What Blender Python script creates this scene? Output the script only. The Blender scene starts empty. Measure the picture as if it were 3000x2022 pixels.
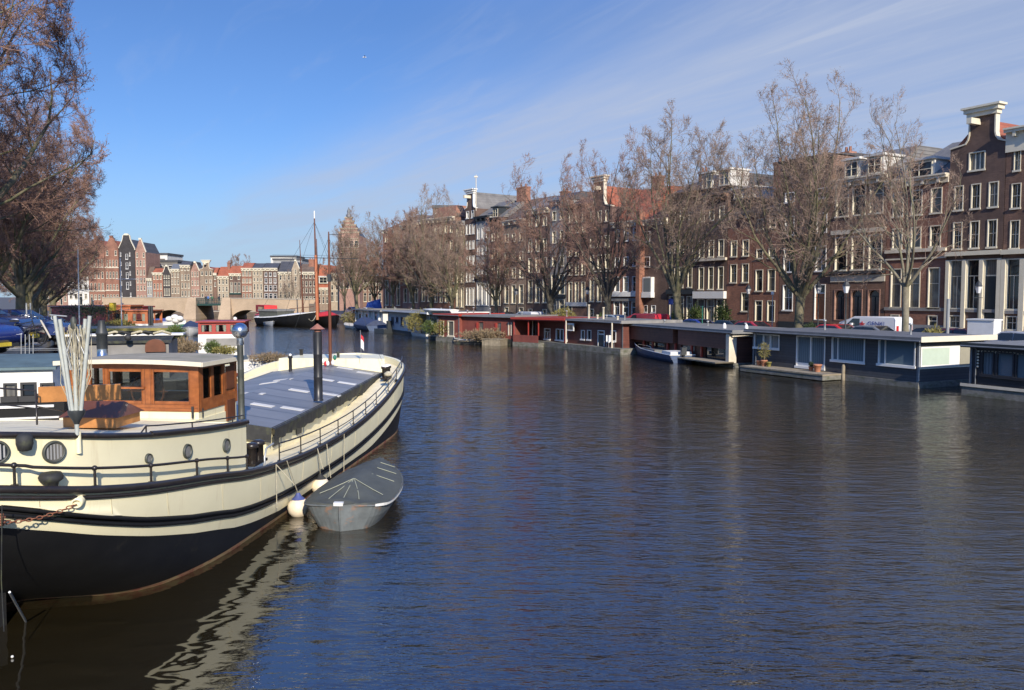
import bpy, bmesh, math, random
import numpy as np
from math import sin, cos, pi, radians, atan2, sqrt, hypot
from mathutils import Vector, Matrix
C = bpy.context.scene.collection
sc = bpy.context.scene

# ---------------------------------------------------------------- camera
FPX = 2400.0; EYE = 4.5; PITCH = math.atan(143/2400)
cam_d = bpy.data.cameras.new('camera'); cam = bpy.data.objects.new('camera', cam_d); C.objects.link(cam)
cam.location = (0, 0, EYE); cam.rotation_euler = (pi/2-PITCH, 0, 0)
cam_d.sensor_width = 36; cam_d.lens = FPX/3000*36; cam_d.clip_start = 0.1; cam_d.clip_end = 3000
sc.camera = cam
# ---------------------------------------------------------------- sun, sky, exposure
SUN_AZ = (0.30, -0.95); SUN_EL = radians(27)      # direction towards the sun in plan
sun_d = bpy.data.lights.new('sun', 'SUN'); sun_d.energy = 5.0; sun_d.angle = radians(0.53); sun_d.color = (1.0, 0.90, 0.76)
sun = bpy.data.objects.new('sun', sun_d); C.objects.link(sun)
sv = Vector((SUN_AZ[0], SUN_AZ[1], 0)).normalized()*cos(SUN_EL)+Vector((0, 0, sin(SUN_EL)))
sun.rotation_euler = sv.to_track_quat('Z', 'Y').to_euler(); sun.location = (30, -60, 60)
W = bpy.data.worlds.new('World'); sc.world = W; W.use_nodes = True
def world_nodes():
    nt = W.node_tree; N = nt.nodes; L = nt.links; N.clear()
    out = N.new('ShaderNodeOutputWorld'); bg = N.new('ShaderNodeBackground'); bg.inputs[1].default_value = 0.105
    sky = N.new('ShaderNodeTexSky'); sky.sky_type = 'NISHITA'; sky.sun_disc = False
    sky.sun_elevation = SUN_EL; sky.sun_rotation = atan2(SUN_AZ[0], SUN_AZ[1])
    sky.air_density = 1.0; sky.dust_density = 0.35; sky.ozone_density = 2.2; sky.altitude = 0
    tc = N.new('ShaderNodeTexCoord'); sp = N.new('ShaderNodeSeparateXYZ'); L.new(tc.outputs['Generated'], sp.inputs[0])
    def m(op, a, b=None, c=None):
        n = N.new('ShaderNodeMath'); n.operation = op
        for i, v in enumerate((a, b, c)):
            if v is None: continue
            if isinstance(v, (int, float)): n.inputs[i].default_value = v
            else: L.new(v, n.inputs[i])
        return n.outputs[0]
    def mr(v, a, b, c=0, d=1):
        n = N.new('ShaderNodeMapRange'); n.interpolation_type = 'SMOOTHSTEP'; L.new(v, n.inputs[0])
        for i, x in enumerate((a, b, c, d)): n.inputs[i+1].default_value = x
        return n.outputs[0]
    X, Y, Z = sp.outputs
    zc = m('MAXIMUM', Z, 0.03)
    # cirrus sheet: parallel streaks running towards a point on the horizon
    q = m('DIVIDE', m('ADD', m('MULTIPLY', X, .88), m('MULTIPLY', Y, .47)), zc)
    r = m('DIVIDE', m('ADD', m('MULTIPLY', X, -.47), m('MULTIPLY', Y, .88)), zc)
    cb = N.new('ShaderNodeCombineXYZ'); L.new(q, cb.inputs[0]); L.new(m('MULTIPLY', r, .16), cb.inputs[1])
    def noise(scale, det, rough, dist=0.0):
        n = N.new('ShaderNodeTexNoise'); n.inputs['Scale'].default_value = scale; n.inputs['Detail'].default_value = det
        n.inputs['Roughness'].default_value = rough; n.inputs['Distortion'].default_value = dist
        L.new(cb.outputs[0], n.inputs['Vector']); return n.outputs[0]
    n1 = noise(1.3, 5, .5, .5); n2 = noise(5.0, 6, .6, .8)
    den = m('ADD', m('MULTIPLY', n1, .75), m('MULTIPLY', n2, .25))
    edge = mr(m('ADD', q, m('MULTIPLY', m('SUBTRACT', n1, .5), 1.2)), 1.0, 2.5)
    cloud = m('MULTIPLY', m('MULTIPLY', edge, mr(den, .28, .68, .42, .86)), mr(Z, .0, .10, .25, 1))
    faint = m('MULTIPLY', mr(n2, .52, .75, 0, .10), mr(Z, .04, .2))
    unseen_veil = m('MULTIPLY', mr(Z, .42, .60), mr(den, .40, .75, .0, .22))  # thin cloud above the frame, added to brighten the water and soften shadows
    cl = m('MINIMUM', m('ADD', m('ADD', cloud, faint), unseen_veil), .95)
    tint = N.new('ShaderNodeMix'); tint.data_type = 'RGBA'; tint.blend_type = 'MULTIPLY'; tint.inputs[0].default_value = 1
    L.new(sky.outputs[0], tint.inputs[6]); tint.inputs[7].default_value = (0.50, 0.69, 1.02, 1)
    up = N.new('ShaderNodeMix'); up.data_type = 'RGBA'; up.blend_type = 'MULTIPLY'; up.clamp_result = False; L.new(mr(Z, .30, .60), up.inputs[0]); L.new(tint.outputs[2], up.inputs[6]); up.inputs[7].default_value = (2.0, 2.3, 2.6, 1)  # upper sky, mostly out of frame, boosted to lift water reflections and shadows
    mix = N.new('ShaderNodeMix'); mix.data_type = 'RGBA'; L.new(cl, mix.inputs[0]); L.new(up.outputs[2], mix.inputs[6])
    mix.inputs[7].default_value = (3.9, 4.5, 5.9, 1)
    hz = N.new('ShaderNodeMix'); hz.data_type = 'RGBA'; L.new(mr(Z, -.02, .20, .75, 0), hz.inputs[0]); L.new(mix.outputs[2], hz.inputs[6]); hz.inputs[7].default_value = (3.35, 4.6, 6.1, 1)
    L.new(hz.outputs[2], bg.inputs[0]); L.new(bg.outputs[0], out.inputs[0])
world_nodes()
sc.view_settings.view_transform = 'Standard'; sc.view_settings.look = 'None'; sc.view_settings.exposure = 0.22; sc.view_settings.gamma = 1
sc.view_settings.use_curve_mapping = False
sc.cycles.max_bounces = 6; sc.cycles.diffuse_bounces = 2; sc.cycles.glossy_bounces = 4; sc.cycles.transmission_bounces = 4
sc.cycles.transparent_max_bounces = 8; sc.cycles.caustics_reflective = False; sc.cycles.caustics_refractive = False

# ---------------------------------------------------------------- measuring: a pixel of the photo as a ray from the eye
def ray(px, py):
    a = (px-1500)/FPX; b = -(py-1011)/FPX
    return a, cos(PITCH)+b*sin(PITCH), -sin(PITCH)+b*cos(PITCH)
def G(px, py, z=0.0):
    r = ray(px, py); t = (z-EYE)/r[2]; return Vector((r[0]*t, r[1]*t, z))
def A(px, py, Y):
    r = ray(px, py); t = Y/r[1]; return Vector((r[0]*t, Y, EYE+r[2]*t))
def hit(px, p0, p1, py=900):
    """where the vertical plane through p0,p1 (plan) meets the pixel column px"""
    a, b, _ = ray(px, py); dx, dy = p1[0]-p0[0], p1[1]-p0[1]
    s = (b*p0[0]-a*p0[1])/(a*dy-b*dx)
    return p0[0]+s*dx, p0[1]+s*dy, s
def hit_poly(px, pl):
    best = None
    for i in range(len(pl)-1):
        x, y, s = hit(px, pl[i], pl[i+1])
        lo = -1e9 if i == 0 else -1e-6; hi = 1e9 if i == len(pl)-2 else 1+1e-6
        if lo <= s <= hi and y > 0: best = (x, y); break
    return best

# ---------------------------------------------------------------- materials
M = {}
def mat(name, col, rough=.7, metal=0.0, var=.18, scale=3.0, bump=0.0, pat=None, pscale=1.0, col2=None, spec=.5, coat=0.0, objcol=False, randv=0.0, stain=None):
    m = bpy.data.materials.new(name); m.use_nodes = True; nt = m.node_tree; N = nt.nodes; L = nt.links
    b = N['Principled BSDF']; b.inputs['Roughness'].default_value = rough; b.inputs['Metallic'].default_value = metal
    b.inputs['Specular IOR Level'].default_value = spec
    if coat: b.inputs['Coat Weight'].default_value = coat; b.inputs['Coat Roughness'].default_value = .06
    tc = N.new('ShaderNodeTexCoord'); vec = tc.outputs['Object']
    base = N.new('ShaderNodeRGB'); base.outputs[0].default_value = (*col, 1); cur = base.outputs[0]
    if objcol:
        oi = N.new('ShaderNodeObjectInfo'); cur = oi.outputs['Color']
    height = None
    if pat in ('brick', 'tile'):
        br = N.new('ShaderNodeTexBrick'); mp = N.new('ShaderNodeMapping'); L.new(vec, mp.inputs[0])
        mp.inputs['Rotation'].default_value = (pi/2, 0, 0)
        L.new(mp.outputs[0], br.inputs['Vector']); br.inputs['Scale'].default_value = pscale
        br.inputs['Color1'].default_value = (*col, 1); c2 = col2 or tuple(c*.72 for c in col)
        br.inputs['Color2'].default_value = (*c2, 1)
        br.inputs['Mortar'].default_value = (*(tuple(min(1, c*1.25+.03) for c in col) if pat == 'brick' else tuple(c*.45 for c in col)), 1)
        br.inputs['Mortar Size'].default_value = .012 if pat == 'brick' else .02
        br.inputs['Brick Width'].default_value = .5 if pat == 'brick' else .35; br.inputs['Row Height'].default_value = .16 if pat == 'brick' else .3
        cur = br.outputs[0]; height = br.outputs['Fac']
    if pat in ('plankz', 'plankx', 'planky'):
        sp = N.new('ShaderNodeSeparateXYZ'); L.new(vec, sp.inputs[0])
        a = N.new('ShaderNodeMath'); a.operation = 'MULTIPLY'; a.inputs[1].default_value = pscale
        L.new(sp.outputs[{'plankz': 2, 'plankx': 0, 'planky': 1}[pat]], a.inputs[0])
        fr = N.new('ShaderNodeMath'); fr.operation = 'FRACT'; L.new(a.outputs[0], fr.inputs[0])
        fl = N.new('ShaderNodeMath'); fl.operation = 'FLOOR'; L.new(a.outputs[0], fl.inputs[0])
        wn = N.new('ShaderNodeTexWhiteNoise'); wn.noise_dimensions = '1D'; L.new(fl.outputs[0], wn.inputs['W'])
        gt = N.new('ShaderNodeMapRange'); L.new(fr.outputs[0], gt.inputs[0]); gt.inputs[1].default_value = 0; gt.inputs[2].default_value = .14
        gt.inputs[3].default_value = .35; gt.inputs[4].default_value = 1
        v = N.new('ShaderNodeMath'); v.operation = 'MULTIPLY_ADD'; L.new(wn.outputs[0], v.inputs[0]); v.inputs[1].default_value = .3; v.inputs[2].default_value = .85
        pr = N.new('ShaderNodeMath'); pr.operation = 'MULTIPLY'; L.new(gt.outputs[0], pr.inputs[0]); L.new(v.outputs[0], pr.inputs[1])
        mx = N.new('ShaderNodeMix'); mx.data_type = 'RGBA'; mx.blend_type = 'MULTIPLY'; mx.inputs[0].default_value = 1
        L.new(cur, mx.inputs[6]); L.new(pr.outputs[0], mx.inputs[7]); cur = mx.outputs[2]; height = fr.outputs[0]
    nz = N.new('ShaderNodeTexNoise'); nz.inputs['Scale'].default_value = scale; nz.inputs['Detail'].default_value = 6; nz.inputs['Roughness'].default_value = .62
    L.new(vec, nz.inputs['Vector'])
    if var:
        r = N.new('ShaderNodeMapRange'); L.new(nz.outputs[0], r.inputs[0]); r.inputs[1].default_value = .3; r.inputs[2].default_value = .7
        r.inputs[3].default_value = 1-var; r.inputs[4].default_value = 1+var
        mx = N.new('ShaderNodeMix'); mx.data_type = 'RGBA'; mx.blend_type = 'MULTIPLY'; mx.inputs[0].default_value = 1
        L.new(cur, mx.inputs[6]); L.new(r.outputs[0], mx.inputs[7]); cur = mx.outputs[2]
    if stain:
        n2 = N.new('ShaderNodeTexNoise'); mp2 = N.new('ShaderNodeMapping'); mp2.inputs['Scale'].default_value = stain[1]; L.new(vec, mp2.inputs[0])
        L.new(mp2.outputs[0], n2.inputs['Vector']); n2.inputs['Scale'].default_value = 1; n2.inputs['Detail'].default_value = 8; n2.inputs['Roughness'].default_value = .7
        r2 = N.new('ShaderNodeMapRange'); L.new(n2.outputs[0], r2.inputs[0]); r2.inputs[1].default_value = stain[2]; r2.inputs[2].default_value = stain[3]; r2.inputs[4].default_value = stain[4]
        mx = N.new('ShaderNodeMix'); mx.data_type = 'RGBA'; L.new(r2.outputs[0], mx.inputs[0]); L.new(cur, mx.inputs[6]); mx.inputs[7].default_value = (*stain[0], 1); cur = mx.outputs[2]
    if randv:
        oi = N.new('ShaderNodeObjectInfo'); r = N.new('ShaderNodeMapRange'); L.new(oi.outputs['Random'], r.inputs[0]); r.inputs[3].default_value = 1-randv; r.inputs[4].default_value = 1+randv
        mx = N.new('ShaderNodeMix'); mx.data_type = 'RGBA'; mx.blend_type = 'MULTIPLY'; mx.inputs[0].default_value = 1
        L.new(cur, mx.inputs[6]); L.new(r.outputs[0], mx.inputs[7]); cur = mx.outputs[2]
    L.new(cur, b.inputs['Base Color'])
    if bump:
        bp = N.new('ShaderNodeBump'); bp.inputs['Strength'].default_value = min(1, bump); bp.inputs['Distance'].default_value = .02
        L.new(height if height is not None else nz.outputs[0], bp.inputs['Height']); L.new(bp.outputs[0], b.inputs['Normal'])
    M[name] = m; return m

def glass_mat(name, dark, light, share, rough=.04):
    """window glass: some panes dark, some with a curtain or blind behind (picked per object)"""
    m = bpy.data.materials.new(name); m.use_nodes = True; nt = m.node_tree; N = nt.nodes; L = nt.links
    b = N['Principled BSDF']; b.inputs['Roughness'].default_value = rough; b.inputs['Specular IOR Level'].default_value = .8
    oi = N.new('ShaderNodeObjectInfo'); tc = N.new('ShaderNodeTexCoord'); sp = N.new('ShaderNodeSeparateXYZ'); L.new(tc.outputs['Object'], sp.inputs[0])
    th = N.new('ShaderNodeMath'); th.operation = 'LESS_THAN'; L.new(oi.outputs['Random'], th.inputs[0]); th.inputs[1].default_value = share
    # folds of a curtain
    wv = N.new('ShaderNodeTexWave'); wv.inputs['Scale'].default_value = 2.2; wv.inputs['Distortion'].default_value = 1.5; L.new(tc.outputs['Object'], wv.inputs['Vector'])
    fold = N.new('ShaderNodeMix'); fold.data_type = 'RGBA'; L.new(wv.outputs['Fac'], fold.inputs[0])
    fold.inputs[6].default_value = (*[c*.6 for c in light], 1); fold.inputs[7].default_value = (*light, 1)
    mx = N.new('ShaderNodeMix'); mx.data_type = 'RGBA'; L.new(th.outputs[0], mx.inputs[0]); mx.inputs[6].default_value = (*dark, 1); L.new(fold.outputs[2], mx.inputs[7])
    L.new(mx.outputs[2], b.inputs['Base Color']); M[name] = m; return m

mat('brick_brown', (.185, .105, .068), .85, pat='brick', pscale=2.2, col2=(.12, .066, .046), var=.3, scale=.5, stain=((.045, .036, .032), (.45, .45, .3), .5, .78, .55))
mat('brick_red', (.27, .125, .078), .85, pat='brick', pscale=2.2, col2=(.18, .085, .056), var=.28, scale=.5, stain=((.045, .036, .032), (.45, .45, .3), .5, .78, .55))
mat('brick_dark', (.13, .080, .058), .85, pat='brick', pscale=2.2, col2=(.095, .058, .043), var=.3, scale=.5, stain=((.045, .036, .032), (.45, .45, .3), .5, .78, .55))
mat('brick_orange', (.30, .135, .085), .85, pat='brick', pscale=2.2, col2=(.23, .10, .06), var=.25, scale=.5, stain=((.045, .036, .032), (.45, .45, .3), .5, .78, .55))
mat('brick_tan', (.26, .19, .13), .85, pat='brick', pscale=2.2, col2=(.2, .145, .1), var=.25, scale=.5, stain=((.045, .036, .032), (.45, .45, .3), .5, .78, .55))
mat('brick_beige', (.36, .29, .2), .85, pat='brick', pscale=2.2, col2=(.3, .24, .17), var=.22, scale=.5, stain=((.045, .036, .032), (.45, .45, .3), .5, .78, .55))
mat('brick_black', (.035, .03, .03), .8, pat='brick', pscale=2.2, col2=(.025, .022, .022), var=.3, scale=.5, stain=((.045, .036, .032), (.45, .45, .3), .5, .78, .55))
mat('brick_pink', (.33, .19, .14), .85, pat='brick', pscale=2.2, col2=(.26, .15, .11), var=.22, scale=.5, stain=((.045, .036, .032), (.45, .45, .3), .5, .78, .55))
mat('stone_grey', (.23, .22, .205), .8, var=.22, scale=1.2)
mat('stone_cream', (.62, .55, .42), .75, var=.14, scale=1.5)
mat('plaster_white', (.62, .60, .54), .8, var=.12, scale=1.0)
mat('plaster_grey', (.30, .30, .29), .8, var=.15, scale=1.0)
mat('paint_cream', (.68, .62, .47), .45, var=.07, scale=2.5)
mat('paint_white', (.78, .76, .70), .45, var=.06, scale=2.5)
mat('paint_grey', (.25, .26, .26), .5, var=.1)
mat('paint_dark', (.03, .035, .038), .4, var=.15)
mat('paint_green', (.02, .05, .04), .4, var=.15)
mat('paint_red', (.35, .03, .025), .45, var=.12)
mat('paint_door', (.02, .03, .035), .35, var=.1)
mat('shutter_red', (.40, .02, .03), .5, var=.1)
mat('tile_red', (.37, .125, .065), .8, pat='tile', pscale=3.0, col2=(.33, .085, .04), var=.25, scale=1.0)
mat('tile_brown', (.16, .115, .085), .8, pat='tile', pscale=3.0, col2=(.12, .085, .065), var=.25, scale=1.0)
mat('slate', (.085, .085, .088), .6, pat='tile', pscale=3.0, col2=(.065, .066, .07), var=.2, scale=1.0)
mat('slate_light', (.20, .19, .17), .7, pat='tile', pscale=3.0, col2=(.16, .15, .14), var=.2, scale=1.0)
mat('lead', (.14, .15, .16), .5, var=.2)
glass_mat('glass', (.012, .014, .017), (.16, .15, .13), .36)
glass_mat('glass_hb', (.12, .165, .19), (.16, .20, .22), .3, .05)  # pale blue-grey base stands in for sky reflected in the panes
glass_mat('glass_door', (.03, .032, .036), (.05, .02, .02), .3, .08)
glass_mat('glass_far', (.02, .02, .024), (.20, .18, .15), .25, .15)
mat('asphalt', (.10, .097, .092), .9, var=.2, scale=.8)
mat('paving', (.17, .125, .10), .9, var=.22, scale=.7)
mat('quay_brick', (.13, .095, .07), .9, pat='brick', pscale=2.0, col2=(.10, .07, .055), var=.3, scale=.6, stain=((.05, .055, .03), (.5, .5, 2), .45, .7, .7))
mat('bridge_brick', (.40, .30, .20), .9, pat='brick', pscale=1.4, col2=(.36, .27, .18), var=.15, scale=.4)
mat('coping', (.34, .30, .24), .85, var=.2, scale=2)
mat('bark', (.135, .118, .07), .9, var=.45, scale=2.2, bump=.6, stain=((.085, .10, .03), (1.2, 1.2, .5), .5, .62, .7))
mat('bark_dark', (.085, .075, .055), .9, var=.4, scale=2.2, bump=.6)
mat('bark_pale', (.21, .185, .13), .9, var=.35, scale=2.2, bump=.6, stain=((.13, .14, .06), (1.2, 1.2, .5), .5, .62, .6))
mat('twig', (.27, .19, .14), .9, var=.3, scale=.6)
mat('twig_red', (.25, .148, .108), .9, var=.3, scale=.6)
mat('leaf', (.085, .12, .028), .7, var=.45, scale=3.0)
mat('leaf_dark', (.03, .05, .018), .7, var=.4, scale=3.0)
mat('leaf_yellow', (.22, .19, .05), .7, var=.35, scale=3.0)
mat('leaf_dry', (.22, .16, .09), .8, var=.35, scale=3.0)
mat('hull_cream', (.84, .77, .51), .36, var=.05, scale=1.2, stain=((.48, .35, .18), (5.5, 5.5, .55), .57, .80, .55), bump=.18)
mat('plate_seam', (.50, .44, .28), .6, var=.3, scale=6)
mat('deck_cream', (.84, .74, .49), .6, var=.1, scale=2.0, stain=((.42, .35, .22), (1.5, 1.5, 1), .5, .75, .5))
mat('hull_black', (.009, .009, .009), .5, var=.3, scale=2, stain=((.12, .105, .07), (2.2, 2.2, 1.2), .60, .85, .28), bump=.2, spec=.3)
mat('boot_red', (.24, .075, .05), .7, var=.3, scale=4, stain=((.33, .25, .12), (3, 3, 9), .42, .58, .95))
mat('rail_black', (.022, .018, .016), .3, var=.3, scale=8, stain=((.10, .05, .03), (9, 9, 9), .58, .7, .7))
mat('hatch_blue', (.19, .185, .175), .42, var=.12, scale=1.5, pat='planky', pscale=1.1, stain=((.26, .27, .27), (.5, 3, 1), .5, .72, .5), spec=.6)
mat('tarp_black', (.025, .026, .026), .75, var=.4, scale=5, bump=.4, stain=((.09, .10, .04), (3, 3, 3), .5, .68, .7))
mat('varnish', (.32, .105, .030), .30, var=.32, scale=6, pat=None, stain=((.17, .045, .012), (3, 3, 9), .45, .7, .7), coat=.4)
mat('varnish_dark', (.13, .045, .02), .35, var=.25, scale=3, coat=.2)
mat('wood_grey', (.30, .25, .17), .85, var=.25, scale=4, pat='plankx', pscale=6)
mat('wood_orange', (.46, .20, .06), .45, var=.25, scale=5)
mat('roof_felt', (.33, .29, .21), .85, var=.2, scale=3, stain=((.14, .15, .08), (1, 1, 1), .5, .7, .6))
mat('galv', (.42, .43, .42), .45, metal=.5, var=.15, scale=5)
mat('steel', (.55, .55, .55), .22, metal=1.0, var=.1, scale=5)
mat('pole_grey', (.40, .42, .38), .55, var=.2, scale=6)
mat('iron_dark', (.03, .034, .036), .5, var=.3, scale=4)
mat('chimney_black', (.018, .018, .02), .38, var=.3, scale=3)
mat('chimney_green', (.05, .055, .045), .55, var=.5, scale=3)
mat('rust', (.22, .085, .045), .85, var=.4, scale=10)
mat('copper_cap', (.33, .14, .09), .55, var=.3, scale=5)
mat('fender', (.80, .68, .50), .5, var=.12, scale=5, stain=((.35, .25, .15), (5, 5, 5), .55, .75, .6))
mat('fender_blue', (.07, .09, .25), .5)
mat('rope', (.42, .38, .27), .9, var=.3, scale=20)
mat('cover_grey', (.078, .082, .066), .7, var=.2, scale=2.0, bump=.3)
mat('cover_seam', (.36, .37, .27), .8)
mat('boat_grey', (.13, .145, .145), .6, var=.3, scale=3, stain=((.30, .14, .06), (2.5, 2.5, 5), .52, .66, .9))
mat('boat_white', (.72, .71, .66), .5, var=.1, scale=3, stain=((.40, .36, .28), (2, 2, 2), .55, .8, .5))
mat('boat_blue', (.06, .09, .16), .5, var=.2)
mat('roof_teal', (.10, .15, .16), .6, var=.25, scale=2)
mat('blue_cover', (.035, .05, .10), .7, var=.25, scale=3, bump=.3)
mat('red_canvas', (.62, .03, .03), .7, var=.15, scale=3)
mat('maroon', (.16, .03, .03), .5, var=.2, scale=2)
mat('houseboat_slate', (.060, .061, .064), .6, var=.12, pat='plankz', pscale=6.5)
mat('houseboat_brown', (.095, .038, .025), .6, var=.2, pat='plankz', pscale=5.5)
mat('houseboat_brick', (.13, .042, .03), .6, var=.2, pat='plankz', pscale=7)
mat('houseboat_red', (.20, .058, .042), .6, var=.2, scale=1.5)
mat('houseboat_blue', (.40, .42, .44), .6, var=.1, scale=1.5)
mat('houseboat_black', (.022, .022, .026), .5, var=.2, pat='plankz', pscale=6)
mat('side_beige', (.30, .28, .21), .6, var=.06)
mat('blind', (.48, .57, .46), .4, var=.05)
mat('roof_grey', (.19, .19, .18), .8, var=.2, scale=1.5)
mat('roof_blue', (.135, .138, .14), .7, var=.2, scale=1.5)
mat('concrete', (.19, .18, .155), .9, var=.3, scale=3, stain=((.07, .08, .035), (2, 2, 6), .45, .65, .8))
mat('red_trim', (.33, .045, .032), .5, var=.1)
mat('terracotta', (.42, .18, .10), .8, var=.2, scale=5)
mat('paint_car', (1, 1, 1), .25, objcol=True, var=.03, coat=.7)
mat('car_glass', (.02, .025, .03), .05, var=.1, spec=.9)
mat('tyre', (.02, .02, .02), .85)
mat('chrome', (.5, .5, .5), .2, metal=1.0)
mat('lamp_lens', (.7, .7, .68), .15, var=.05)
mat('lamp_red', (.45, .02, .02), .2)
mat('plate_yellow', (.75, .55, .05), .5)
mat('rubber', (.03, .03, .03), .7)
mat('skin', (.5, .32, .24), .6, var=.05)
mat('cloth_dark', (.03, .032, .04), .9)
mat('cloth_blue', (.08, .17, .38), .9)
mat('cloth_green', (.08, .16, .09), .9)
mat('flag_red', (.5, .03, .04), .8); mat('flag_white', (.75, .75, .72), .8); mat('flag_blue', (.04, .07, .3), .8)
mat('bin_blue', (.02, .09, .42), .5); mat('bin_green', (.02, .16, .10), .5)
mat('mast_orange', (.42, .14, .06), .5, var=.15)
mat('tilt_white', (.80, .80, .76), .5)

# ---------------------------------------------------------------- mesh builder
class MB:
    def __init__(s): s.v = []; s.f = []; s.m = []; s.sm = []
    def add(s, vs, fs, mi=0, smooth=False):
        o = len(s.v); s.v.extend([tuple(p) for p in vs])
        for f in fs: s.f.append(tuple(i+o for i in f)); s.m.append(mi); s.sm.append(smooth)
        return s
    def box(s, x0, x1, y0, y1, z0, z1, mi=0, Mx=None):
        vs = [Vector((x, y, z)) for z in (z0, z1) for x, y in ((x0, y0), (x1, y0), (x1, y1), (x0, y1))]
        if Mx: vs = [Mx @ p for p in vs]
        return s.add(vs, [(0, 3, 2, 1), (4, 5, 6, 7), (0, 1, 5, 4), (1, 2, 6, 5), (2, 3, 7, 6), (3, 0, 4, 7)], mi)
    def poly(s, pts, mi=0): return s.add(pts, [tuple(range(len(pts)))], mi)
    def prism(s, pts, a, b, axis='y', mi=0, smooth=False):
        """pts 2-D outline (counter-clockwise seen from -axis for y) extruded from a to b"""
        n = len(pts)
        def p3(p, t): return {'y': (p[0], t, p[1]), 'z': (p[0], p[1], t), 'x': (t, p[0], p[1])}[axis]
        vs = [p3(p, a) for p in pts]+[p3(p, b) for p in pts]
        s.add(vs, [tuple(range(n)), tuple(range(2*n-1, n-1, -1))], mi)
        return s.add(vs, [(i, i+n, (i+1) % n+n, (i+1) % n) for i in range(n)], mi, smooth)
    def tube(s, pts, r, n=6, mi=0, caps=True, smooth=True):
        pts = [Vector(p) for p in pts]; k = len(pts); rr = r if isinstance(r, (list, tuple)) else [r]*k
        vs = []; up = None
        for i, p in enumerate(pts):
            t = (pts[min(i+1, k-1)]-pts[max(i-1, 0)])
            if t.length < 1e-9: t = Vector((0, 0, 1))
            t.normalize()
            if up is None: up = t.orthogonal().normalized()
            a = (up-t*up.dot(t))
            a = a.normalized() if a.length > 1e-6 else t.orthogonal().normalized()
            up = a; b = t.cross(a)
            vs += [p+(a*cos(2*pi*j/n)+b*sin(2*pi*j/n))*rr[i] for j in range(n)]
        fs = [(i*n+j, i*n+(j+1) % n, (i+1)*n+(j+1) % n, (i+1)*n+j) for i in range(k-1) for j in range(n)]
        s.add(vs, fs, mi, smooth)
        if caps: s.add(vs[:n], [tuple(range(n-1, -1, -1))], mi); s.add(vs[-n:], [tuple(range(n))], mi)
        return s
    def lathe(s, prof, c=(0, 0, 0), n=16, mi=0, smooth=True, Mx=None):
        vs = []
        for r, z in prof: vs += [Vector((c[0]+r*cos(2*pi*j/n), c[1]+r*sin(2*pi*j/n), c[2]+z)) for j in range(n)]
        if Mx: vs = [Mx @ p for p in vs]
        k = len(prof)
        s.add(vs, [(i*n+j, i*n+(j+1) % n, (i+1)*n+(j+1) % n, (i+1)*n+j) for i in range(k-1) for j in range(n)], mi, smooth)
        s.add(vs[:n], [tuple(range(n-1, -1, -1))], mi); return s.add(vs[-n:], [tuple(range(n))], mi)
    def ball(s, c, r, n=12, mi=0, sz=1.0):
        return s.lathe([(max(1e-3, r*sin(pi*i/8)), -r*sz*cos(pi*i/8)) for i in range(9)], c, n, mi)
    def grid(s, rows, mi=0, smooth=True, close=False, mfun=None):
        n = len(rows[0]); o = len(s.v); s.v.extend([tuple(p) for r in rows for p in r])
        for i in range(len(rows)-1):
            for j in range(n if close else n-1):
                k = (j+1) % n
                s.f.append((o+i*n+j, o+i*n+k, o+(i+1)*n+k, o+(i+1)*n+j)); s.m.append(mfun(i, j) if mfun else mi); s.sm.append(smooth)
        return s
    def mesh(s, name, mats):
        me = bpy.data.meshes.new(name); me.from_pydata(s.v, [], s.f)
        for x in (mats if isinstance(mats, (list, tuple)) else [mats]): me.materials.append(M[x])
        me.polygons.foreach_set('material_index', s.m); me.polygons.foreach_set('use_smooth', s.sm)
        bm = bmesh.new(); bm.from_mesh(me); bmesh.ops.recalc_face_normals(bm, faces=bm.faces); bm.to_mesh(me); bm.free()
        me.update(); return me
    def obj(s, name, mats, parent=None, loc=None, rotz=0):
        return link(name, s.mesh(name, mats), parent, loc, rotz)
def link(name, me, parent=None, loc=None, rotz=0):
    o = bpy.data.objects.new(name, me); C.objects.link(o)
    if parent: o.parent = parent
    if loc is not None: o.location = loc
    o.rotation_euler = (0, 0, rotz); return o
def tag(o, label, cat, group=None, kind=None):
    if label: o['label'] = label
    if cat: o['category'] = cat
    if group: o['group'] = group
    if kind: o['kind'] = kind
    return o
def thing(name, label, cat, loc=(0, 0, 0), rotz=0, group=None):
    o = bpy.data.objects.new(name, None); C.objects.link(o); o.empty_display_size = .3
    o.location = loc; o.rotation_euler = (0, 0, rotz); return tag(o, label, cat, group)
def structure(o): o['kind'] = 'structure'; return o
def dup(root, loc, rotz=0, label=None, group=None, scale=None, color=None):
    r = root.copy(); C.objects.link(r); r.location = loc; r.rotation_euler = (0, 0, rotz)
    if scale: r.scale = scale if isinstance(scale, (tuple, list)) else (scale,)*3
    if label: r['label'] = label
    if group: r['group'] = group
    def rec(a, b):
        for ch in list(a.children):
            c = ch.copy(); C.objects.link(c); c.parent = b
            if color: c.color = (*color, 1)
            rec(ch, c)
    rec(root, r); return r
def smooth_curve(pts, sub=4):
    """Catmull-Rom through the points (any dimension)"""
    P = [np.array(p, float) for p in pts]; out = []
    for i in range(len(P)-1):
        p0 = P[max(i-1, 0)]; p1 = P[i]; p2 = P[i+1]; p3 = P[min(i+2, len(P)-1)]
        for k in range(sub):
            t = k/sub
            out.append(.5*((2*p1)+(-p0+p2)*t+(2*p0-5*p1+4*p2-p3)*t*t+(-p0+3*p1-3*p2+p3)*t**3))
    out.append(P[-1]); return out
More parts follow.
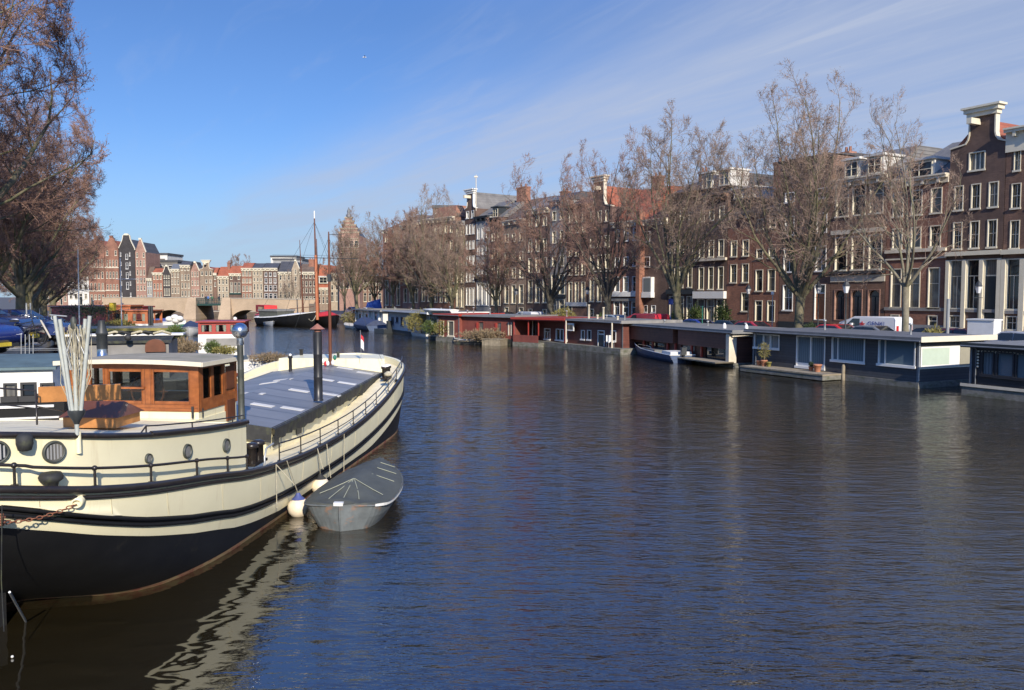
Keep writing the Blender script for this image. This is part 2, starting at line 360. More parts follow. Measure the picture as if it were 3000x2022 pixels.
# ---------------------------------------------------------------- the lie of the land (plan, metres; the eye is at 0,0)
RQ = [(62.0, -22.0), (26.2, 42.0), (11.5, 68.8), (0.0, 89.0), (-10.0, 108.0), (-22.0, 130.0), (-42.0, 163.0)]      # right quay edge
LQ = [(-14.0, -30.0), (-14.5, 20.0), (-17.0, 28.0), (-24.0, 42.0), (-48.0, 90.0), (-84.5, 163.0)]                   # left quay edge
RF = [(54.0, 20.3), (15.0, 90.0), (-6.4, 120.0), (-20.0, 137.0)]                                                  # right house fronts
ST = 1.15
def along(pl, d0, d1=None):
    """point and heading at arc length d0 of a polyline"""
    for i in range(len(pl)-1):
        a, b = Vector(pl[i]), Vector(pl[i+1]); l = (b-a).length
        if d0 <= l or i == len(pl)-2:
            t = (b-a)/l; return a+t*d0, atan2(t.y, t.x)
        d0 -= l
def lz(y): return 2.9 if y < 25 else (1.15 if y > 70 else 2.9-1.75*(y-25)/45)

def water():
    m = bpy.data.materials.new('canal_water'); m.use_nodes = True; nt = m.node_tree; N = nt.nodes; L = nt.links
    b = N['Principled BSDF']; b.inputs['Base Color'].default_value = (.017, .013, .006, 1); b.inputs['Roughness'].default_value = .035
    b.inputs['IOR'].default_value = 1.85; b.inputs['Specular IOR Level'].default_value = 1.0
    tc = N.new('ShaderNodeTexCoord'); sp = N.new('ShaderNodeSeparateXYZ'); L.new(tc.outputs['Object'], sp.inputs[0])
    def mth(op, a, c=None, d=None):
        n = N.new('ShaderNodeMath'); n.operation = op
        for i, v in enumerate((a, c, d)):
            if v is None: continue
            if isinstance(v, (int, float)): n.inputs[i].default_value = v
            else: L.new(v, n.inputs[i])
        return n.outputs[0]
    def nz(sx, sy, rot, det=3, rough=.5, dist=0.0):
        mp = N.new('ShaderNodeMapping'); mp.inputs['Scale'].default_value = (sx, sy, 1); mp.inputs['Rotation'].default_value = (0, 0, rot)
        L.new(tc.outputs['Object'], mp.inputs[0]); n = N.new('ShaderNodeTexNoise'); n.inputs['Scale'].default_value = 1
        n.inputs['Detail'].default_value = det; n.inputs['Roughness'].default_value = rough; n.inputs['Distortion'].default_value = dist
        L.new(mp.outputs[0], n.inputs['Vector']); return n.outputs[0]
    def mr(v, a, c, lo=0, hi=1):
        n = N.new('ShaderNodeMapRange'); n.interpolation_type = 'SMOOTHSTEP'; L.new(v, n.inputs[0])
        for i, x in enumerate((a, c, lo, hi)): n.inputs[i+1].default_value = x
        return n.outputs[0]
    big = nz(.05, .09, .2, 2)
    # lee of the moored barge: smooth water; open canal: wind ripples
    xx = mth('ADD', sp.outputs[0], mth('MULTIPLY', mth('SUBTRACT', nz(.35, .5, .3), .5), 2.6))
    yy = mth('ADD', sp.outputs[1], mth('MULTIPLY', big, 6.0))
    shift = mth('MULTIPLY', mth('MAXIMUM', mth('SUBTRACT', yy, 18.0), 0.0), 1.6)
    open_ = mr(mth('ADD', xx, shift), -4.3, -1.2, 0, 1)
    off = mth('ADD', mth('MULTIPLY', sp.outputs[0], .873), mth('MULTIPLY', sp.outputs[1], .487))
    lee = mr(mth('ADD', off, mth('MULTIPLY', big, 8.0)), 9, 22, 1.0, .12)
    gust = mth('MULTIPLY', mr(big, .35, .65, .6, 1.15), mr(off, 3, 15, .9, .34))
    w1 = nz(1.3, 4.6, .09, 4, .55, .3); w2 = nz(3.4, 9.5, -.16, 3, .6, .2); w3 = nz(.35, 1.0, .15, 2, .5)
    rip = mth('ADD', mth('ADD', mth('MULTIPLY', w1, .58), mth('MULTIPLY', w2, .38)), mth('MULTIPLY', w3, .45))
    calm = mth('ADD', mth('MULTIPLY', nz(.9, 1.5, .5, 1, .4, .6), .26), mth('MULTIPLY', nz(2.2, 3.4, -.3, 1, .4, .8), .045))
    h = mth('ADD', mth('MULTIPLY', mth('MULTIPLY', rip, gust), open_), calm)
    bp = N.new('ShaderNodeBump'); bp.inputs['Strength'].default_value = 1.0; bp.inputs['Distance'].default_value = .125
    L.new(h, bp.inputs['Height'])
    # the finest wind ripples as slopes, so that they survive at a distance
    def slope(sx, sy, rot):
        mp = N.new('ShaderNodeMapping'); mp.inputs['Scale'].default_value = (sx, sy, 1); mp.inputs['Rotation'].default_value = (0, 0, rot); L.new(tc.outputs['Object'], mp.inputs[0])
        n = N.new('ShaderNodeTexNoise'); n.inputs['Scale'].default_value = 1; n.inputs['Detail'].default_value = 2; n.inputs['Roughness'].default_value = .6; L.new(mp.outputs[0], n.inputs['Vector'])
        s_ = N.new('ShaderNodeVectorMath'); s_.operation = 'SUBTRACT'; L.new(n.outputs['Color'], s_.inputs[0]); s_.inputs[1].default_value = (.5, .5, .5); return s_.outputs[0]
    far = mr(sp.outputs[1], 8, 50, .20, 1.0)
    k = mth('MULTIPLY', mth('MULTIPLY', mth('MULTIPLY', far, open_), mr(big, .35, .65, .7, 1.1)), mth('MULTIPLY', lee, 1.25))
    add = N.new('ShaderNodeVectorMath'); add.operation = 'ADD'; L.new(slope(2.2, 5.0, .1), add.inputs[0]); L.new(slope(5.0, 9.0, -.2), add.inputs[1])
    dm = N.new('ShaderNodeVectorMath'); dm.operation = 'MULTIPLY'; L.new(add.outputs[0], dm.inputs[0]); dm.inputs[1].default_value = (.75, 1.7, 0)
    sc_ = N.new('ShaderNodeVectorMath'); sc_.operation = 'SCALE'; L.new(dm.outputs[0], sc_.inputs[0]); L.new(k, sc_.inputs['Scale'])
    ad2 = N.new('ShaderNodeVectorMath'); ad2.operation = 'ADD'; L.new(bp.outputs[0], ad2.inputs[0]); L.new(sc_.outputs[0], ad2.inputs[1])
    nrm = N.new('ShaderNodeVectorMath'); nrm.operation = 'NORMALIZE'; L.new(ad2.outputs[0], nrm.inputs[0]); L.new(nrm.outputs[0], b.inputs['Normal']); M['canal_water'] = m
    mb = MB(); mb.poly([(-300, -80, 0), (300, -80, 0), (300, 260, 0), (-300, 260, 0)])
    structure(mb.obj('water', 'canal_water'))
water()

def land():
    # right bank
    mb = MB(); out = [(p[0]+.873*900, p[1]+.487*900) for p in RQ]; out[-1] = (400, 900); n = len(RQ)
    for i in range(n-1):
        mb.poly([(*RQ[i], ST), (*out[i], ST), (*out[i+1], ST), (*RQ[i+1], ST)])
    structure(mb.obj('street', 'paving'))
    # left bank, its street ramping up towards the bridge the photographer stands on
    mb = MB(); ys = sorted(set([p[1] for p in LQ]+[25, 35, 45, 55, 70]))
    def lx(y):
        for i in range(len(LQ)-1):
            if LQ[i][1] <= y <= LQ[i+1][1]:
                t = (y-LQ[i][1])/(LQ[i+1][1]-LQ[i][1]); return LQ[i][0]+t*(LQ[i+1][0]-LQ[i][0])
    for a, b in zip(ys, ys[1:]):
        mb.poly([(lx(a), a, lz(a)), (lx(b), b, lz(b)), (-900, b, lz(b)), (-900, a, lz(a))])
    structure(mb.obj('street', 'paving'))
    # far bank behind the bridge and the ground beyond, out to the horizon
    mb = MB(); mb.poly([(-900, 186, ST), (400, 186, ST), (2200, 2400, ST), (-2200, 2400, ST)]); mb.poly([(-900, 163, ST-.004), (-84.5, 163, ST-.004), (-84.5, 186, ST-.004), (-900, 186, ST-.004)])
    mb.poly([(-42, 163, ST-.004), (300, 163, ST-.004), (300, 186, ST-.004), (-42, 186, ST-.004)])
    structure(mb.obj('ground', 'asphalt'))
    def quay(pl, side, zf, nm, lab):
        t = thing(nm, lab, 'quay wall'); mb = MB(); mc = MB()
        for (a, b) in zip(pl, pl[1:]):
            va, vb = Vector(a), Vector(b); d = (vb-va); L_ = d.length; d.normalize(); nn = Vector((d.y, -d.x))*side; k = max(1, int(L_/8))
            for j in range(k):
                p = va+d*L_*j/k; q = va+d*L_*(j+1)/k
                for bld, off, zt0, zt1, th in ((mb, 0, zf(p.y)-.2, zf(q.y)-.2, .5), (mc, -.06, zf(p.y)+.02, zf(q.y)+.02, .6)):
                    zb0 = -1.2 if bld is mb else zt0-.22; zb1 = -1.2 if bld is mb else zt1-.22
                    P0 = p+nn*off; P1 = q+nn*off; Q0 = p+nn*(off+th); Q1 = q+nn*(off+th)
                    vs = [(*P0, zb0), (*P1, zb1), (*Q1, zb1), (*Q0, zb0), (*P0, zt0), (*P1, zt1), (*Q1, zt1), (*Q0, zt0)]
                    bld.add(vs, [(0, 3, 2, 1), (4, 5, 6, 7), (0, 1, 5, 4), (1, 2, 6, 5), (2, 3, 7, 6), (3, 0, 4, 7)])
        mb.obj('wall', 'quay_brick', t); mc.obj('coping', 'coping', t)
    quay(RQ, -1, lambda y: ST, 'quay_wall', 'brick quay wall with stone coping behind the houseboats on the right bank')
    quay(LQ, 1, lz, 'quay_wall', 'dark brick quay wall with stone coping behind the boats on the left bank')
    quay([(-84.5, 186), (-42, 186)], 1, lambda y: ST, 'quay_wall', 'short far quay wall seen through the bridge opening')
    # fix sides: the far wall runs across the end of the canal
land()

def bridge():
    t = thing('bridge', 'wide brown brick bridge with low arches closing off the canal', 'bridge')
    Y0, Y1 = 164.0, 172.0
    def X(px): return A(px, 900, Y0)[0]
    zt = lambda px: A(px, 873+max(0, px-560)*.018, Y0)[2]
    pr = MB(); cp = MB(); deck = 2.95
    def span(pa, pb, peak, amp_px, open0, open1):
        nonlocal pr, cp
        n = 28
        for k in range(n):
            a = pa+(pb-pa)*k/n; b = pa+(pb-pa)*(k+1)/n
            def zb(p):
                if open0 < p < open1:
                    s = (p-open0)/(open1-open0)*2-1; return 1.75*sqrt(max(0, 1-s*s))**1.3
                return -1.0
            xa, xb = X(a), X(b); za, zb_ = zb(a), zb(b)
            for (y0, y1, ztop) in ((Y0, Y0+.45, None), (Y0+.45, Y1-.45, deck), (Y1-.45, Y1, None)):
                ta = ztop if ztop else zt(a); tb = ztop if ztop else zt(b)
                vs = [(xa, y0, za), (xb, y0, zb_), (xb, y1, zb_), (xa, y1, za), (xa, y0, ta), (xb, y0, tb), (xb, y1, tb), (xa, y1, ta)]
                pr.add(vs, [(0, 3, 2, 1), (4, 5, 6, 7), (0, 1, 5, 4), (1, 2, 6, 5), (2, 3, 7, 6), (3, 0, 4, 7)])
                if ztop is None:
                    vs = [(x, y, z+dz) for dz in (.003, .16) for x, y, z in ((xa, y0-.08, ta), (xb, y0-.08, tb), (xb, y1+.08, tb), (xa, y1+.08, ta))]
                    cp.add(vs, [(0, 3, 2, 1), (4, 5, 6, 7), (0, 1, 5, 4), (1, 2, 6, 5), (2, 3, 7, 6), (3, 0, 4, 7)])
    for a_ in ((300, 566, 505, 50, 447, 548), (661, 905, 715, 40, 676, 772)):
        pr = MB(); cp = MB(); span(*a_); pr.obj('arch_wall', 'bridge_brick', t); cp.obj('coping', 'coping', t)
    for pa, pb, s in ((548, 577, 1), (650, 678, -1)):
        mb = MB(); xa, xb = X(pa), X(pb); w = 1.2
        # pier with a battered face towards the boats
        lo = [(xa-.5, Y0-1.6), (xb+.3, Y0-1.6), (xb+.3, Y1+1), (xa-.5, Y1+1)]; hi = [(xa+.2, Y0-.25), (xb-.1, Y0-.25), (xb-.1, Y1+.2), (xa+.2, Y1+.2)]
        vs = [(x, y, -1) for x, y in lo]+[(x, y, zt(560)+.05) for x, y in hi]
        mb.add(vs, [(0, 3, 2, 1), (4, 5, 6, 7), (0, 1, 5, 4), (1, 2, 6, 5), (2, 3, 7, 6), (3, 0, 4, 7)]); mb.obj('pier', 'bridge_brick', t)
    x0, x1 = X(576), X(651); mb = MB(); mb.box(x0-.3, x1+.3, Y0-.1, Y1, 2.62, 3.02); mb.obj('deck_span', 'paint_green', t)
    mb = MB()
    for z in (3.25, 3.6, 3.95): mb.box(x0, x1, Y0-.1, Y0-.03, z, z+.07)
    k = 14
    for i in range(k+1):
        x = x0+(x1-x0)*i/k; mb.box(x-.03, x+.03, Y0-.12, Y0-.06, 3.0, 4.05)
    mb.obj('railing', 'paint_green', t)
bridge()

# ---------------------------------------------------------------- houses
def wall_grid(mb, x0, x1, z0, z1, holes, mi=0, y=0.0):
    xs = sorted(set([x0, x1]+[v for h in holes for v in (h[0], h[1]) if x0 < v < x1]))
    zs = sorted(set([z0, z1]+[v for h in holes for v in (h[2], h[3]) if z0 < v < z1]))
    for a, b in zip(xs, xs[1:]):
        run = None
        for c, d in zip(zs, zs[1:]):
            cx, cz = (a+b)/2, (c+d)/2
            if any(h[0] < cx < h[1] and h[2] < cz < h[3] for h in holes): continue
            mb.poly([(a, y, c), (b, y, c), (b, y, d), (a, y, d)], mi)
WC = {}
DOORM = ['paint_door']
def win(parent, xc, zb, w, h, kind, frame='paint_cream', wall='brick_brown', glass='glass', sub=True, y=0.0, dep=.20):
    key = (round(w, 2), round(h, 2), kind, frame, wall if kind == 'A' else '', dep, glass, DOORM[0])
    if key not in WC:
        mb = MB(); t = .07 if w > .7 else .05; hw = w/2; g = []
        t = min(t, w*.16)
        # outer lining, standing just proud of the brick, and sill
        for (a, b, c, d) in ((-hw, -hw+t, 0, h), (hw-t, hw, 0, h), (-hw+t, hw-t, h-t, h), (-hw+t, hw-t, 0, t)): mb.box(a, b, -.035, dep, c, d)
        if kind not in 'DA': mb.box(-hw-.05, hw+.05, -.10, -.037, -.07, .06)
        s = .045; i0, i1, j0, j1 = -hw+t, hw-t, t, h-t
        def bar(a, b, c, d, m=0): mb.box(a, b, dep-.085, dep-.03, c, d, m)
        if kind == 'W': bar(-s/2, s/2, j0, j1); bar(i0, -s/2, h*.5, h*.5+s); bar(s/2, i1, h*.5, h*.5+s)
        elif kind == 'G':
            for q in (1, 2, 3): bar(i0, i1, h*q/4-s/2, h*q/4+s/2)
            mb.box(-s/2, s/2, dep-.086, dep-.029, j0, j1)
        elif kind == 'T': bar(i0, i1, h*.66, h*.66+s*1.3); mb.box(-s/2, s/2, dep-.086, dep-.029, j0, h*.66)
        elif kind == 'C': bar(i0, i1, h*.6, h*.6+s)
        elif kind == 'V': mb.box(-s, s, dep-.10, dep-.03, j0, j1); bar(i0, i1, t, t+h*.10)
        elif kind == 'B': mb.box(-hw+w*.17, -hw+w*.17+s, dep-.10, dep-.03, j0, j1)
        elif kind == 'H':
            for q in (.36, .64): mb.box(-hw+w*q-s, -hw+w*q+s, dep-.10, dep-.03, j0, j1)
        elif kind == 'D':
            bar(i0, i1, h*.74, h*.74+.09); mb.box(i0, i1, dep-.08, dep-.02, 0.02, h*.74, 1)
            for q in (.12, .42): mb.box(i0+w*.14, i1-w*.14, dep-.10, dep-.081, h*q, h*(q+.24), 1)
        elif kind == 'A':
            r = hw-t; zc = h-t-r; n = 10
            for sgn in (-1, 1):
                pts = [(sgn*r, zc)]+[(sgn*r*cos(pi/2*k/n), zc+r*sin(pi/2*k/n)) for k in range(1, n+1)]+[(sgn*r, zc+r)]
                mb.prism([(p[0], p[1]) for p in (pts if sgn > 0 else pts[::-1])], -.02, dep-.03, 'y', 2)
            bar(i0, i1, zc-s, zc+s, 1); bar(-s/2, s/2, j0, zc-s, 1); bar(i0, i1, h*.33, h*.33+s, 1)
        me = mb.mesh('window', [frame, DOORM[0], wall])
        gb = MB(); z0 = h*.74+.09 if kind == 'D' else j0
        gb.box(i0, i1, dep-.025, dep+.0, z0, j1); gm = gb.mesh('pane', glass)
        WC[key] = (me, gm)
    me, gm = WC[key]
    o = link('door' if kind == 'D' else 'window', me, parent, (xc, y, zb))
    link('pane', gm, o)
    return o

HOUSES = []
def house(px0, px1, ytop, rows, wall, label, top=('cornice',), roof=None, frame='paint_cream', pl=RF, depth=11.0, group='canal houses along the right bank',
          chim=(), bands=(), glass='glass', sub=True, cat='house', cornice='paint_cream', dormers=(), plinth=None, name='canal_house', setback=0.0, door='paint_door', pil=None):
    DOORM[0] = door
    p0 = hit_poly(px0, pl); p1 = hit_poly(px1, pl)
    d = Vector((p1[0]-p0[0], p1[1]-p0[1])); Wd = d.length; rz = atan2(d.y, d.x); pc = ((p0[0]+p1[0])/2, (p0[1]+p1[1])/2); pxc = (px0+px1)/2
    # the pixel column of the middle of the facade
    pxm = 1500+FPX*pc[0]/pc[1]
    zz = lambda py: A(pxm, py, pc[1])[2]-ST
    loc = (p0[0]-sin(rz)*setback, p0[1]+cos(rz)*setback, ST)
    t = thing(name, label, cat, loc, rz, group); HOUSES.append((t, Wd))
    H = zz(ytop); e = .012; holes = []; wins = []
    for r in rows:
        yt, yb, pat, wf = r[:4]; z1 = zz(yt); z0 = max(.12, zz(yb)); n = len(pat); cell = Wd/n*(r[4] if len(r) > 4 else .94); xo = (Wd-cell*n)/2
        for i, ch in enumerate(pat):
            if ch == ' ': continue
            xc = xo+cell*(i+.5); w = cell*wf; zb = z0
            if ch == 'D': zb = max(.1, min(z0, 1.3) if z0 > 1.0 else .15)
            holes.append((xc-w/2, xc+w/2, zb, z1)); wins.append((xc, zb, w, z1-zb, ch))
    mb = MB(); wall_grid(mb, e, Wd-e, 0, H, holes)
    for x, s in ((e, 1), (Wd-e, -1)): mb.poly([(x, 0, 0), (x, depth, 0), (x, depth, H), (x, 0, H)])
    mb.poly([(e, depth, 0), (Wd-e, depth, 0), (Wd-e, depth, H), (e, depth, H)]); mb.poly([(e, 0, H), (Wd-e, 0, H), (Wd-e, depth, H), (e, depth, H)])
    if pil:          # painted pilasters between the openings of one storey
        ri, pm_ = pil; hs_ = sorted(h for h in holes if abs(h[3]-zz(rows[ri][0])) < .01); xs_ = [0.0]+[v for h in hs_ for v in (h[0]-.01, h[1]+.01)]+[Wd]; q = MB()
        for a_, b_ in zip(xs_[::2], xs_[1::2]):
            if b_-a_ > .05: q.box(a_, b_, -.16, -.003, 0, zz(rows[ri][0]))
        q.obj('pilaster_front', pm_, t)
    # inner darkness behind the openings
    mb.poly([(e, .45, 0), (Wd-e, .45, 0), (Wd-e, .45, H-.05), (e, .45, H-.05)])
    kind = top[0]; th = .35
    def gable_poly(pts): mb.prism(pts, 0.0, th, 'y')
    cop = None
    if kind in ('tri', 'bell', 'neck', 'step'):
        zt = zz(top[1])
        if kind == 'tri':
            nz_ = Wd*.08; pts = [(e, H), (Wd-e, H), (Wd/2+nz_, zt), (Wd/2-nz_, zt)]
        elif kind == 'bell':
            prof = [(0, 0), (.02, .12), (.10, .30), (.20, .52), (.27, .72), (.30, .90), (.33, 1.0)]
            pts = [(Wd-e-(Wd-2*e)*p, H+(zt-H)*q) for p, q in prof]; pts = [(e, H)]+pts+[(Wd-a, b) for a, b in pts[::-1]][:-1]
        elif kind == 'neck':
            a, b = top[2], top[3]; zs_ = H+(zt-H)*.34
            prof = [(1.0, 0), (b+.07, .08), (b+.02, .2), (b, .34), (b, 1.0)]
            pts = [(e+(Wd-2*e)*p, H+(zt-H)*q) for p, q in prof]
            prof2 = [(a, 1.0), (a, .34), (a-.02, .2), (a-.07, .08), (0.0, 0)]
            pts = pts+[(e+(Wd-2*e)*p, H+(zt-H)*q) for p, q in prof2]
        else:
            n = 4; pts = [(e, H), (Wd-e, H)]
            R_ = []
            for k in range(n):
                x = (Wd-e)-(Wd*.42)*k/n; R_ += [(x, H+(zt-H)*(k+.6)/n), (x-(Wd*.42)/n, H+(zt-H)*(k+.6)/n)]
            R_ = [(x, z) for x, z in R_]; pts += R_+[(Wd-x, z) for x, z in R_[::-1]]
        gable_poly(pts)
        # light coping along the slopes
        cb = MB()
        seq = pts[1:] if kind != 'neck' else pts
        seq = [(Vector((p[0], 0, p[1]))) for p in seq]
        for a_, b_ in zip(seq, seq[1:]):
            dd = b_-a_
            if dd.length < .05: continue
            nn = Vector((dd.z, 0, -dd.x)).normalized()*-1; nn = -nn if nn.z < -.01 else nn
            if abs(dd.z) > abs(dd.x)*8: nn = Vector((1 if a_.x > Wd/2 else -1, 0, 0))
            w = .14 if kind != 'neck' else .10
            q = [a_, b_, b_+nn*w, a_+nn*w]
            cb.add([(p.x, -.08, p.z) for p in q]+[(p.x, th+.03, p.z) for p in q], [(0, 1, 2, 3), (7, 6, 5, 4), (0, 4, 5, 1), (1, 5, 6, 2), (2, 6, 7, 3), (3, 7, 4, 0)])
        if kind == 'neck':
            a, b = top[2]*Wd, top[3]*Wd; cb.box(a-.35, b+.35, -.32, th+.1, zt, zt+.28); cb.box(a-.2, b+.2, -.18, th+.05, zt-.28, zt)
            cb.box(a-.5, b+.5, -.45, th+.15, zt+.28, zt+.42)
        elif kind in ('tri', 'bell'):
            cb.box(Wd/2-Wd*.12, Wd/2+Wd*.12, -.15, th+.06, zt-.05, zt+.35)
        cb.obj('gable_trim', cornice, t)
        if len(top) > 4 or kind == 'neck':
            hb = MB(); hb.box(Wd*.5-.18, Wd*.5+.18, -1.1, -.01, H+(zt-H)*.62, H+(zt-H)*.62+.4); hb.obj('hoist_beam', 'paint_cream', t)
        if kind in ('tri', 'bell', 'neck'):
            rb = MB(); rid = zz(roof[1]) if roof else H+(zt-H)*.8; rb.prism([(e, H), (Wd-e, H), (Wd/2, rid)], th+.02, depth, 'y'); rb.obj('roof', roof[0] if roof else 'tile_brown', t)
    else:
        cb = MB(); hgt = .55 if len(top) < 2 else top[1]
        cb.box(-.0, Wd, -.12, -.01, H-hgt, H-.2); cb.box(0.0, Wd, -.42, .0, H-.2, H-.02); cb.box(0, Wd, -.52, .05, H-.02, H+.1)
        nb = max(3, int(Wd/1.1))
        for i in range(nb): x = Wd*(i+.5)/nb; cb.box(x-.1, x+.1, -.40, -.125, H-.5, H-.2)
        cb.obj('cornice', cornice, t)
        if roof:
            rid = zz(roof[1]); s = roof[2] if len(roof) > 2 else 3.2; sd = roof[3] if len(roof) > 3 else .0
            rb = MB(); a = [(e, .1, H+.1), (Wd-e, .1, H+.1), (Wd-e, depth, H+.1), (e, depth, H+.1)]; b = [(e+sd, s, rid), (Wd-e-sd, s, rid), (Wd-e-sd, depth-s*.5, rid), (e+sd, depth-s*.5, rid)]
            rb.add(a+b, [(0, 3, 2, 1), (4, 5, 6, 7), (0, 1, 5, 4), (1, 2, 6, 5), (2, 3, 7, 6), (3, 0, 4, 7)]); rb.obj('roof', roof[0], t)
    for bd in bands:           # stone or painted bands across the front
        z = zz(bd[0]); q = MB(); q.box(.0, Wd, -(bd[3] if len(bd) > 3 else .10), -.003, z-bd[1]/2, z+bd[1]/2); q.obj('ledge', bd[2], t)
    if plinth: q = MB(); q.box(.0, Wd, -.06, -.002, 0, plinth[1]); q.obj('plinth', plinth[0], t)
    for (xf, yd, py, cw) in chim:
        zc = zz(py); q = MB(); x = xf*Wd; q.box(x-cw/2, x+cw/2, yd, yd+.8, H-.5, zc); q.box(x-cw/2-.08, x+cw/2+.08, yd-.08, yd+.88, zc, zc+.18)
        for k in (-.25, .25): q.lathe([(.13, 0), (.11, .45)], (x+k*cw, yd+.4, zc+.18), 8)
        q.obj('chimney', 'brick_orange', t)
    for (xf, yt, yb, dw, fr) in dormers:
        z1, z0 = zz(yt), zz(yb); q = MB(); x = xf*Wd; q.box(x-dw/2-.15, x+dw/2+.15, .35, 2.8, z0-.1, z1+.12); q.box(x-dw/2-.3, x+dw/2+.3, .1, 2.9, z1+.12, z1+.3)
        dm = q.obj('dormer', fr, t); win(dm, x, z0, dw, z1-z0, 'W', frame, y=.31, dep=.03)
    mb.obj('wall', wall, t)
    for (xc, zb, w, h, ch) in wins:
        if ch == 'A': win(t, xc, zb, w, h, 'A', 'brick_pink', wall, 'glass_door')
        else: win(t, xc, zb, w, h, ch, frame, wall, glass, sub, dep=.20 if pl is RF else .16)
    return t, Wd, zz
g4 = lambda zy: 280+zy*.4464
g3 = lambda zy: 400+zy*.3571
g2 = lambda zy: 480+zy*.306
g1 = lambda zy: 530+zy*.2742
# near end of the row first
house(2932, 3120, g4(195), [(g4(335), g4(478), 'WWW', .36), (g4(560), g4(730), 'WWW', .50), (g4(808), g4(1000), 'WWW', .50), (g4(1065), g4(1408), 'TDT', .72), (g4(1450), g4(1545), 'WDW', .6)],
      'brick_brown', 'brown brick house at the right edge of the picture with a deep white cornice', top=('cornice', 1.5), bands=[(g4(1020), .32, 'paint_cream', .3), (g4(1425), .22, 'stone_grey')], roof=('tile_brown', g4(120), 4), plinth=('stone_grey', 1.0), pil=(3, 'paint_cream'))
house(2770, 2931, g4(330), [(g4(368), g4(492), ' H ', .95), (g4(578), g4(745), 'WWW', .56), (g4(822), g4(1004), 'WWW', .56), (g4(1075), g4(1402), 'TTD', .76), (g4(1445), g4(1530), 'W  ', .7)],
      'brick_dark', 'tall brown neck gabled house with a white crest, hoist beam and orange roof behind', top=('neck', g4(112), .36, .80), roof=('tile_red', g4(148)), bands=[(g4(1035), .3, 'paint_cream', .3), (g4(1412), .22, 'stone_grey')], plinth=('stone_grey', 1.0), pil=(3, 'paint_cream'))
house(2592, 2769, g4(545), [(g4(620), g4(785), 'CCC', .58), (g4(862), g4(1000), 'CCC', .56), (g4(1132), g4(1395), 'CCC', .60), (g4(1440), g4(1535), 'W D', .5)],
      'brick_red', 'reddish brick house with a pale grey dormer beside the neck gabled house', top=('cornice',), cornice='stone_cream', roof=('slate_light', g4(255), 5.5, 1.6), dormers=[(.48, g4(435), g4(540), 2.1, 'plaster_white')],
      bands=[(g4(1018), .25, 'stone_cream', .22), (g4(1070), .12, 'stone_cream'), (g4(1402), .25, 'stone_grey')], plinth=('paint_grey', 1.2))
house(2432, 2591, g4(545), [(g4(575), g4(785), 'CCC', .80), (g4(922), g4(1145), 'CCC', .76), (g4(1272), g4(1480), 'AAA', .70)],
      'brick_brown', 'brick house with three round arched openings at street level and wide cream framed windows', cornice='stone_cream', roof=('slate_light', g4(320), 4.5, .5), dormers=[(.3, g4(420), g4(520), 1.2, 'plaster_white'), (.72, g4(420), g4(520), 1.2, 'plaster_white')],
      bands=[(g4(1162), .2, 'paint_dark', .3), (g4(1200), .55, 'stone_cream', .07), (g4(890), .35, 'stone_cream', .15)])
house(2281, 2431, g3(185), [(g3(440), g3(525), 'W W', .62), (g3(640), g3(800), 'W W', .66), (g3(905), g3(1110), 'W W', .66), (g3(1215), g3(1430), 'W D', .66)],
      'brick_brown', 'tall dark brick house with a red front door behind the biggest tree', top=('cornice', .7), cornice='paint_dark', frame='paint_white', roof=('slate', g3(150), 3), chim=[(.85, 2.5, g3(150), .8)], plinth=('paint_dark', 1.1), door='varnish')
house(2203, 2280, g3(605), [(g3(670), g3(760), 'CC', .52), (g3(920), g3(1000), 'CC', .55), (g3(1090), g3(1270), 'CC', .62), (g3(1345), g3(1520), 'DD', .62)],
      'brick_red', 'narrow reddish brick house with two front doors side by side', cornice='slate_light', roof=('slate_light', g3(520), 3, .3))
house(2129, 2202, g3(635), [(g3(850), g3(985), 'WW', .55), (g3(1045), g3(1200), 'WW', .58), (g3(1280), g3(1435), ' C', .62)],
      'brick_red', 'two bay brick house with a chimneyed white attic behind its roof', top=('cornice', .4), cornice='stone_grey', roof=('tile_brown', g3(400), 6, .6), chim=[(.95, 3.5, g3(215), 1.5)], dormers=[(.3, g3(440), g3(500), 1.0, 'plaster_white'), (.75, g3(440), g3(500), 1.0, 'plaster_white')])
house(2037, 2128, g3(490), [(g3(580), g3(690), 'CCC', .52), (g3(850), g3(990), 'CCC', .56), (g3(1070), g3(1255), 'CCC', .56), (g3(1335), g3(1520), 'TTD', .8)],
      'brick_dark', 'dark brick house with an awning shopfront and tall cream windows between trees', roof=('slate', g3(300), 3.2, .3), cornice='brick_brown', dormers=[(.25, g3(300), g3(410), 1.3, 'plaster_white'), (.8, g3(300), g3(410), 1.3, 'plaster_white')],
      bands=[(g3(1010), .25, 'stone_cream', .25), (g3(1300), .7, 'paint_white', .4)])
house(1955, 2036, g3(470), [(g3(590), g3(690), 'CCC', .5), (g3(850), g3(950), 'CCC', .54), (g3(1070), g3(1240), 'CCC', .5), (g3(1310), g3(1500), 'TDT', .7)],
      'brick_dark', 'dark three bay brick house directly behind the forked tree trunk', roof=('slate', g3(350), 3.0, .2), cornice='brick_brown', bands=[(g3(1275), .5, 'paint_dark', .25)], chim=[(.4, 3, g3(280), 1.0)])
t10, W10, z10 = house(1877, 1954, g2(540), [(g2(640), g2(740), 'W  ', 1.0), (g2(885), g2(985), 'W  ', 1.0), (g2(1080), g2(1235), 'C  ', 1.1), (g2(1355), g2(1425), 'CC ', .55)],
      'brick_dark', 'dark red brick house under a steep orange tiled roof with few windows', cornice='stone_cream', roof=('tile_red', g2(200), 5.5), frame='paint_white')
q = MB(); q.box(.0, .62, -.75, -.02, 0, z10(615)); q.obj('brick_pier', 'brick_orange', t10)
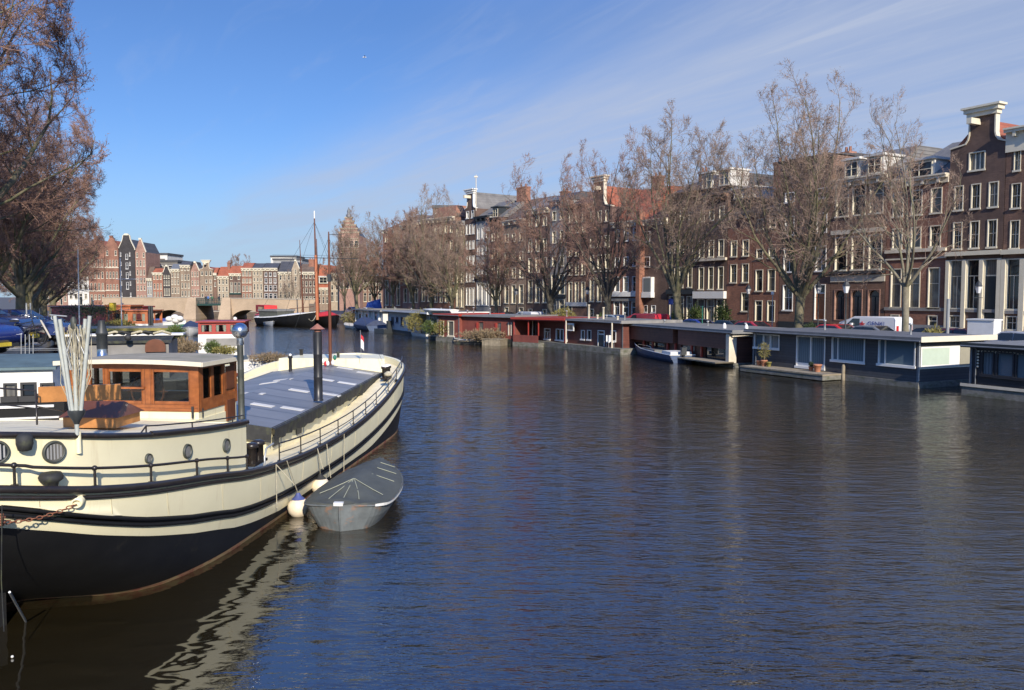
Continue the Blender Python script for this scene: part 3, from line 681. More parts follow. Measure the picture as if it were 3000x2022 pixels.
q = MB(); q.box(.75, 2.3, -.55, -.01, z10(872), z10(857)); q.box(.8, 2.25, -.45, -.01, z10(857), z10(812)); o_ = q.obj('oriel', 'paint_white', t10); q = MB(); q.box(.98, 2.1, -.47, -.452, z10(855), z10(815)); q.obj('pane', 'glass', o_)
house(1792, 1876, g2(560), [(g2(620), g2(740), 'CCC', .5), (g2(890), g2(985), 'CCC', .55), (g2(1080), g2(1225), 'CCC', .62), (g2(1320), g2(1470), 'TDD', .7)],
      'brick_red', 'brick house with three white balconies under a steep orange tiled roof', cornice='stone_cream', roof=('tile_red', g2(195), 5.0), frame='paint_white', chim=[(.5, 4.5, g2(100), 1.3)], bands=[(g2(1250), .5, 'paint_white', .35), (g2(1300), .35, 'stone_grey', .2)])
house(1721, 1791, g2(420), [(g2(450), g2(560), 'WWW', .52), (g2(690), g2(800), 'WWW', .6), (g2(870), g2(1005), 'WWW', .55), (g2(1090), g2(1320), 'TTT', .6), (g2(1390), g2(1480), 'W D', .6)],
      'brick_dark', 'dark brick house with a pointed gable top showing above the trees', top=('neck', g2(150), .28, .66), roof=('tile_red', g2(205)), cornice='stone_cream', bands=[(g2(1030), .15, 'stone_cream')])
house(1660, 1720, g2(400), [(g2(470), g2(560), 'CCC', .5), (g2(590), g2(660), 'CCC', .5), (g2(820), g2(885), 'CCC', .5), (g2(940), g2(1065), 'CCC', .55), (g2(1130), g2(1350), 'DTT', .6)],
      'brick_brown', 'brown brick house with a pale blue basement front', roof=('tile_brown', g2(250), 4), cornice='brick_brown', bands=[(g2(1345), .5, 'houseboat_blue', .15)])
house(1610, 1659, g2(350), [(g2(450), g2(540), 'CC', .5), (g2(640), g2(760), 'CC', .5), (g2(880), g2(980), 'CC', .5), (g2(1060), g2(1250), 'CC', .72), (g2(1300), g2(1470), 'TD', .7)],
      'stone_grey', 'narrow house with beige boarded ground floor windows and a dark green front', roof=('slate', g2(260), 2.5), cornice='paint_grey', bands=[(g2(1265), .35, 'paint_dark', .3)])
house(1541, 1609, g2(440), [(g2(500), g2(600), 'CCC', .5), (g2(720), g2(840), 'CCC', .5), (g2(900), g2(1040), 'CWC', .55), (g2(1110), g2(1330), 'TTT', .6), (g2(1390), g2(1480), 'D W', .6)],
      'brick_dark', 'house hung with red and white banners behind the dark leaning tree', roof=('slate_light', g2(290), 3.5), cornice='stone_cream', chim=[(.8, 3, g2(270), 1.2)])
house(1472, 1540, g1(425), [(g1(560), g1(650), 'CCC', .5), (g1(760), g1(860), 'CCC', .5), (g1(930), g1(1040), 'CCC', .5), (g1(1110), g1(1310), 'TTT', .6), (g1(1350), g1(1440), 'D W', .6)],
      'brick_tan', 'brown brick house with a long brown tiled roof left of the banner house', roof=('tile_brown', g1(150), 5), cornice='stone_cream')
house(1436, 1471, g1(400), [(g1(560), g1(640), 'CC', .5), (g1(720), g1(830), 'CC', .5), (g1(900), g1(1030), 'CC', .5), (g1(1110), g1(1330), 'TT', .6)],
      'brick_dark', 'narrow dark house carrying the tall double chimney', roof=('slate_light', g1(210), 3.5, .2), cornice='paint_dark', chim=[(.65, 4, g1(60), 2.2)], dormers=[(.3, g1(290), g1(380), 1.2, 'paint_dark')])
house(1395, 1435, g1(385), [(g1(500), g1(620), 'CCC', .5), (g1(690), g1(790), 'CCC', .5), (g1(870), g1(1000), 'CCC', .5), (g1(1100), g1(1330), 'TTT', .62)],
      'plaster_grey', 'dark grey rendered house with a deep black cornice', roof=('slate_light', g1(200), 4), cornice='paint_dark', frame='paint_white', bands=[(g1(1035), .3, 'paint_dark', .3)])
house(1363, 1394, g1(300), [(g1(320), g1(400), 'CC', .55), (g1(465), g1(570), 'CCC', .55), (g1(640), g1(730), 'CCC', .55), (g1(800), g1(900), 'CCC', .55), (g1(970), g1(1080), 'CCC', .55), (g1(1140), g1(1330), 'TTT', .62)],
      'brick_dark', 'tall narrow house with a white neck gable in the far part of the row', top=('neck', g1(120), .25, .75), roof=('slate_light', g1(115)), cornice='paint_white', frame='paint_white')
house(1334, 1362, g1(440), [(g1(480), g1(590), 'CC', .55), (g1(640), g1(740), 'CC', .55), (g1(800), g1(900), 'CC', .55), (g1(980), g1(1090), 'CC', .55), (g1(1140), g1(1350), 'TT', .62)],
      'brick_tan', 'tan house with a lead roof just left of the white neck gable', roof=('lead', g1(390), 2.5), cornice='paint_grey')
house(1269, 1333, g1(400), [(g1(480), g1(560), 'CCCC', .5), (g1(640), g1(740), 'CCCC', .5), (g1(800), g1(900), 'CCCC', .5), (g1(980), g1(1070), 'CCCC', .5), (g1(1130), g1(1300), 'TTTT', .6)],
      'brick_red', 'wide brick house with a brown block on its roof behind the bushy far trees', roof=('brick_red', g1(270), .8, .6), cornice='stone_cream', bands=[(g1(1095), .35, 'stone_grey', .2)])
house(1231, 1268, g1(420), [(g1(560), g1(650), 'CC', .5), (g1(730), g1(850), 'CC', .5), (g1(980), g1(1080), 'CC', .5), (g1(1130), g1(1290), 'TT', .6)],
      'brick_brown', 'brown two bay house partly hidden by a yellow green tree', roof=('tile_brown', g1(340), 2.5), cornice='stone_cream')
house(1179, 1230, g1(470), [(g1(560), g1(650), 'CCC', .5), (g1(730), g1(850), 'CCC', .5), (g1(1000), g1(1100), 'CCC', .5), (g1(1150), g1(1300), 'TTT', .6)],
      'brick_pink', 'pinkish house with a small white balcony near the far end of the row', roof=('tile_brown', g1(380), 2.5), cornice='stone_cream', bands=[(g1(1115), .2, 'stone_grey', .5)])
house(1124, 1178, g1(520), [(g1(560), g1(650), 'CCC', .5), (g1(740), g1(860), 'CCC', .5), (g1(900), g1(1010), 'CCC', .5), (g1(1060), g1(1330), 'TTT', .6)],
      'brick_red', 'red brick corner house with a hipped red roof closing the row', roof=('tile_brown', g1(345), 5.5, 2.2), cornice='stone_cream', frame='paint_cream', bands=[(g1(1030), .3, 'paint_dark', .4)])

# ---- far row across the end of the canal
FAR = [(-140.0, 190.0), (-84.0, 193.0), (-40.0, 196.0), (-10.0, 199.0)]
f4 = lambda zy: 600+zy*.2578
f5 = lambda zy: 600+zy*.287
FG = 'far houses across the end of the canal'
def far(px0, px1, yt, rows, wall, label, **k):
    k.setdefault('frame', 'paint_cream'); return house(px0, px1, yt, rows, wall, label, pl=FAR, group=FG, glass='glass_far', depth=9, **k)
far(120, 161, 800, [(815, 830, 'CCC', .5), (840, 856, 'CCC', .5), (868, 884, 'TDT', .6)], 'brick_brown', 'low brown house at the far left glimpsed under the left trees', roof=('tile_brown', 790, 2))
far(162, 199, 806, [(818, 832, 'CCC', .5), (842, 856, 'CCC', .5), (868, 884, 'TDT', .6)], 'brick_pink', 'low pinkish far house left of the white one', roof=('tile_red', 792, 2.5))
far(200, 262, f4(790), [(f4(820), f4(870), 'CCCC', .5), (f4(910), f4(960), 'CCCC', .5), (f4(1010), f4(1070), 'TTDT', .6)], 'plaster_white', 'white painted far house beside the red gabled pair', roof=('slate', 797, 2.5))
far(263, 310, f4(485), [(f4(520), f4(590), ' C ', .5), (f4(620), f4(700), 'CCCC', .5), (f4(762), f4(838), 'CCCC', .5), (f4(890), f4(975), 'CCCC', .5), (f4(1020), f4(1080), 'DTTD', .6)], 'brick_red', 'red brick far house with a pointed gable, left one of the red pair', top=('tri', f4(372)), roof=('tile_red', f4(395)), cornice='brick_red', bands=[(f4(712), .2, 'stone_cream'), (f4(980), .2, 'stone_cream')])
far(311, 351, f4(490), [(f4(520), f4(578), 'C C', .45), (f4(628), f4(705), 'CCCC', .5), (f4(762), f4(838), 'CCCC', .5), (f4(905), f4(970), 'CCCC', .5), (f4(1020), f4(1080), 'TTTT', .6)], 'brick_red', 'red brick far house with pointed gable and chimney top, right of the red pair', top=('tri', f4(368)), roof=('tile_red', f4(400)), cornice='brick_red', bands=[(f4(715), .2, 'stone_cream'), (f4(975), .2, 'stone_cream')])
far(352, 399, f4(515), [(f4(540), f4(585), 'C  C ', .35), (f4(560), f4(620), '  C  ', .8), (f4(650), f4(690), 'C  C ', .35), (f4(660), f4(730), '  C  ', .8), (f4(755), f4(800), 'C  C ', .35), (f4(770), f4(840), '  C  ', .8), (f4(870), f4(915), 'C  C ', .35), (f4(880), f4(960), '  C  ', .8), (f4(1000), f4(1045), 'C  C ', .35)],
    'brick_black', 'black far warehouse with a cream edged bell gable and red shutters', top=('bell', f4(345)), roof=('slate', f4(385)), frame='paint_white')
far(400, 431, f4(540), [(f4(545), f4(600), 'C C', .5), (f4(630), f4(700), 'CCC', .5), (f4(740), f4(800), 'CCC', .5), (f4(830), f4(890), 'CCC', .5), (f4(920), f4(975), 'CCC', .5), (f4(1030), f4(1060), 'CCC', .5)], 'brick_pink', 'tan far house with a slim pointed gable right of the black warehouse', top=('tri', f4(395)), roof=('slate', f4(420)))
far(432, 448, f4(840), [(f4(870), f4(930), 'CC', .5), (f4(960), f4(1020), 'CC', .5)], 'plaster_grey', 'small grey far house in the gap right of the tan gable', roof=('tile_brown', f4(700), 2))
far(449, 479, f4(775), [(f4(800), f4(850), 'CCC', .5), (f4(895), f4(960), 'CCC', .5), (f4(990), f4(1050), 'CCC', .5)], 'brick_orange', 'orange brick far house, the brightest of the low group', roof=('tile_red', f4(720), 2))
far(480, 501, f4(780), [(f4(800), f4(840), 'CCC', .5), (f4(860), f4(920), 'CCC', .5), (f4(950), f4(1030), 'CCC', .5)], 'brick_black', 'narrow black far house with a curved cream gable', top=('bell', f4(700)), roof=('slate', f4(730)))
far(502, 529, f4(735), [(f4(770), f4(830), 'CCC', .5), (f4(850), f4(910), 'CCC', .5), (f4(940), f4(1010), 'CCC', .5)], 'brick_tan', 'tan far house with a lead roof right of the black gable', roof=('lead', f4(670), 2))
far(530, 560, f4(690), [(f4(700), f4(750), 'CCC', .5), (f4(790), f4(860), 'CCC', .5), (f4(890), f4(950), 'CCC', .5), (f4(980), f4(1040), 'CCC', .5)], 'brick_tan', 'taller tan far house with a dark flat topped roof', roof=('slate', f4(640), 2))
far(561, 586, f4(755), [(f4(760), f4(820), 'CCC', .5), (f4(860), f4(920), 'CCC', .5), (f4(960), f4(1030), 'CCC', .5)], 'brick_pink', 'far house with a white edged triangular gable and spike', top=('tri', f4(660)), roof=('slate', f4(680)))
far(587, 626, f4(735), [(f4(755), f4(805), 'CCC', .5), (f4(850), f4(890), ' CC', .5), (f4(920), f4(980), 'CCC', .5), (f4(1010), f4(1050), 'C D', .5)], 'brick_tan', 'far house with a cream necked gable standing over its neighbours', top=('neck', f4(648), .3, .7), roof=('tile_red', f4(700)))
far(627, 637, f4(780), [(f4(800), f4(850), 'C', .5), (f4(880), f4(930), 'C', .5)], 'brick_brown', 'very narrow brown far house right of the cream neck gable', roof=('tile_red', f4(710), 2))
far(638, 672, f4(815), [(f4(850), f4(905), 'CCC', .5), (f4(930), f4(990), 'CCC', .5), (f4(1010), f4(1060), 'CCC', .5)], 'brick_beige', 'low beige far house under a red roof', roof=('tile_red', f4(700), 3), chim=[(.8, 2, f4(660), .6)])
far(673, 708, f4(785), [(f4(800), f4(850), 'C C', .5), (f4(880), f4(1000), 'TTT', .6)], 'brick_dark', 'dark far house with a blue green ground floor', roof=('tile_red', f4(690), 2.5), bands=[(f4(1010), .4, 'paint_green', .2)])
far(709, 740, f4(725), [(f4(750), f4(810), 'GGG', .7), (f4(840), f4(890), 'GGG', .7), (f4(920), f4(985), 'GGG', .7), (f4(1010), f4(1060), 'TTT', .6)], 'brick_red', 'far house with many small paned white windows', roof=('tile_red', f4(655), 3), cornice='paint_cream')
far(741, 772, f4(725), [(f4(760), f4(800), 'CCC', .5), (f4(830), f4(870), 'CCC', .5), (f4(900), f4(970), 'CCC', .5), (f4(1000), f4(1060), 'CCC', .5)], 'brick_beige', 'cream far house with a white cornice above the bridge', roof=('slate', f4(660), 3), cornice='paint_cream')
far(773, 815, f5(650), [(f5(690), f5(730), 'CCC', .55), (f5(750), f5(800), 'CCC', .55), (f5(820), f5(880), 'CCC', .7), (f5(905), f5(960), 'CCC', .75)], 'brick_dark', 'dark brick far house with large pale ground floor windows', roof=('slate', f5(590), 3), frame='paint_white', cornice='paint_cream')
far(816, 855, f5(690), [(f5(720), f5(770), 'CCC', .5), (f5(800), f5(850), 'CCC', .5), (f5(890), f5(950), 'CCC', .5)], 'brick_beige', 'beige far house under a grey mansard roof', roof=('slate', f5(570), 4))
far(856, 879, f5(660), [(f5(660), f5(710), ' C ', .8), (f5(730), f5(780), ' C ', .8), (f5(795), f5(840), ' C ', .8), (f5(930), f5(975), 'C D', .6)], 'brick_beige', 'cream far warehouse with a pointed gable and dark central hatches', top=('tri', f5(575)), roof=('slate', f5(580)))
far(880, 929, f5(690), [(f5(700), f5(750), 'CCCC', .5), (f5(780), f5(830), 'CCCC', .5), (f5(850), f5(900), 'CCCC', .5), (f5(935), f5(1000), 'TTTD', .7)], 'brick_dark', 'wide dark red far house with a cream shopfront', roof=('tile_brown', f5(600), 3), chim=[(.6, 2, f5(560), 1.2)])
far(930, 965, f5(850), [(f5(870), f5(920), 'CCC', .5), (f5(940), f5(1010), 'CCC', .5)], 'brick_tan', 'far house with a tall orange roof behind the red mast', roof=('tile_red', f5(610), 4), dormers=[(.5, f5(740), f5(800), 1.8, 'plaster_white')])
far(966, 1009, f5(700), [(f5(730), f5(780), 'CCC', .5), (f5(820), f5(870), 'CCC', .5), (f5(890), f5(990), 'TTT', .6)], 'brick_beige', 'beige far house behind the black mast', roof=('tile_red', f5(620), 3), frame='paint_cream')
far(1010, 1060, f5(760), [(f5(790), f5(840), 'CCC', .5), (f5(890), f5(990), 'TTT', .6)], 'stone_cream', 'pale yellow far house behind the tall bare tree', roof=('slate', f5(690), 3), frame='paint_cream')
far(1061, 1122, f5(800), [(f5(830), f5(880), 'CCCC', .5), (f5(900), f5(990), 'TTDT', .6)], 'brick_brown', 'brown far house beside the corner of the right row', roof=('tile_brown', f5(720), 3), frame='paint_cream')

def tower():
    Y = 192.0; x0, x1 = A(992, 700, Y)[0], A(1052, 700, Y)[0]; w = x1-x0
    t = thing('gabled_tower_house', 'tall brick house with a stepped ornate gable and spire rising above the far trees', 'house', (x0, Y, ST)); z = lambda py: A(1020, py, Y)[2]-ST
    H = z(690); mb = MB(); holes = []; wn = []
    for (a, b) in ((705, 725), (740, 762), (780, 800), (820, 845)):
        for i in range(4): xc = w*(i+.5)/4; holes.append((xc-.5, xc+.5, z(b), z(a))); wn.append((xc, z(b), 1.0, z(a)-z(b)))
    wall_grid(mb, 0, w, 0, H, holes); mb.box(0, w, .4, 9, 0, H)
    mb.poly([(0, 0, 0), (0, .4, 0), (0, .4, H), (0, 0, H)]); mb.poly([(w, 0, 0), (w, .4, 0), (w, .4, H), (w, 0, H)])
    n = 5; zt = z(636)
    for k in range(n): s = k/n*.42*w; mb.box(s, w-s, 0-.001*k, .6, H+(zt-H)*k/n, H+(zt-H)*(k+1)/n)
    mb.obj('wall', 'brick_pink', t)
    q = MB()
    for k in range(n): s = k/n*.42*w; q.box(s-.15, w-s+.15, -.12, .75, H+(zt-H)*(k+1)/n-.3+.004, H+(zt-H)*(k+1)/n+.05)
    for py in (700, 732, 770, 812): q.box(0, w, -.1, -.005, z(py)-.15, z(py)+.15)
    q.obj('stone_band', 'brick_beige', t)
    for (xc, zb, ww, h) in wn: win(t, xc, zb, ww, h, 'C', 'stone_cream', 'brick_pink', 'glass_far')
    r = MB(); r.prism([(0, H), (w, H), (w/2, zt-1)], .8, 9, 'y'); r.obj('roof', 'slate', t)
    s = MB(); s.lathe([(.6, 0), (.65, .6), (.3, 1.0), (.45, 1.4), (.12, 2.2), (.04, z(613)-zt+.6)], (w/2, .3, zt-.1), 8); s.obj('spire', 'lead', t)
tower()
def skyline(px0, px1, py0, py1, Y, m, label, roofm=None, name='apartment_building'):
    a = A(px0, py0, Y); b = A(px1, py0, Y); w = b[0]-a[0]; h = a[2]-ST
    t = thing(name, label, 'building', (a[0], Y, ST)); q = MB(); q.box(0, w, 0, 10, 0, h); q.obj('wall', m, t)
    q = MB(); q.box(-.2, w+.2, -.2, 10.2, h, h+.5); q.obj('roof', roofm or 'slate', t)
    n = max(2, int(w/3)); mb = MB()
    for i in range(n): win(t, w*(i+.5)/n, h-2.4, w/n*.6, 1.5, 'C', 'paint_white', m, 'glass_far', dep=.0, y=-.03)
skyline(434, 490, f4(570), 0, 215, 'plaster_white', 'white attic block showing above the low far houses')
skyline(450, 520, f4(650), 0, 208, 'slate_light', 'grey roof block behind the orange far house')
skyline(793, 868, f5(535), 0, 260, 'plaster_white', 'distant white modern building with a flat roof above the far row')
skyline(800, 885, f5(565), 0, 240, 'plaster_grey', 'distant grey building just below the white modern one')
skyline(1268, 1340, g1(290), 0, 150, 'brick_dark', 'dark block rising behind the far part of the right row')
# ---------------------------------------------------------------- bare winter trees
def spikes(name, P, D, Ln, Wd, m):
    n = len(P); rng = np.random.default_rng(n)
    D = D/np.linalg.norm(D, axis=1)[:, None]; a = np.cross(D, rng.normal(size=(n, 3))); a /= np.linalg.norm(a, axis=1)[:, None]; b = np.cross(D, a)
    v = np.empty((n, 4, 3))
    for k in range(3):
        an = 2*pi*k/3; v[:, k] = P+(a*cos(an)+b*sin(an))*Wd[:, None]
    v[:, 3] = P+D*Ln[:, None]
    return v.reshape(-1, 3), n
def tree_meshes(seed, H, R, th, nl, r0, spread=1.0, droop=.15, ntw=26000, tw=.012, sub=(9, 6, 6), low=.0, m_bark='bark', m_twig='twig', lean=0.0, budw=0.017):
    rnd = random.Random(seed); trunk = MB(); limbs2 = []
    def poly(p, d, length, n, up, wob):
        pts = [p.copy()]; d = d.normalized()
        for i in range(n):
            d = (d+Vector((rnd.gauss(0, wob), rnd.gauss(0, wob), rnd.gauss(0, wob)+up))).normalized(); p = p+d*(length/n)
            rad = hypot(p.x-lean*p.z, p.y)
            lim = R*(.50+.55*sin(min(pi, max(0.05, (p.z-th*.5)/(H-th*.5))*pi*.92)))
            if rad > lim:
                d.x -= (p.x/rad)*.35; d.y -= (p.y/rad)*.35; d.z += .25; d = d.normalized()
            pts.append(p.copy())
        return pts
    tp = poly(Vector((0, 0, -.3)), Vector((lean, 0, 1)), th+.3, 5, .1, .035)
    trunk.tube(tp, [r0*1.35, r0*1.05, r0*.98, r0*.95, r0*.95, r0*1.02], 10)
    l1 = []
    for i in range(nl):
        az = 2*pi*(i+rnd.uniform(-.3, .3))/nl; core = i % 3 == 0
        tilt = rnd.uniform(.12, .3) if core else rnd.uniform(.5, 1.0)*spread
        st = tp[-1 if not (low and i % 2) else -2]+Vector((cos(az), sin(az), 0))*r0*.4
        L_ = (H-th)*(rnd.uniform(.92, 1.05) if core else rnd.uniform(.72, .95))
        pts = poly(st, Vector((cos(az)*sin(tilt), sin(az)*sin(tilt), cos(tilt))), L_, 9, .06 if not core else .05, .09)
        r = r0*rnd.uniform(.38, .54); rs = [r*(1-.93*(k/9)**.75)+.008 for k in range(10)]; trunk.tube(pts, rs, 7); l1.append((pts, rs))
    def kids(src, cnt, t0, lf, up, wob, n, sides, mb, keep=.8):
        out = []
        for pts, rs in src:
            tot = sum((pts[i+1]-pts[i]).length for i in range(len(pts)-1))
            for j in range(cnt):
                t = t0+(1-t0)*(j+rnd.random())/cnt; k = min(len(pts)-2, int(t*(len(pts)-1))); f = t*(len(pts)-1)-k
                p = pts[k].lerp(pts[k+1], f); d = (pts[k+1]-pts[k]).normalized(); sd = d.orthogonal(); sd.rotate(Matrix.Rotation(rnd.uniform(0, 2*pi), 3, d))
                an = rnd.uniform(.45, .95); nd = d*cos(an)+sd.normalized()*sin(an)
                rr = max(.006, (rs[k]*(1-f)+rs[k+1]*f)*.42); ln = tot*lf*(1.15-.65*t)*rnd.uniform(.7, 1.2)
                q = poly(p, nd, ln, n, up, wob); r_ = [rr*(1-.8*i/n)+.004 for i in range(n+1)]
                mb.tube(q, r_, sides, caps=False); out.append((q, r_))
        return out
    cr = MB()
    l2 = kids(l1, sub[0], .12, .40, .05, .10, 5, 5, trunk)
    l3 = kids(l2, sub[1], .10, .46, .04, .12, 4, 3, cr)
    l4 = kids(l3, sub[2], .08, .60, .03-droop*.3, .13, 3, 3, cr)
    # finest twigs and buds
    rng = np.random.default_rng(seed); src = l4+l3[:len(l3)//2]
    S = np.array([[*q[0][i], *(q[0][i+1]-q[0][i])] for q in src for i in range(len(q[0])-1)])
    idx = rng.integers(0, len(S), ntw); P = S[idx, :3]+S[idx, 3:]*rng.random((ntw, 1)); D = S[idx, 3:]/np.linalg.norm(S[idx, 3:], axis=1)[:, None]
    D = D+rng.normal(size=(ntw, 3))*.50; D[:, 2] += .22-droop
    Ln = rng.uniform(.14, .52, ntw)*(H/18); Wd = rng.uniform(.6, 1.4, ntw)*tw
    V_, n = spikes('t', P, D, Ln, Wd, m_twig)
    # buds: short fat grains along the twigs
    nb = ntw; Dn = D/np.linalg.norm(D, axis=1)[:, None]; Pb = (P+Dn*(Ln*rng.uniform(.4, 1, ntw))[:, None])
    Vb, n2 = spikes('b', Pb, rng.normal(size=(nb, 3)), rng.uniform(.05, .15, nb), np.full(nb, budw), m_twig)
    off = len(cr.v); V_ = np.vstack([V_, Vb]); n += n2
    base = np.arange(n)*4+off
    F = np.stack([np.stack([base, base+1, base+3], 1), np.stack([base+1, base+2, base+3], 1), np.stack([base+2, base, base+3], 1)], 1).reshape(-1, 3)
    me = bpy.data.meshes.new('crown'); me.from_pydata(cr.v+V_.tolist(), [], cr.f+F.tolist()); me.materials.append(M[m_twig]); me.update()
    tm = bpy.data.meshes.new('trunk'); tm.from_pydata(trunk.v, [], trunk.f); tm.materials.append(M[m_bark]); tm.polygons.foreach_set('use_smooth', trunk.sm); tm.update()
    zs = np.sort(V_[:, 2]); rr_ = np.sort(np.hypot(V_[:, 0], V_[:, 1])); STATS.append((float(zs[int(len(zs)*.997)]), float(rr_[int(len(rr_)*.985)])))
    return tm, me
STATS = []
TK = {}
TK['vase'] = tree_meshes(3, 18.5, 5.6, 3.6, 11, .38, .95, .05, 20000, .0085, (10, 8, 5), m_bark='bark', m_twig='twig', budw=.020)
TK['vase2'] = tree_meshes(8, 18.5, 4.8, 3.8, 10, .36, .85, .05, 18000, .0085, (10, 8, 5), m_bark='bark', m_twig='twig', budw=.020)
TK['open'] = tree_meshes(21, 16.5, 4.6, 4.6, 7, .30, .95, .0, 7000, .0075, (9, 6, 5), m_bark='bark_pale', m_twig='twig', budw=.013)
TK['dark'] = tree_meshes(14, 17.5, 5.2, 3.4, 9, .40, 1.1, .10, 15000, .009, (10, 8, 5), low=1, m_bark='bark_dark', m_twig='twig_red', budw=.020)
TK['red'] = tree_meshes(31, 12.0, 4.6, 2.8, 10, .24, 1.0, .10, 18000, .011, (9, 7, 5), m_bark='bark', m_twig='twig_red', budw=.022)
TK['bigred'] = tree_meshes(37, 17.0, 6.5, 4.2, 11, .40, 1.15, .12, 62000, .0065, (11, 8, 6), low=1, m_bark='bark', m_twig='twig_red', budw=.015)
def tree(kind, x, y, z, label, s=1.0, rz=0.0, sz=None, group=None, name='bare_tree', H=None):
    t = thing(name, label, 'tree', (x, y, z), rz, group); t.scale = (s, s, sz or s)
    tm, cm = TK[kind]; link('trunk', tm, t); link('crown', cm, t); return t
TH = {k: STATS[i][0] for i, k in enumerate(TK)}
TR = {k: STATS[i][1] for i, k in enumerate(TK)}
TLN = [(58.0, -5.0), (29.2, 43.7), (13.6, 71.5), (2.6, 90.2), (-7.2, 109.2), (-19.5, 131.5)]
def rtree(px, kind, ytop, wpx, label, rz=0.0, pl=TLN, Y=None):
    if Y is None: x, y = hit_poly(px, pl)
    else: x, y = A(px, 900, Y)[0], Y
    h = A(px, ytop, y)[2]-ST; sz = h/TH[kind]; s = (wpx/2*y/FPX)/(TR[kind]*.90)
    return tree(kind, x, y, ST, label, s, rz, sz, 'bare trees along the right bank')
rtree(2341, 'vase', 212, 440, 'largest bare tree on the right bank, standing behind the slate grey houseboat', 0.4)
rtree(2657, 'open', 268, 370, 'slender pale barked tree with sparse upright branches near the neck gabled house', 1.0)
rtree(1993, 'vase2', 312, 360, 'bare tree with a many stemmed trunk in front of the dark awning house', 2.2)
rtree(1780, 'dark', 378, 270, 'dark trunked bare tree left of the red van', .3)
rtree(1612, 'dark', 470, 285, 'dark leaning bare tree behind the red houseboat canopy', 3.6)
rtree(1454, 'red', 640, 190, 'small reddish bare tree behind the red houseboat', 1.1)
rtree(1322, 'vase2', 655, 170, 'bare tree with a yellow green trunk in the far part of the right row', 4.1)
rtree(1262, 'vase', 545, 200, 'tall far bare tree whose crown tops the roofs left of the white neck gable', 5.0)
rtree(1212, 'red', 610, 170, 'reddish bare tree left of the tall far tree', 2.5)
rtree(1150, 'red', 640, 150, 'reddish bare tree before the corner house', .7)
rtree(1048, 'vase2', 612, 175, 'tall lone bare tree in front of the gabled tower house', 1.9, Y=142)
rtree(1010, 'red', 690, 120, 'thin reddish tree left of the lone tall tree', 1.2, Y=160)
rtree(1100, 'red', 700, 130, 'hazy reddish tree between the lone tall tree and the corner house', 3.2, Y=150)
rtree(695, 'red', 745, 80, 'bushy tree poking above the far roofs', 1.7, Y=212)
rtree(838, 'open', 800, 70, 'small bare tree on the far quay right of the bridge houses', .2, Y=184)
rtree(862, 'open', 790, 60, 'thin bare tree beside the far pointed warehouse', 2.2, Y=182)
LG = 'bare trees along the left bank'
def ltree(px, Y, kind, r, h, label, rz=0.0):
    x = A(px, 900, Y)[0]; t = tree(kind, x, Y, lz(Y), label, r/(TR[kind]*.86), rz, h/TH[kind], LG); return t
ltree(-230, 25.5, 'bigred', 5.9, 17.5, 'nearest left tree, its dark twigs reaching into the top left corner', .6)
ltree(-40, 38, 'bigred', 4.3, 13.0, 'second left tree with a pale trunk at the picture edge', 2.1)
ltree(56, 49, 'bigred', 4.3, 14.0, 'left tree with a straight olive lit trunk behind the blue cars', 4.0)
ltree(88, 62, 'bigred', 4.9, 14.0, 'thick dark trunked left tree behind the olive one', 1.0)
ltree(128, 80, 'bigred', 5.4, 14.5, 'left tree whose long low bough reaches towards the white house', 5.2)
ltree(152, 100, 'bigred', 6.0, 14.5, 'farthest left tree before the white far house', 3.0)
ltree(100, 72, 'red', 4.2, 10.5, 'lower reddish tree among the left trunks', .3)
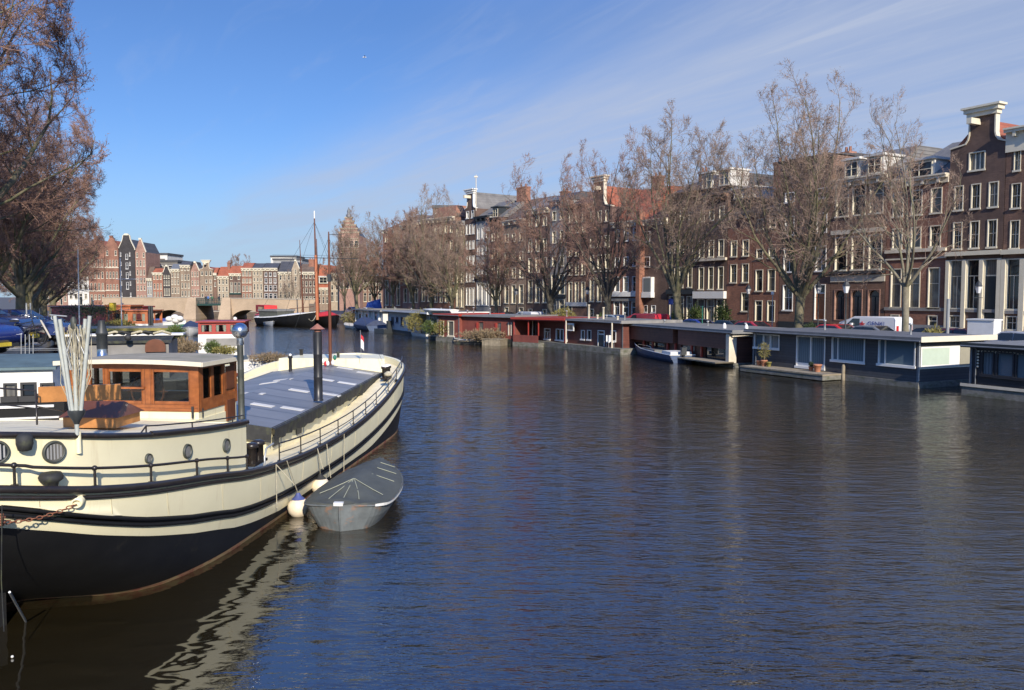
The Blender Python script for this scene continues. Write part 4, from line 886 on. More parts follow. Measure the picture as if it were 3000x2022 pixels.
# ---------------------------------------------------------------- cars, vans, bicycles, lamps and people
def car_mesh(L_=4.2, W_=1.72, H_=1.46, van=False):
    t = thing('parked_car', 'x', 'car')
    if van: prof = [(-.5, .30), (-.5, .62), (-.46, .78), (-.36, .86), (-.30, .90), (-.20, 1.0), (.47, 1.0), (.5, .93), (.5, .28)]; glass = None
    else: prof = [(-.5, .24), (-.5, .46), (-.47, .56), (-.28, .66), (-.26, .67), (-.10, .97), (.0, 1.0), (.22, .98), (.40, .70), (.46, .66), (.5, .50), (.5, .24)]
    # body: sections across the width, narrowing towards roof
    rows = []
    for k in (-1, -.96, -.75, 0, .75, .96, 1):
        r = []
        for (x, z) in prof:
            up = max(0, z-(.62 if not van else .8)); ins = (abs(k) > .9)*.0+up*(.42 if not van else .25)
            yy = k*(W_/2)*(1-ins) if abs(k) < .99 else k*(W_/2)*(1-ins)
            zz = z*H_-(.03 if abs(k) > .99 and z > .4 else 0); r.append((x*L_*(1-.01*(abs(k) > .9)), yy, zz))
        rows.append(r)
    mb = MB(); mb.grid(rows, 0, True, True); mb.add(rows[0], [tuple(range(len(prof)))]); mb.add(rows[-1], [tuple(range(len(prof)-1, -1, -1))])
    body = mb.obj('body', 'paint_car', t)
    g = MB()
    def side(poly, k):
        q = []
        for (x, z) in poly:
            up = max(0, z-(.62 if not van else .8)); q.append((x*L_, k*(W_/2)*(1-up*(.42 if not van else .25))+k*.008, z*H_-.015))
        g.poly(q)
    if not van:
        for k in (-1, 1):
            side([(-.235, .68), (-.09, .935), (.06, .945), (.06, .68)], k); side([(.075, .68), (.075, .945), (.21, .93), (.36, .70)], k)
        for a, b in (((-.262, .675), (-.10, .965)), ((.40, .705), (.225, .965))):
            g.poly([(a[0]*L_, -.70*W_/2, a[1]*H_+.012), (a[0]*L_, .70*W_/2, a[1]*H_+.012), (b[0]*L_, .66*W_/2, b[1]*H_+.012), (b[0]*L_, -.66*W_/2, b[1]*H_+.012)])
    else:
        for k in (-1, 1): side([(-.33, .70), (-.22, .93), (-.10, .93), (-.10, .66), (-.36, .66)], k)
        g.poly([(-.355*L_, -.8*W_/2, .875*H_), (-.355*L_, .8*W_/2, .875*H_), (-.21*L_, .74*W_/2, 1.0*H_), (-.21*L_, -.74*W_/2, 1.0*H_)])
    g.obj('window_glass', 'car_glass', t)
    R = .31 if not van else .34
    for sx in (-.32, .30):
        for k in (-1, 1):
            w = MB(); Mx = Matrix.Translation((sx*L_, k*(W_/2-.09), R)) @ Matrix.Rotation(pi/2, 4, 'X')
            w.lathe([(R*.62, -.11), (R*.95, -.11), (R, -.07), (R, .07), (R*.95, .11), (R*.62, .11)], n=18, Mx=Mx); wo = w.obj('wheel', 'tyre', t)
            w = MB(); w.lathe([(.02, -.118), (R*.6, -.115), (R*.62, .115), (.02, .118)], n=12, Mx=Mx); w.obj('rim', 'chrome', wo)
    for k in (-1, 1):
        h = MB(); h.add([(-.502*L_, k*.30*W_, .40*H_), (-.502*L_, k*.45*W_, .40*H_), (-.475*L_, k*.485*W_, .50*H_), (-.40*L_, k*.49*W_, .585*H_), (-.44*L_, k*.34*W_, .60*H_-.01), (-.49*L_, k*.30*W_, .50*H_)], [(0, 1, 2, 5), (5, 2, 3, 4)])
        h.obj('headlight', 'lamp_lens', t)
        h = MB(); h.box(.485*L_, .505*L_, k*.38*W_-.1, k*.38*W_+.1, .42*H_, (.60 if not van else .7)*H_); h.obj('tail_light', 'lamp_red', t)
    b = MB(); b.box(-.51*L_, -.495*L_, -.26, .26, .26, .37); b.obj('number_plate', 'plate_yellow', t)
    b = MB(); b.box(-.508*L_, -.49*L_, -.6, .6, .16*H_, .235*H_); b.obj('bumper', 'rubber', t); b = MB(); b.box(.49*L_, .508*L_, -.7, .7, .16*H_, .235*H_); b.obj('bumper', 'rubber', t)
    for k in (-1, 1):
        b = MB(); b.box(-.245*L_, -.21*L_, k*(W_/2*.9)-.0, k*(W_/2+.16), .68*H_, .76*H_); b.obj('mirror', 'paint_car', t)
    return t
CAR = car_mesh(); VAN = car_mesh(4.7, 1.85, 1.95, True); VAN.name = 'parked_van'; VAN['category'] = 'van'
used = set()
def place(proto, loc, rz, label, col, group, s=1.0):
    k = id(proto)
    if k not in used:
        used.add(k); o = proto; o.location = loc; o.rotation_euler = (0, 0, rz); o['label'] = label; o['group'] = group; o.scale = (s,)*3
        for ch in o.children: ch.color = (*col, 1)
        return o
    return dup(proto, loc, rz, label, group, s, col)
def bank(px, off, pl=RQ):
    """point at pixel column px on a line parallel to the right quay, off metres behind its edge"""
    q = []
    for i, p in enumerate(pl):
        a = Vector(pl[max(0, i-1)]); b = Vector(pl[min(len(pl)-1, i+1)]); d = (b-a).normalized(); q.append((p[0]+d.y*off, p[1]-d.x*off))
    x, y = hit_poly(px, q)
    for i in range(len(q)-1):
        if min(q[i][1], q[i+1][1])-1e-6 <= y <= max(q[i][1], q[i+1][1])+1e-6: d = Vector(q[i+1])-Vector(q[i]); return x, y, atan2(d.y, d.x)
    d = Vector(q[1])-Vector(q[0]); return x, y, atan2(d.y, d.x)
CG = 'cars parked along the right quay'
def rcar(px, off, label, col, proto=None, flip=False, ang=0.0, s=1.0):
    x, y, h = bank(px, off); place(proto or CAR, (x, y, ST), h+(0 if flip else pi)+ang, label, col, CG, s)
# the car's own nose is at -x, so heading h+pi points the nose away along the quay
rcar(2980, 2.5, 'pale grey car at the right edge behind the black houseboat', (.35, .36, .38))
rcar(2800, 3.4, 'dark maroon car beside the white utility box', (.10, .02, .03), ang=.1)
rcar(2725, 3.0, 'black car next to a green shrub by the basement stairs', (.02, .02, .025))
rcar(2545, 3.0, 'dark silver car in front of the white lettered van', (.16, .17, .18))
rcar(2438, 3.0, 'bright red car behind the slate houseboat', (.55, .03, .03))
rcar(2195, 3.0, 'red car half hidden behind the brown houseboat roof', (.50, .03, .03))
rcar(2130, 3.4, 'dark green grey car with a shiny windscreen', (.06, .08, .08))
rcar(2037, 3.2, 'deep blue car parked under the many stemmed tree', (.03, .06, .30))
rcar(1795, 3.0, 'silver blue car left of the red van', (.30, .36, .40), s=1.1)
x, y, h = bank(1895, 3.2); place(VAN, (x, y, ST), h+pi, 'red delivery van parked behind the brown houseboats', (.55, .03, .05), 'vans parked along the right quay', .92)
REDV = VAN
x, y, h = bank(2562, 6.4); WV = dup(VAN, (x, y, ST), h+pi, 'white box van with red and blue lettering on its side', 'vans parked along the right quay', 1.0, (.75, .76, .76))
x, y, h = bank(1548, 2.5); dup(VAN, (x, y, ST), h+pi, 'white van parked by the small reddish tree', 'vans parked along the right quay', .85, (.55, .56, .58))
rcar(1478, 4.0, 'black car between the two vans on the far quay', (.02, .02, .025))
rcar(1422, 2.6, 'pale green gold car behind the red houseboat roof', (.42, .42, .28))
rcar(1378, 4.6, 'dark teal car beside the worker in blue', (.03, .08, .10))
rcar(1330, 2.4, 'grey car near the overturned white boat', (.2, .2, .2))
rcar(1280, 3.4, 'green car near the far bare trees', (.03, .14, .09))
rcar(1246, 2.6, 'dark blue car next to the green one', (.03, .05, .14))
rcar(1215, 4.5, 'blue grey car in the far parking row', (.10, .16, .24))
rcar(1182, 2.4, 'black car in the far parking row', (.02, .02, .02))
rcar(1150, 3.5, 'navy car before the corner house', (.02, .03, .12))
rcar(1078, 2.5, 'white car beyond the blue covered boat', (.6, .6, .6))
rcar(1035, 3.5, 'violet grey car near the bridge end of the right quay', (.10, .10, .22))
LCG = 'cars parked along the left quay'
def lcar(px, Y, label, col, rz, s=1.0): x = A(px, 900, Y)[0]; place(CAR, (x, Y, lz(Y)), rz, label, col, LCG, s)
lcar(-118, 27.6, 'large blue car at the left edge with its bonnet over the quay', (.010, .022, .085), pi+.15, 1.10)
lcar(-185, 22.4, 'bright blue car low at the left edge with a yellow number plate', (.012, .03, .17), pi-.1, .92)
lcar(42, 36, 'smaller dark blue car behind the large blue one', (.03, .05, .16), pi+.1)
lcar(70, 44, 'navy car in the left parking row behind the bicycles', (.03, .045, .13), pi+.2)
lcar(112, 55, 'blue grey car in the left parking row near the dark trunk', (.07, .11, .22), pi+.3)
lcar(158, 66, 'light blue car farthest down the left quay', (.09, .17, .30), pi+.3)
lcar(136, 60, 'dark car between the two blue grey cars on the left quay', (.03, .04, .06), pi+.3)

# lettering on the white van
def text(s_, size, m, parent, loc, rot, name='lettering', ext=.004, align='CENTER'):
    c = bpy.data.curves.new(name, 'FONT'); c.body = s_; c.size = size; c.extrude = ext; c.align_x = align; c.align_y = 'CENTER'
    o = bpy.data.objects.new(name, c); C.objects.link(o); dg = bpy.context.evaluated_depsgraph_get(); me = bpy.data.meshes.new_from_object(o.evaluated_get(dg))
    bpy.data.objects.remove(o); bpy.data.curves.remove(c); me.materials.clear(); me.materials.append(M[m]); o = link(name, me, parent, loc); o.rotation_euler = rot; return o
text('GENKI', .46, 'flag_blue', WV, (.85, -.93, 1.44), (pi/2, 0, 0)); 
q = MB(); q.box(-.20, .20, -.936, -.925, 1.26, 1.34); q.box(-.05, .05, -.937, -.925, 1.12, 1.46); q.box(-.16, -.08, -.936, -.925, 1.10, 1.22); q.box(.08, .16, -.936, -.925, 1.10, 1.22); q.obj('emblem', 'red_canvas', WV, (-.25, 0, .14))

def bike():
    t = thing('bicycle', 'x', 'bicycle'); r = .34
    for x in (-.52, .52):
        w = MB(); pts = [(x+r*cos(a), 0, r+r*sin(a)) for a in [2*pi*k/16 for k in range(17)]]; w.tube(pts, .022, 5, caps=False)
        for k in range(8): a = 2*pi*k/8; w.tube([(x, 0, r), (x+r*cos(a), 0, r+r*sin(a))], .004, 3, caps=False)
        w.obj('wheel', 'tyre', t)
    f = MB()
    for a, b in (((-.52, r), (-.15, .34)), ((-.15, .34), (-.28, .82)), ((-.28, .78), (-.52, r)), ((-.15, .34), (.36, .78)), ((-.26, .74), (.35, .84)), ((.33, .92), (.52, r))): f.tube([(a[0], 0, a[1]), (b[0], 0, b[1])], .018, 5)
    f.obj('frame', 'paint_dark', t)
    s = MB(); s.box(-.42, -.18, -.07, .07, .84, .90); s.obj('saddle', 'rubber', t)
    h = MB(); h.tube([(.33, 0, .92), (.30, 0, 1.05)], .015, 5); h.tube([(.18, -.28, 1.05), (.30, -.15, 1.08), (.30, .15, 1.08), (.18, .28, 1.05)], .015, 5); h.obj('handlebar', 'steel', t)
    return t
BIKE = bike(); BG = 'bicycles standing along the quays'
first = True
def pb(x, y, z, rz, label):
    global first
    if first: BIKE.location = (x, y, z); BIKE.rotation_euler = (0, 0, rz); BIKE['label'] = label; BIKE['group'] = BG; first = False
    else: dup(BIKE, (x, y, z), rz, label, BG)
rb = random.Random(5)
for (px, off, lab) in ((2240, 1.0, 'bicycle on the quay right of the brown houseboat roof'), (2265, 1.3, 'bicycle leaning beside the green lamp post'), (2975, 9.5, 'bicycle parked by the right edge house steps'), (2795, 9.0, 'bicycle leaning on the railings of the neck gabled house'), (1682, 1.2, 'bicycle in the rack left of the silver blue car'), (1700, 1.4, 'second bicycle of the rack left of the silver blue car'), (1716, 1.0, 'bicycle nearest the small yellow green bush'), (1512, 1.5, 'bicycle before the banner house'), (1528, 1.2, 'bicycle beside the white van nose'), (2150, .9, 'bicycle above the pale end of the brown houseboat')):
    x, y, h = bank(px, off); pb(x, y, ST, h+rb.uniform(-.4, .4), lab)
for (px, Y, lab) in ((100, 29, 'bicycle with a white lamp on the left quay railing'), (112, 31, 'second bicycle on the left quay railing'), (124, 33, 'bicycle leaning against the left quay post'), (135, 36, 'bicycle before the navy left car'), (152, 40, 'bicycle on the left quay behind the folded washing line'), (166, 45, 'farther bicycle on the left quay'), (92, 27, 'bicycle beside the large blue car bonnet'), (180, 50, 'bicycle near the end of the left railing')):
    x = A(px, 900, Y)[0]; pb(x-.3, Y, lz(Y), rb.uniform(1.2, 2.4), lab)

def lamp_post():
    t = thing('street_lamp', 'x', 'street lamp'); p = MB(); p.lathe([(.16, 0), (.16, .5), (.10, .6), (.09, 1.1), (.055, 1.2), (.045, 3.5), (.07, 3.55)], n=10); p.tube([(-.3, 0, 3.25), (.3, 0, 3.25)], .018, 5); p.obj('post', 'iron_dark', t)
    l = MB(); l.lathe([(.12, 3.55), (.24, 4.0)], n=6, smooth=False); l.obj('lantern', 'lamp_lens', t)
    c = MB(); c.lathe([(.29, 4.0), (.22, 4.1), (.12, 4.28), (.05, 4.32), (.02, 4.45)], n=6, smooth=False); c.obj('cap', 'iron_dark', t); return t
LP = lamp_post(); LPG = 'lantern street lamps along the right bank'
for i, (px, off, lab) in enumerate(((2865, 9.8, 'lantern street lamp before the neck gabled house'), (2192, 9.5, 'lantern street lamp with a white globe beside the two bay house'), (2397, 6.0, 'lantern street lamp in front of the red door'), (1721, 5.0, 'lantern street lamp between the two dark trunks'), (1513, 7.0, 'lantern street lamp by the banner house'), (2478, .9, 'lantern street lamp at the quay edge left of the white van'))):
    x, y, h = bank(px, off)
    if i == 0: LP.location = (x, y, ST); LP['label'] = lab; LP['group'] = LPG
    else: dup(LP, (x, y, ST), h, lab, LPG)

# a slim grey bollard post row and signs
def post(px, off, h, m, label, name='signpost', r=.035, sign=None):
    x, y, hd = bank(px, off); t = thing(name, label, 'post', (x, y, ST), hd); q = MB(); q.lathe([(r, 0), (r, h)], n=8); q.obj('pole', m, t)
    if sign: q = MB(); q.box(-.03, .0, -.25, .25, h-.6, h-.1) if sign == 1 else q.lathe([(.02, 0), (.12, .05), (.12, .25), (.02, .3)], (0, 0, h), 10); q.obj('sign_plate' if sign == 1 else 'cap', 'flag_blue' if sign == 1 else 'lamp_lens', t)
post(1965, 4.2, 3.2, 'bin_blue', 'tall thin blue post behind the red van', sign=1)
post(2058, .8, 2.6, 'bin_green', 'pale green pole before the blue car')
post(2778, 1.0, 3.2, 'paint_grey', 'thick grey pole right of the black car', r=.09)
post(2263, 4.0, 3.4, 'galv', 'thin pole with a small white lamp by the two door house', sign=2)
x, y, h = bank(2885, 2.2); t = thing('utility_box', 'white utility box standing on the quay by the black houseboat', 'box', (x, y, ST), h); q = MB(); q.box(-.75, .75, -.35, .35, 0, 2.0); q.obj('cabinet', 'paint_white', t); q = MB(); q.box(-.8, .8, -.4, .4, 2.0, 2.08); q.obj('lid', 'paint_white', t)
x, y, h = bank(1093, 4); t = thing('blue_tarpaulin', 'bright blue tarpaulin shelter on the far right quay', 'tarpaulin', (x, y, ST), h+pi/2); q = MB(); q.add([(-1.5, -1, 0), (1.5, -1, 0), (1.5, 1, 0), (-1.5, 1, 0), (-1.1, -.7, 2.6), (.6, -.6, 2.0), (1.3, .7, 2.3), (-1, .7, 2.9)], [(0, 3, 2, 1), (4, 5, 6, 7), (0, 1, 5, 4), (1, 2, 6, 5), (2, 3, 7, 6), (3, 0, 4, 7)]); q.obj('tarp', 'bin_blue', t)
def shrub(loc, r, h, m, label, n=900, name='shrub', group=None, leaf=.09, stems='bark'):
    rng = np.random.default_rng(int(abs(loc[0]*37+loc[1]*11))+n); t = thing(name, label, 'plant', loc, 0, group)
    d = rng.normal(size=(n, 3)); d /= np.linalg.norm(d, axis=1)[:, None]; rr = rng.random(n)**.45; lump = 1+.28*np.sin(d[:, 0]*5+1)*np.cos(d[:, 1]*4)
    P = d*rr[:, None]*lump[:, None]; P[:, 0] *= r; P[:, 1] *= r; P[:, 2] = P[:, 2]*h*.46+h*.52; D = d+rng.normal(size=(n, 3))*.6; D[:, 2] += .4
    V_, k = spikes('l', P, D, rng.uniform(1.2, 2.6, n)*leaf, np.full(n, leaf*.38), m); b = np.arange(k)*4
    F = np.stack([np.stack([b, b+1, b+3], 1), np.stack([b+1, b+2, b+3], 1), np.stack([b+2, b, b+3], 1)], 1).reshape(-1, 3)
    me = bpy.data.meshes.new('foliage'); me.from_pydata(V_.tolist(), [], F.tolist()); me.materials.append(M[m]); link('foliage', me, t)
    s = MB(); rnd = random.Random(n)
    for i in range(7): a = rnd.uniform(0, 6.28); s.tube([(0, 0, 0), (r*.3*cos(a), r*.3*sin(a), h*.4), (r*.6*cos(a), r*.6*sin(a), h*.8)], [.03, .02, .008], 4)
    s.obj('stem', stems, t); return t
for (px, off, r, h, m, lab) in ((2738, 2.0, .7, 1.5, 'leaf_yellow', 'yellow green shrub on the quay behind the black houseboat'), (2038, 10, .7, 2.6, 'leaf', 'leafy potted tree by the dark shopfront'), (2118, 10, .8, 2.8, 'leaf', 'bamboo like plant in a pot beside the shop door'), (1955, 5, .5, 1.6, 'leaf_dark', 'small conifer behind the red van'), (1652, 1.6, 1.3, 2.3, 'leaf_yellow', 'rounded olive bush behind the brown and white houseboat'), (1762, 2.5, .8, 1.7, 'leaf', 'small bright green bush left of the silver blue car'), (1985, 7, .6, 2.2, 'leaf', 'climbing plant at the many stemmed trunk'), (2375, 8, .6, 1.2, 'leaf_dark', 'low dark shrub by the red door')):
    x, y, _ = bank(px, off); shrub((x, y, ST), r, h, m, lab, 1300, leaf=.10)

def person(label, loc, rz, shirt, pose=0, s=1.0):
    t = thing('person', label, 'person', loc, rz); t.scale = (s,)*3
    V_ = [(0, 0, .95), (0, 0, 1.15), (0, 0, 1.38), (0, 0, 1.48), (0, .01, 1.58), (0, .02, 1.70), (.10, 0, .90), (.11, .02, .48), (.11, 0, .06), (.12, .14, .03), (-.10, 0, .90), (-.11, -.02, .48), (-.11, .0, .06), (-.12, .14, .03),
          (.19, 0, 1.40), (.25, .02, 1.12), (.24, .16 if pose else .05, .88), (-.19, 0, 1.40), (-.25, .02, 1.12), (-.24, .20 if pose else .05, .90)]
    E_ = [(0, 1), (1, 2), (2, 3), (3, 4), (4, 5), (0, 6), (6, 7), (7, 8), (8, 9), (0, 10), (10, 11), (11, 12), (12, 13), (2, 14), (14, 15), (15, 16), (2, 17), (17, 18), (18, 19)]
    R_ = [.15, .15, .17, .06, .09, .10, .09, .065, .045, .04, .09, .065, .045, .04, .065, .045, .035, .065, .045, .035]
    me = bpy.data.meshes.new('body'); me.from_pydata(V_, E_, []); o = bpy.data.objects.new('body', me); C.objects.link(o)
    md = o.modifiers.new('skin', 'SKIN'); 
    for i, r in enumerate(R_): me.skin_vertices[0].data[i].radius = (r, r*.75 if i in (0, 1, 2) else r)
    me.skin_vertices[0].data[0].use_root = True; o.modifiers.new('sub', 'SUBSURF').levels = 1
    dg = bpy.context.evaluated_depsgraph_get(); m2 = bpy.data.meshes.new_from_object(o.evaluated_get(dg)); bpy.data.objects.remove(o)
    m2.materials.clear()
    for x in (shirt, 'cloth_dark', 'skin'): m2.materials.append(M[x])
    for p in m2.polygons: z = p.center.z; p.material_index = 1 if z < .93 else (2 if z > 1.47 else 0); p.use_smooth = True
    m2.name = 'body'; o = link('body', m2, t); h = MB(); h.lathe([(.105, 0), (.112, .06), (.09, .13), (.03, .165)], (0, -.005, 1.66), 10); h.obj('hair', 'cloth_dark', t); return t
x, y, h = bank(1366, 2.0); person('worker in blue clothes standing on the quay behind the red houseboat', (x, y, ST), h, 'cloth_blue', 1, 1.05)
for px, sh, lab in ((603, 'cloth_dark', 'person in black on the bridge span, left one of the pair'), (610, 'cloth_blue', 'person in blue on the bridge span beside the one in black'), (622, 'cloth_green', 'person in a green jacket on the middle of the bridge span'), (642, 'cloth_dark', 'person in dark clothes near the right end of the bridge span')):
    a = A(px, 880, 166.5); person(lab, (a[0], 166.5, 2.95+.07), pi*.9, sh)
# ---------------------------------------------------------------- the cream barge
BO = Vector((-7.72, 9.6, 0)); BR = -math.atan(.075)
BM = Matrix.Translation(BO) @ Matrix.Rotation(BR, 4, 'Z'); BI = BM.inverted()
barge = thing('barge', 'large cream and black steel barge with an orange varnished wheelhouse in the left foreground', 'barge', BO, BR)
def BL(px, py, z): return BI @ G(px, py, z)
HC = [(0, -.6, 2.35, 0, 1.5), (.7, -.5, 2.34, .12, 2.0), (1.2, -.3, 2.3, .3, 2.3), (1.65, 0, 2.25, .75, 2.45), (2.0, .5, 2.13, 1.35, 2.6), (2.28, 1.1, 2.0, 1.8, 2.85), (2.5, 2.1, 1.83, 2.12, 3.4), (2.64, 3.6, 1.62, 2.36, 4.5),
      (2.7, 5.5, 1.33, 2.44, 6.0), (2.72, 8.5, 1.12, 2.52, 8.5), (2.72, 12, 1.12, 2.60, 12), (2.74, 15, 1.38, 2.66, 15), (2.74, 17.2, 1.76, 2.64, 17.2), (2.55, 19, 1.98, 2.34, 18.8), (2.14, 20.3, 2.08, 1.85, 20.0),
      (1.5, 21.3, 2.14, 1.15, 20.8), (.8, 22, 2.18, .5, 21.3), (0, 22.35, 2.2, 0, 21.6)]
hc = smooth_curve(HC, 5)
full = [tuple(c) for c in hc]; port = [(-c[0], c[1], c[2], -c[3], c[4]) for c in full[::-1]][1:-1]; loop = full+port
def hull_pt(c, z):
    gu, gv, gz, wu, wv = c
    if z >= 0: h = z/gz; f = 1-(1-h)**2.0; return (wu+(gu-wu)*f, wv+(gv-wv)*f, z)
    return (wu*(1+.25*z), wv+(.0 if wv > 10 else -z*.6)-(0 if wv < 10 else -z*.3), z)
def bands_(v):
    return float(np.interp(v, [-.6, 0, .5, 1, 1.8, 3, 4.3, 6, 9, 13, 18, 22.4], [.1, .19, .26, .34, .46, .58, .64, .62, .55, .58, .68, .6])), float(np.interp(v, [-.6, 0, .5, 1, 1.8, 3, 4.3, 18, 22.4], [.40, .50, .57, .66, .78, .93, 1.02, 1.02, 1.0]))
def zlev(c):
    gz = c[2]; a = gz; D1, D2 = bands_(c[1]); s0 = gz-D1; s1 = s0-.15; k = max(.2, gz-D2)
    return [a, a-.2, a-.4, s0, s1, (s1+k)/2, k, k*.8+.02, k*.55+.03, k*.3+.05, .075, .0, -.25, -.6]
rows = [[hull_pt(c, zlev(c)[i]) for c in loop] for i in range(14)]
mb = MB(); mb.grid(rows, 0, True, True, lambda i, j: 0 if i in (0, 1, 2, 4, 5) else (1 if i in (3, 6, 7, 8, 9) else 2))
mb.obj('hull', ['hull_cream', 'hull_black', 'boot_red'], barge)
def run(z_off, r, name, m, c0=0, c1=None, off=.03, parent=None, src=None, rz=1.0):
    src = src or loop; q = MB(); P = []
    for c in (src+[src[0]] if c1 is None else src[c0:c1]):
        zo = z_off if not callable(z_off) else z_off(c[1]); p = Vector(hull_pt(c, c[2]+zo)); n = Vector((c[0], (c[1]-11)*.02, 0)); ln = max(.3, n.length); P.append(p+Vector((n.x/ln*off, (c[1]-9)*.003, 0)))
    q.tube(P, r, 6, caps=c1 is not None); return q.obj(name, m, parent or barge)
run(.0, .055, 'gunwale_rail', 'rail_black', off=.02)
run(-.10, .030, 'gunwale_rail', 'rail_black', off=.01)
run(lambda v: -bands_(v)[0]-.03, .028, 'rubbing_strake', 'hull_black', off=.01); run(lambda v: -bands_(v)[0]-.12, .032, 'rubbing_strake', 'hull_black', off=.01)
# weld seams of the plating
for v_ in (.35, 1.3, 2.5, 3.9, 5.6, 7.6, 9.8, 12.0, 14.2, 16.3, 18.2):
    c = min(full, key=lambda c: abs(c[1]-v_)); q = MB(); q.tube([Vector(hull_pt(c, c[2]-dz))+Vector((.001, 0, 0)) for dz in np.linspace(.06, bands_(c[1])[0]-.02, 7)], .0045, 4); q.obj('plate_seam', 'plate_seam', barge)
# decks
def outline(inset, zf, v0, v1, n=None):
    R_ = [(c[0]-inset if c[0] > inset else 0.0, c[1]+(inset if c[1] < .8 and c[0] < 2.2 else (-inset if c[1] > 21 else 0)), zf(c)) for c in full if v0 <= c[1] <= v1]; return R_
mb = MB(); ds = outline(.04, lambda c: c[2]-.10, -1, 30); mb.grid([[(-p[0], p[1], p[2]) for p in ds], [(0, p[1], p[2]+.03) for p in ds], ds], 0, False); mb.obj('deck', 'deck_cream', barge)
# raised aft deckhouse: wall following the stern, with a black cap rail
capz = lambda v: np.interp(v, [-.6, .5, 1.5, 2.5, 4.0, 5.2, 6.0], [2.98, 2.80, 2.62, 2.47, 2.31, 2.21, 2.16])
AF = [(c[0]-.24 if c[0] > .24 else 0.0, max(c[1]+.22 if c[1] < .6 else c[1], -.38), c[2]-.12) for c in full if c[1] <= 5.75]
# parallel inset computed from normals
AF = []
for i, c in enumerate(full):
    if c[1] > 5.75: break
    a = full[max(0, i-1)]; b = full[i+1]; t_ = Vector((b[0]-a[0], b[1]-a[1])).normalized(); n = Vector((-t_.y, t_.x)); AF.append((max(0, c[0]+n.x*.26), c[1]+n.y*.26, c[2]-.12))
aw = AF+[]
mb = MB(); R0 = aw; R1 = [(u, v, float(capz(v))) for u, v, z in aw]; Lr = [(-u, v, z) for u, v, z in R0[::-1]][:-1]; Lt = [(-u, v, z) for u, v, z in R1[::-1]][:-1]
lo = Lr+R0; hi = Lt+R1; mid = [(a[0], a[1], (a[2]+b[2])/2) for a, b in zip(lo, hi)]
mb.grid([lo, mid, hi], 0, True); ve = R1[-1][1]
mb.poly([(-R1[-1][0], ve, R0[-1][2]), (R1[-1][0], ve, R0[-1][2]), (R1[-1][0], ve, R1[-1][2]), (-R1[-1][0], ve, R1[-1][2])]); mb.obj('aft_deckhouse', 'hull_cream', barge)
mb = MB(); mb.grid([[(-p[0]*.985, p[1]+.01, p[2]-.03) for p in R1], [(0, p[1]+.01, p[2]+.03) for p in R1], [(p[0]*.985, p[1]+.01, p[2]-.03) for p in R1]], 0, False); mb.obj('aft_deck', 'deck_cream', barge)
q = MB(); q.tube([(p[0]*1.008, p[1], p[2]) for p in hi], .042, 6); q.obj('cap_rail', 'rail_black', barge)
def at_aft(px, py):
    """hit of the pixel ray with the curved aft wall, in barge coordinates"""
    r = BI.to_3x3() @ Vector(ray(px, py)); o = BI @ Vector((0, 0, EYE)); best = None
    for a, b in zip(R1, R1[1:]):
        dx, dy = b[0]-a[0], b[1]-a[1]; den = r.x*dy-r.y*dx
        if abs(den) < 1e-9: continue
        t = ((a[0]-o.x)*dy-(a[1]-o.y)*dx)/den; s = ((o.x+r.x*t-a[0])*dx+(o.y+r.y*t-a[1])*dy)/(dx*dx+dy*dy)
        if -.02 <= s <= 1.02 and t > 0:
            n = Vector((dy, -dx, 0)).normalized(); p = o+r*t
            if best is None or t < best[2]: best = (p, n, t)
    return best
for px, py, rr in ((-12, 1325, .155), (157, 1324, .155), (433, 1343, .078), (547, 1322, .125), (661, 1305, .13), (731, 1295, .085)):
    b_ = at_aft(px, py)
    if not b_: continue
    rr *= .88; p, n, _ = b_; Mx = Matrix.Translation(p+n*.004) @ n.to_track_quat('Z', 'Y').to_matrix().to_4x4()
    q = MB(); q.lathe([(rr*.84, -.02), (rr*.86, .03), (rr*1.0, .035), (rr*1.06, .01), (rr*1.06, -.02)], n=28, Mx=Mx); fr = q.obj('porthole', 'chimney_green', barge)
    q = MB(); q.lathe([(rr*.855, .0), (rr*.85, .012)], n=24, Mx=Mx); q.obj('pane', 'glass', fr)
    for k in range(-2, 3):
        q2 = MB(); q2.add([Mx @ Vector((k*rr*.3-rr*.07, -rr*.72*sqrt(max(0, 1-(k*.33)**2)), .0145)), Mx @ Vector((k*rr*.3+rr*.07, -rr*.72*sqrt(max(0, 1-(k*.33)**2)), .0145)), Mx @ Vector((k*rr*.3+rr*.07, rr*.72*sqrt(max(0, 1-(k*.33)**2)), .0145)), Mx @ Vector((k*rr*.3-rr*.07, rr*.72*sqrt(max(0, 1-(k*.33)**2)), .0145))], [(0, 1, 2, 3)])
        if k == -2: cur_ = q2
        else: cur_.add(q2.v, [(0, 1, 2, 3)])
    cur_.obj('curtain', 'plaster_grey', fr)
# ventilator hooded in cloth beside the first porthole
b_ = at_aft(62, 1293)
if b_: q = MB(); q.lathe([(.04, -.11), (.075, -.10), (.095, -.02), (.095, .06), (.06, .10), (.02, .11)], b_[0]+b_[1]*.09, 10); q.obj('wrapped_ventilator', 'tarp_black', barge)
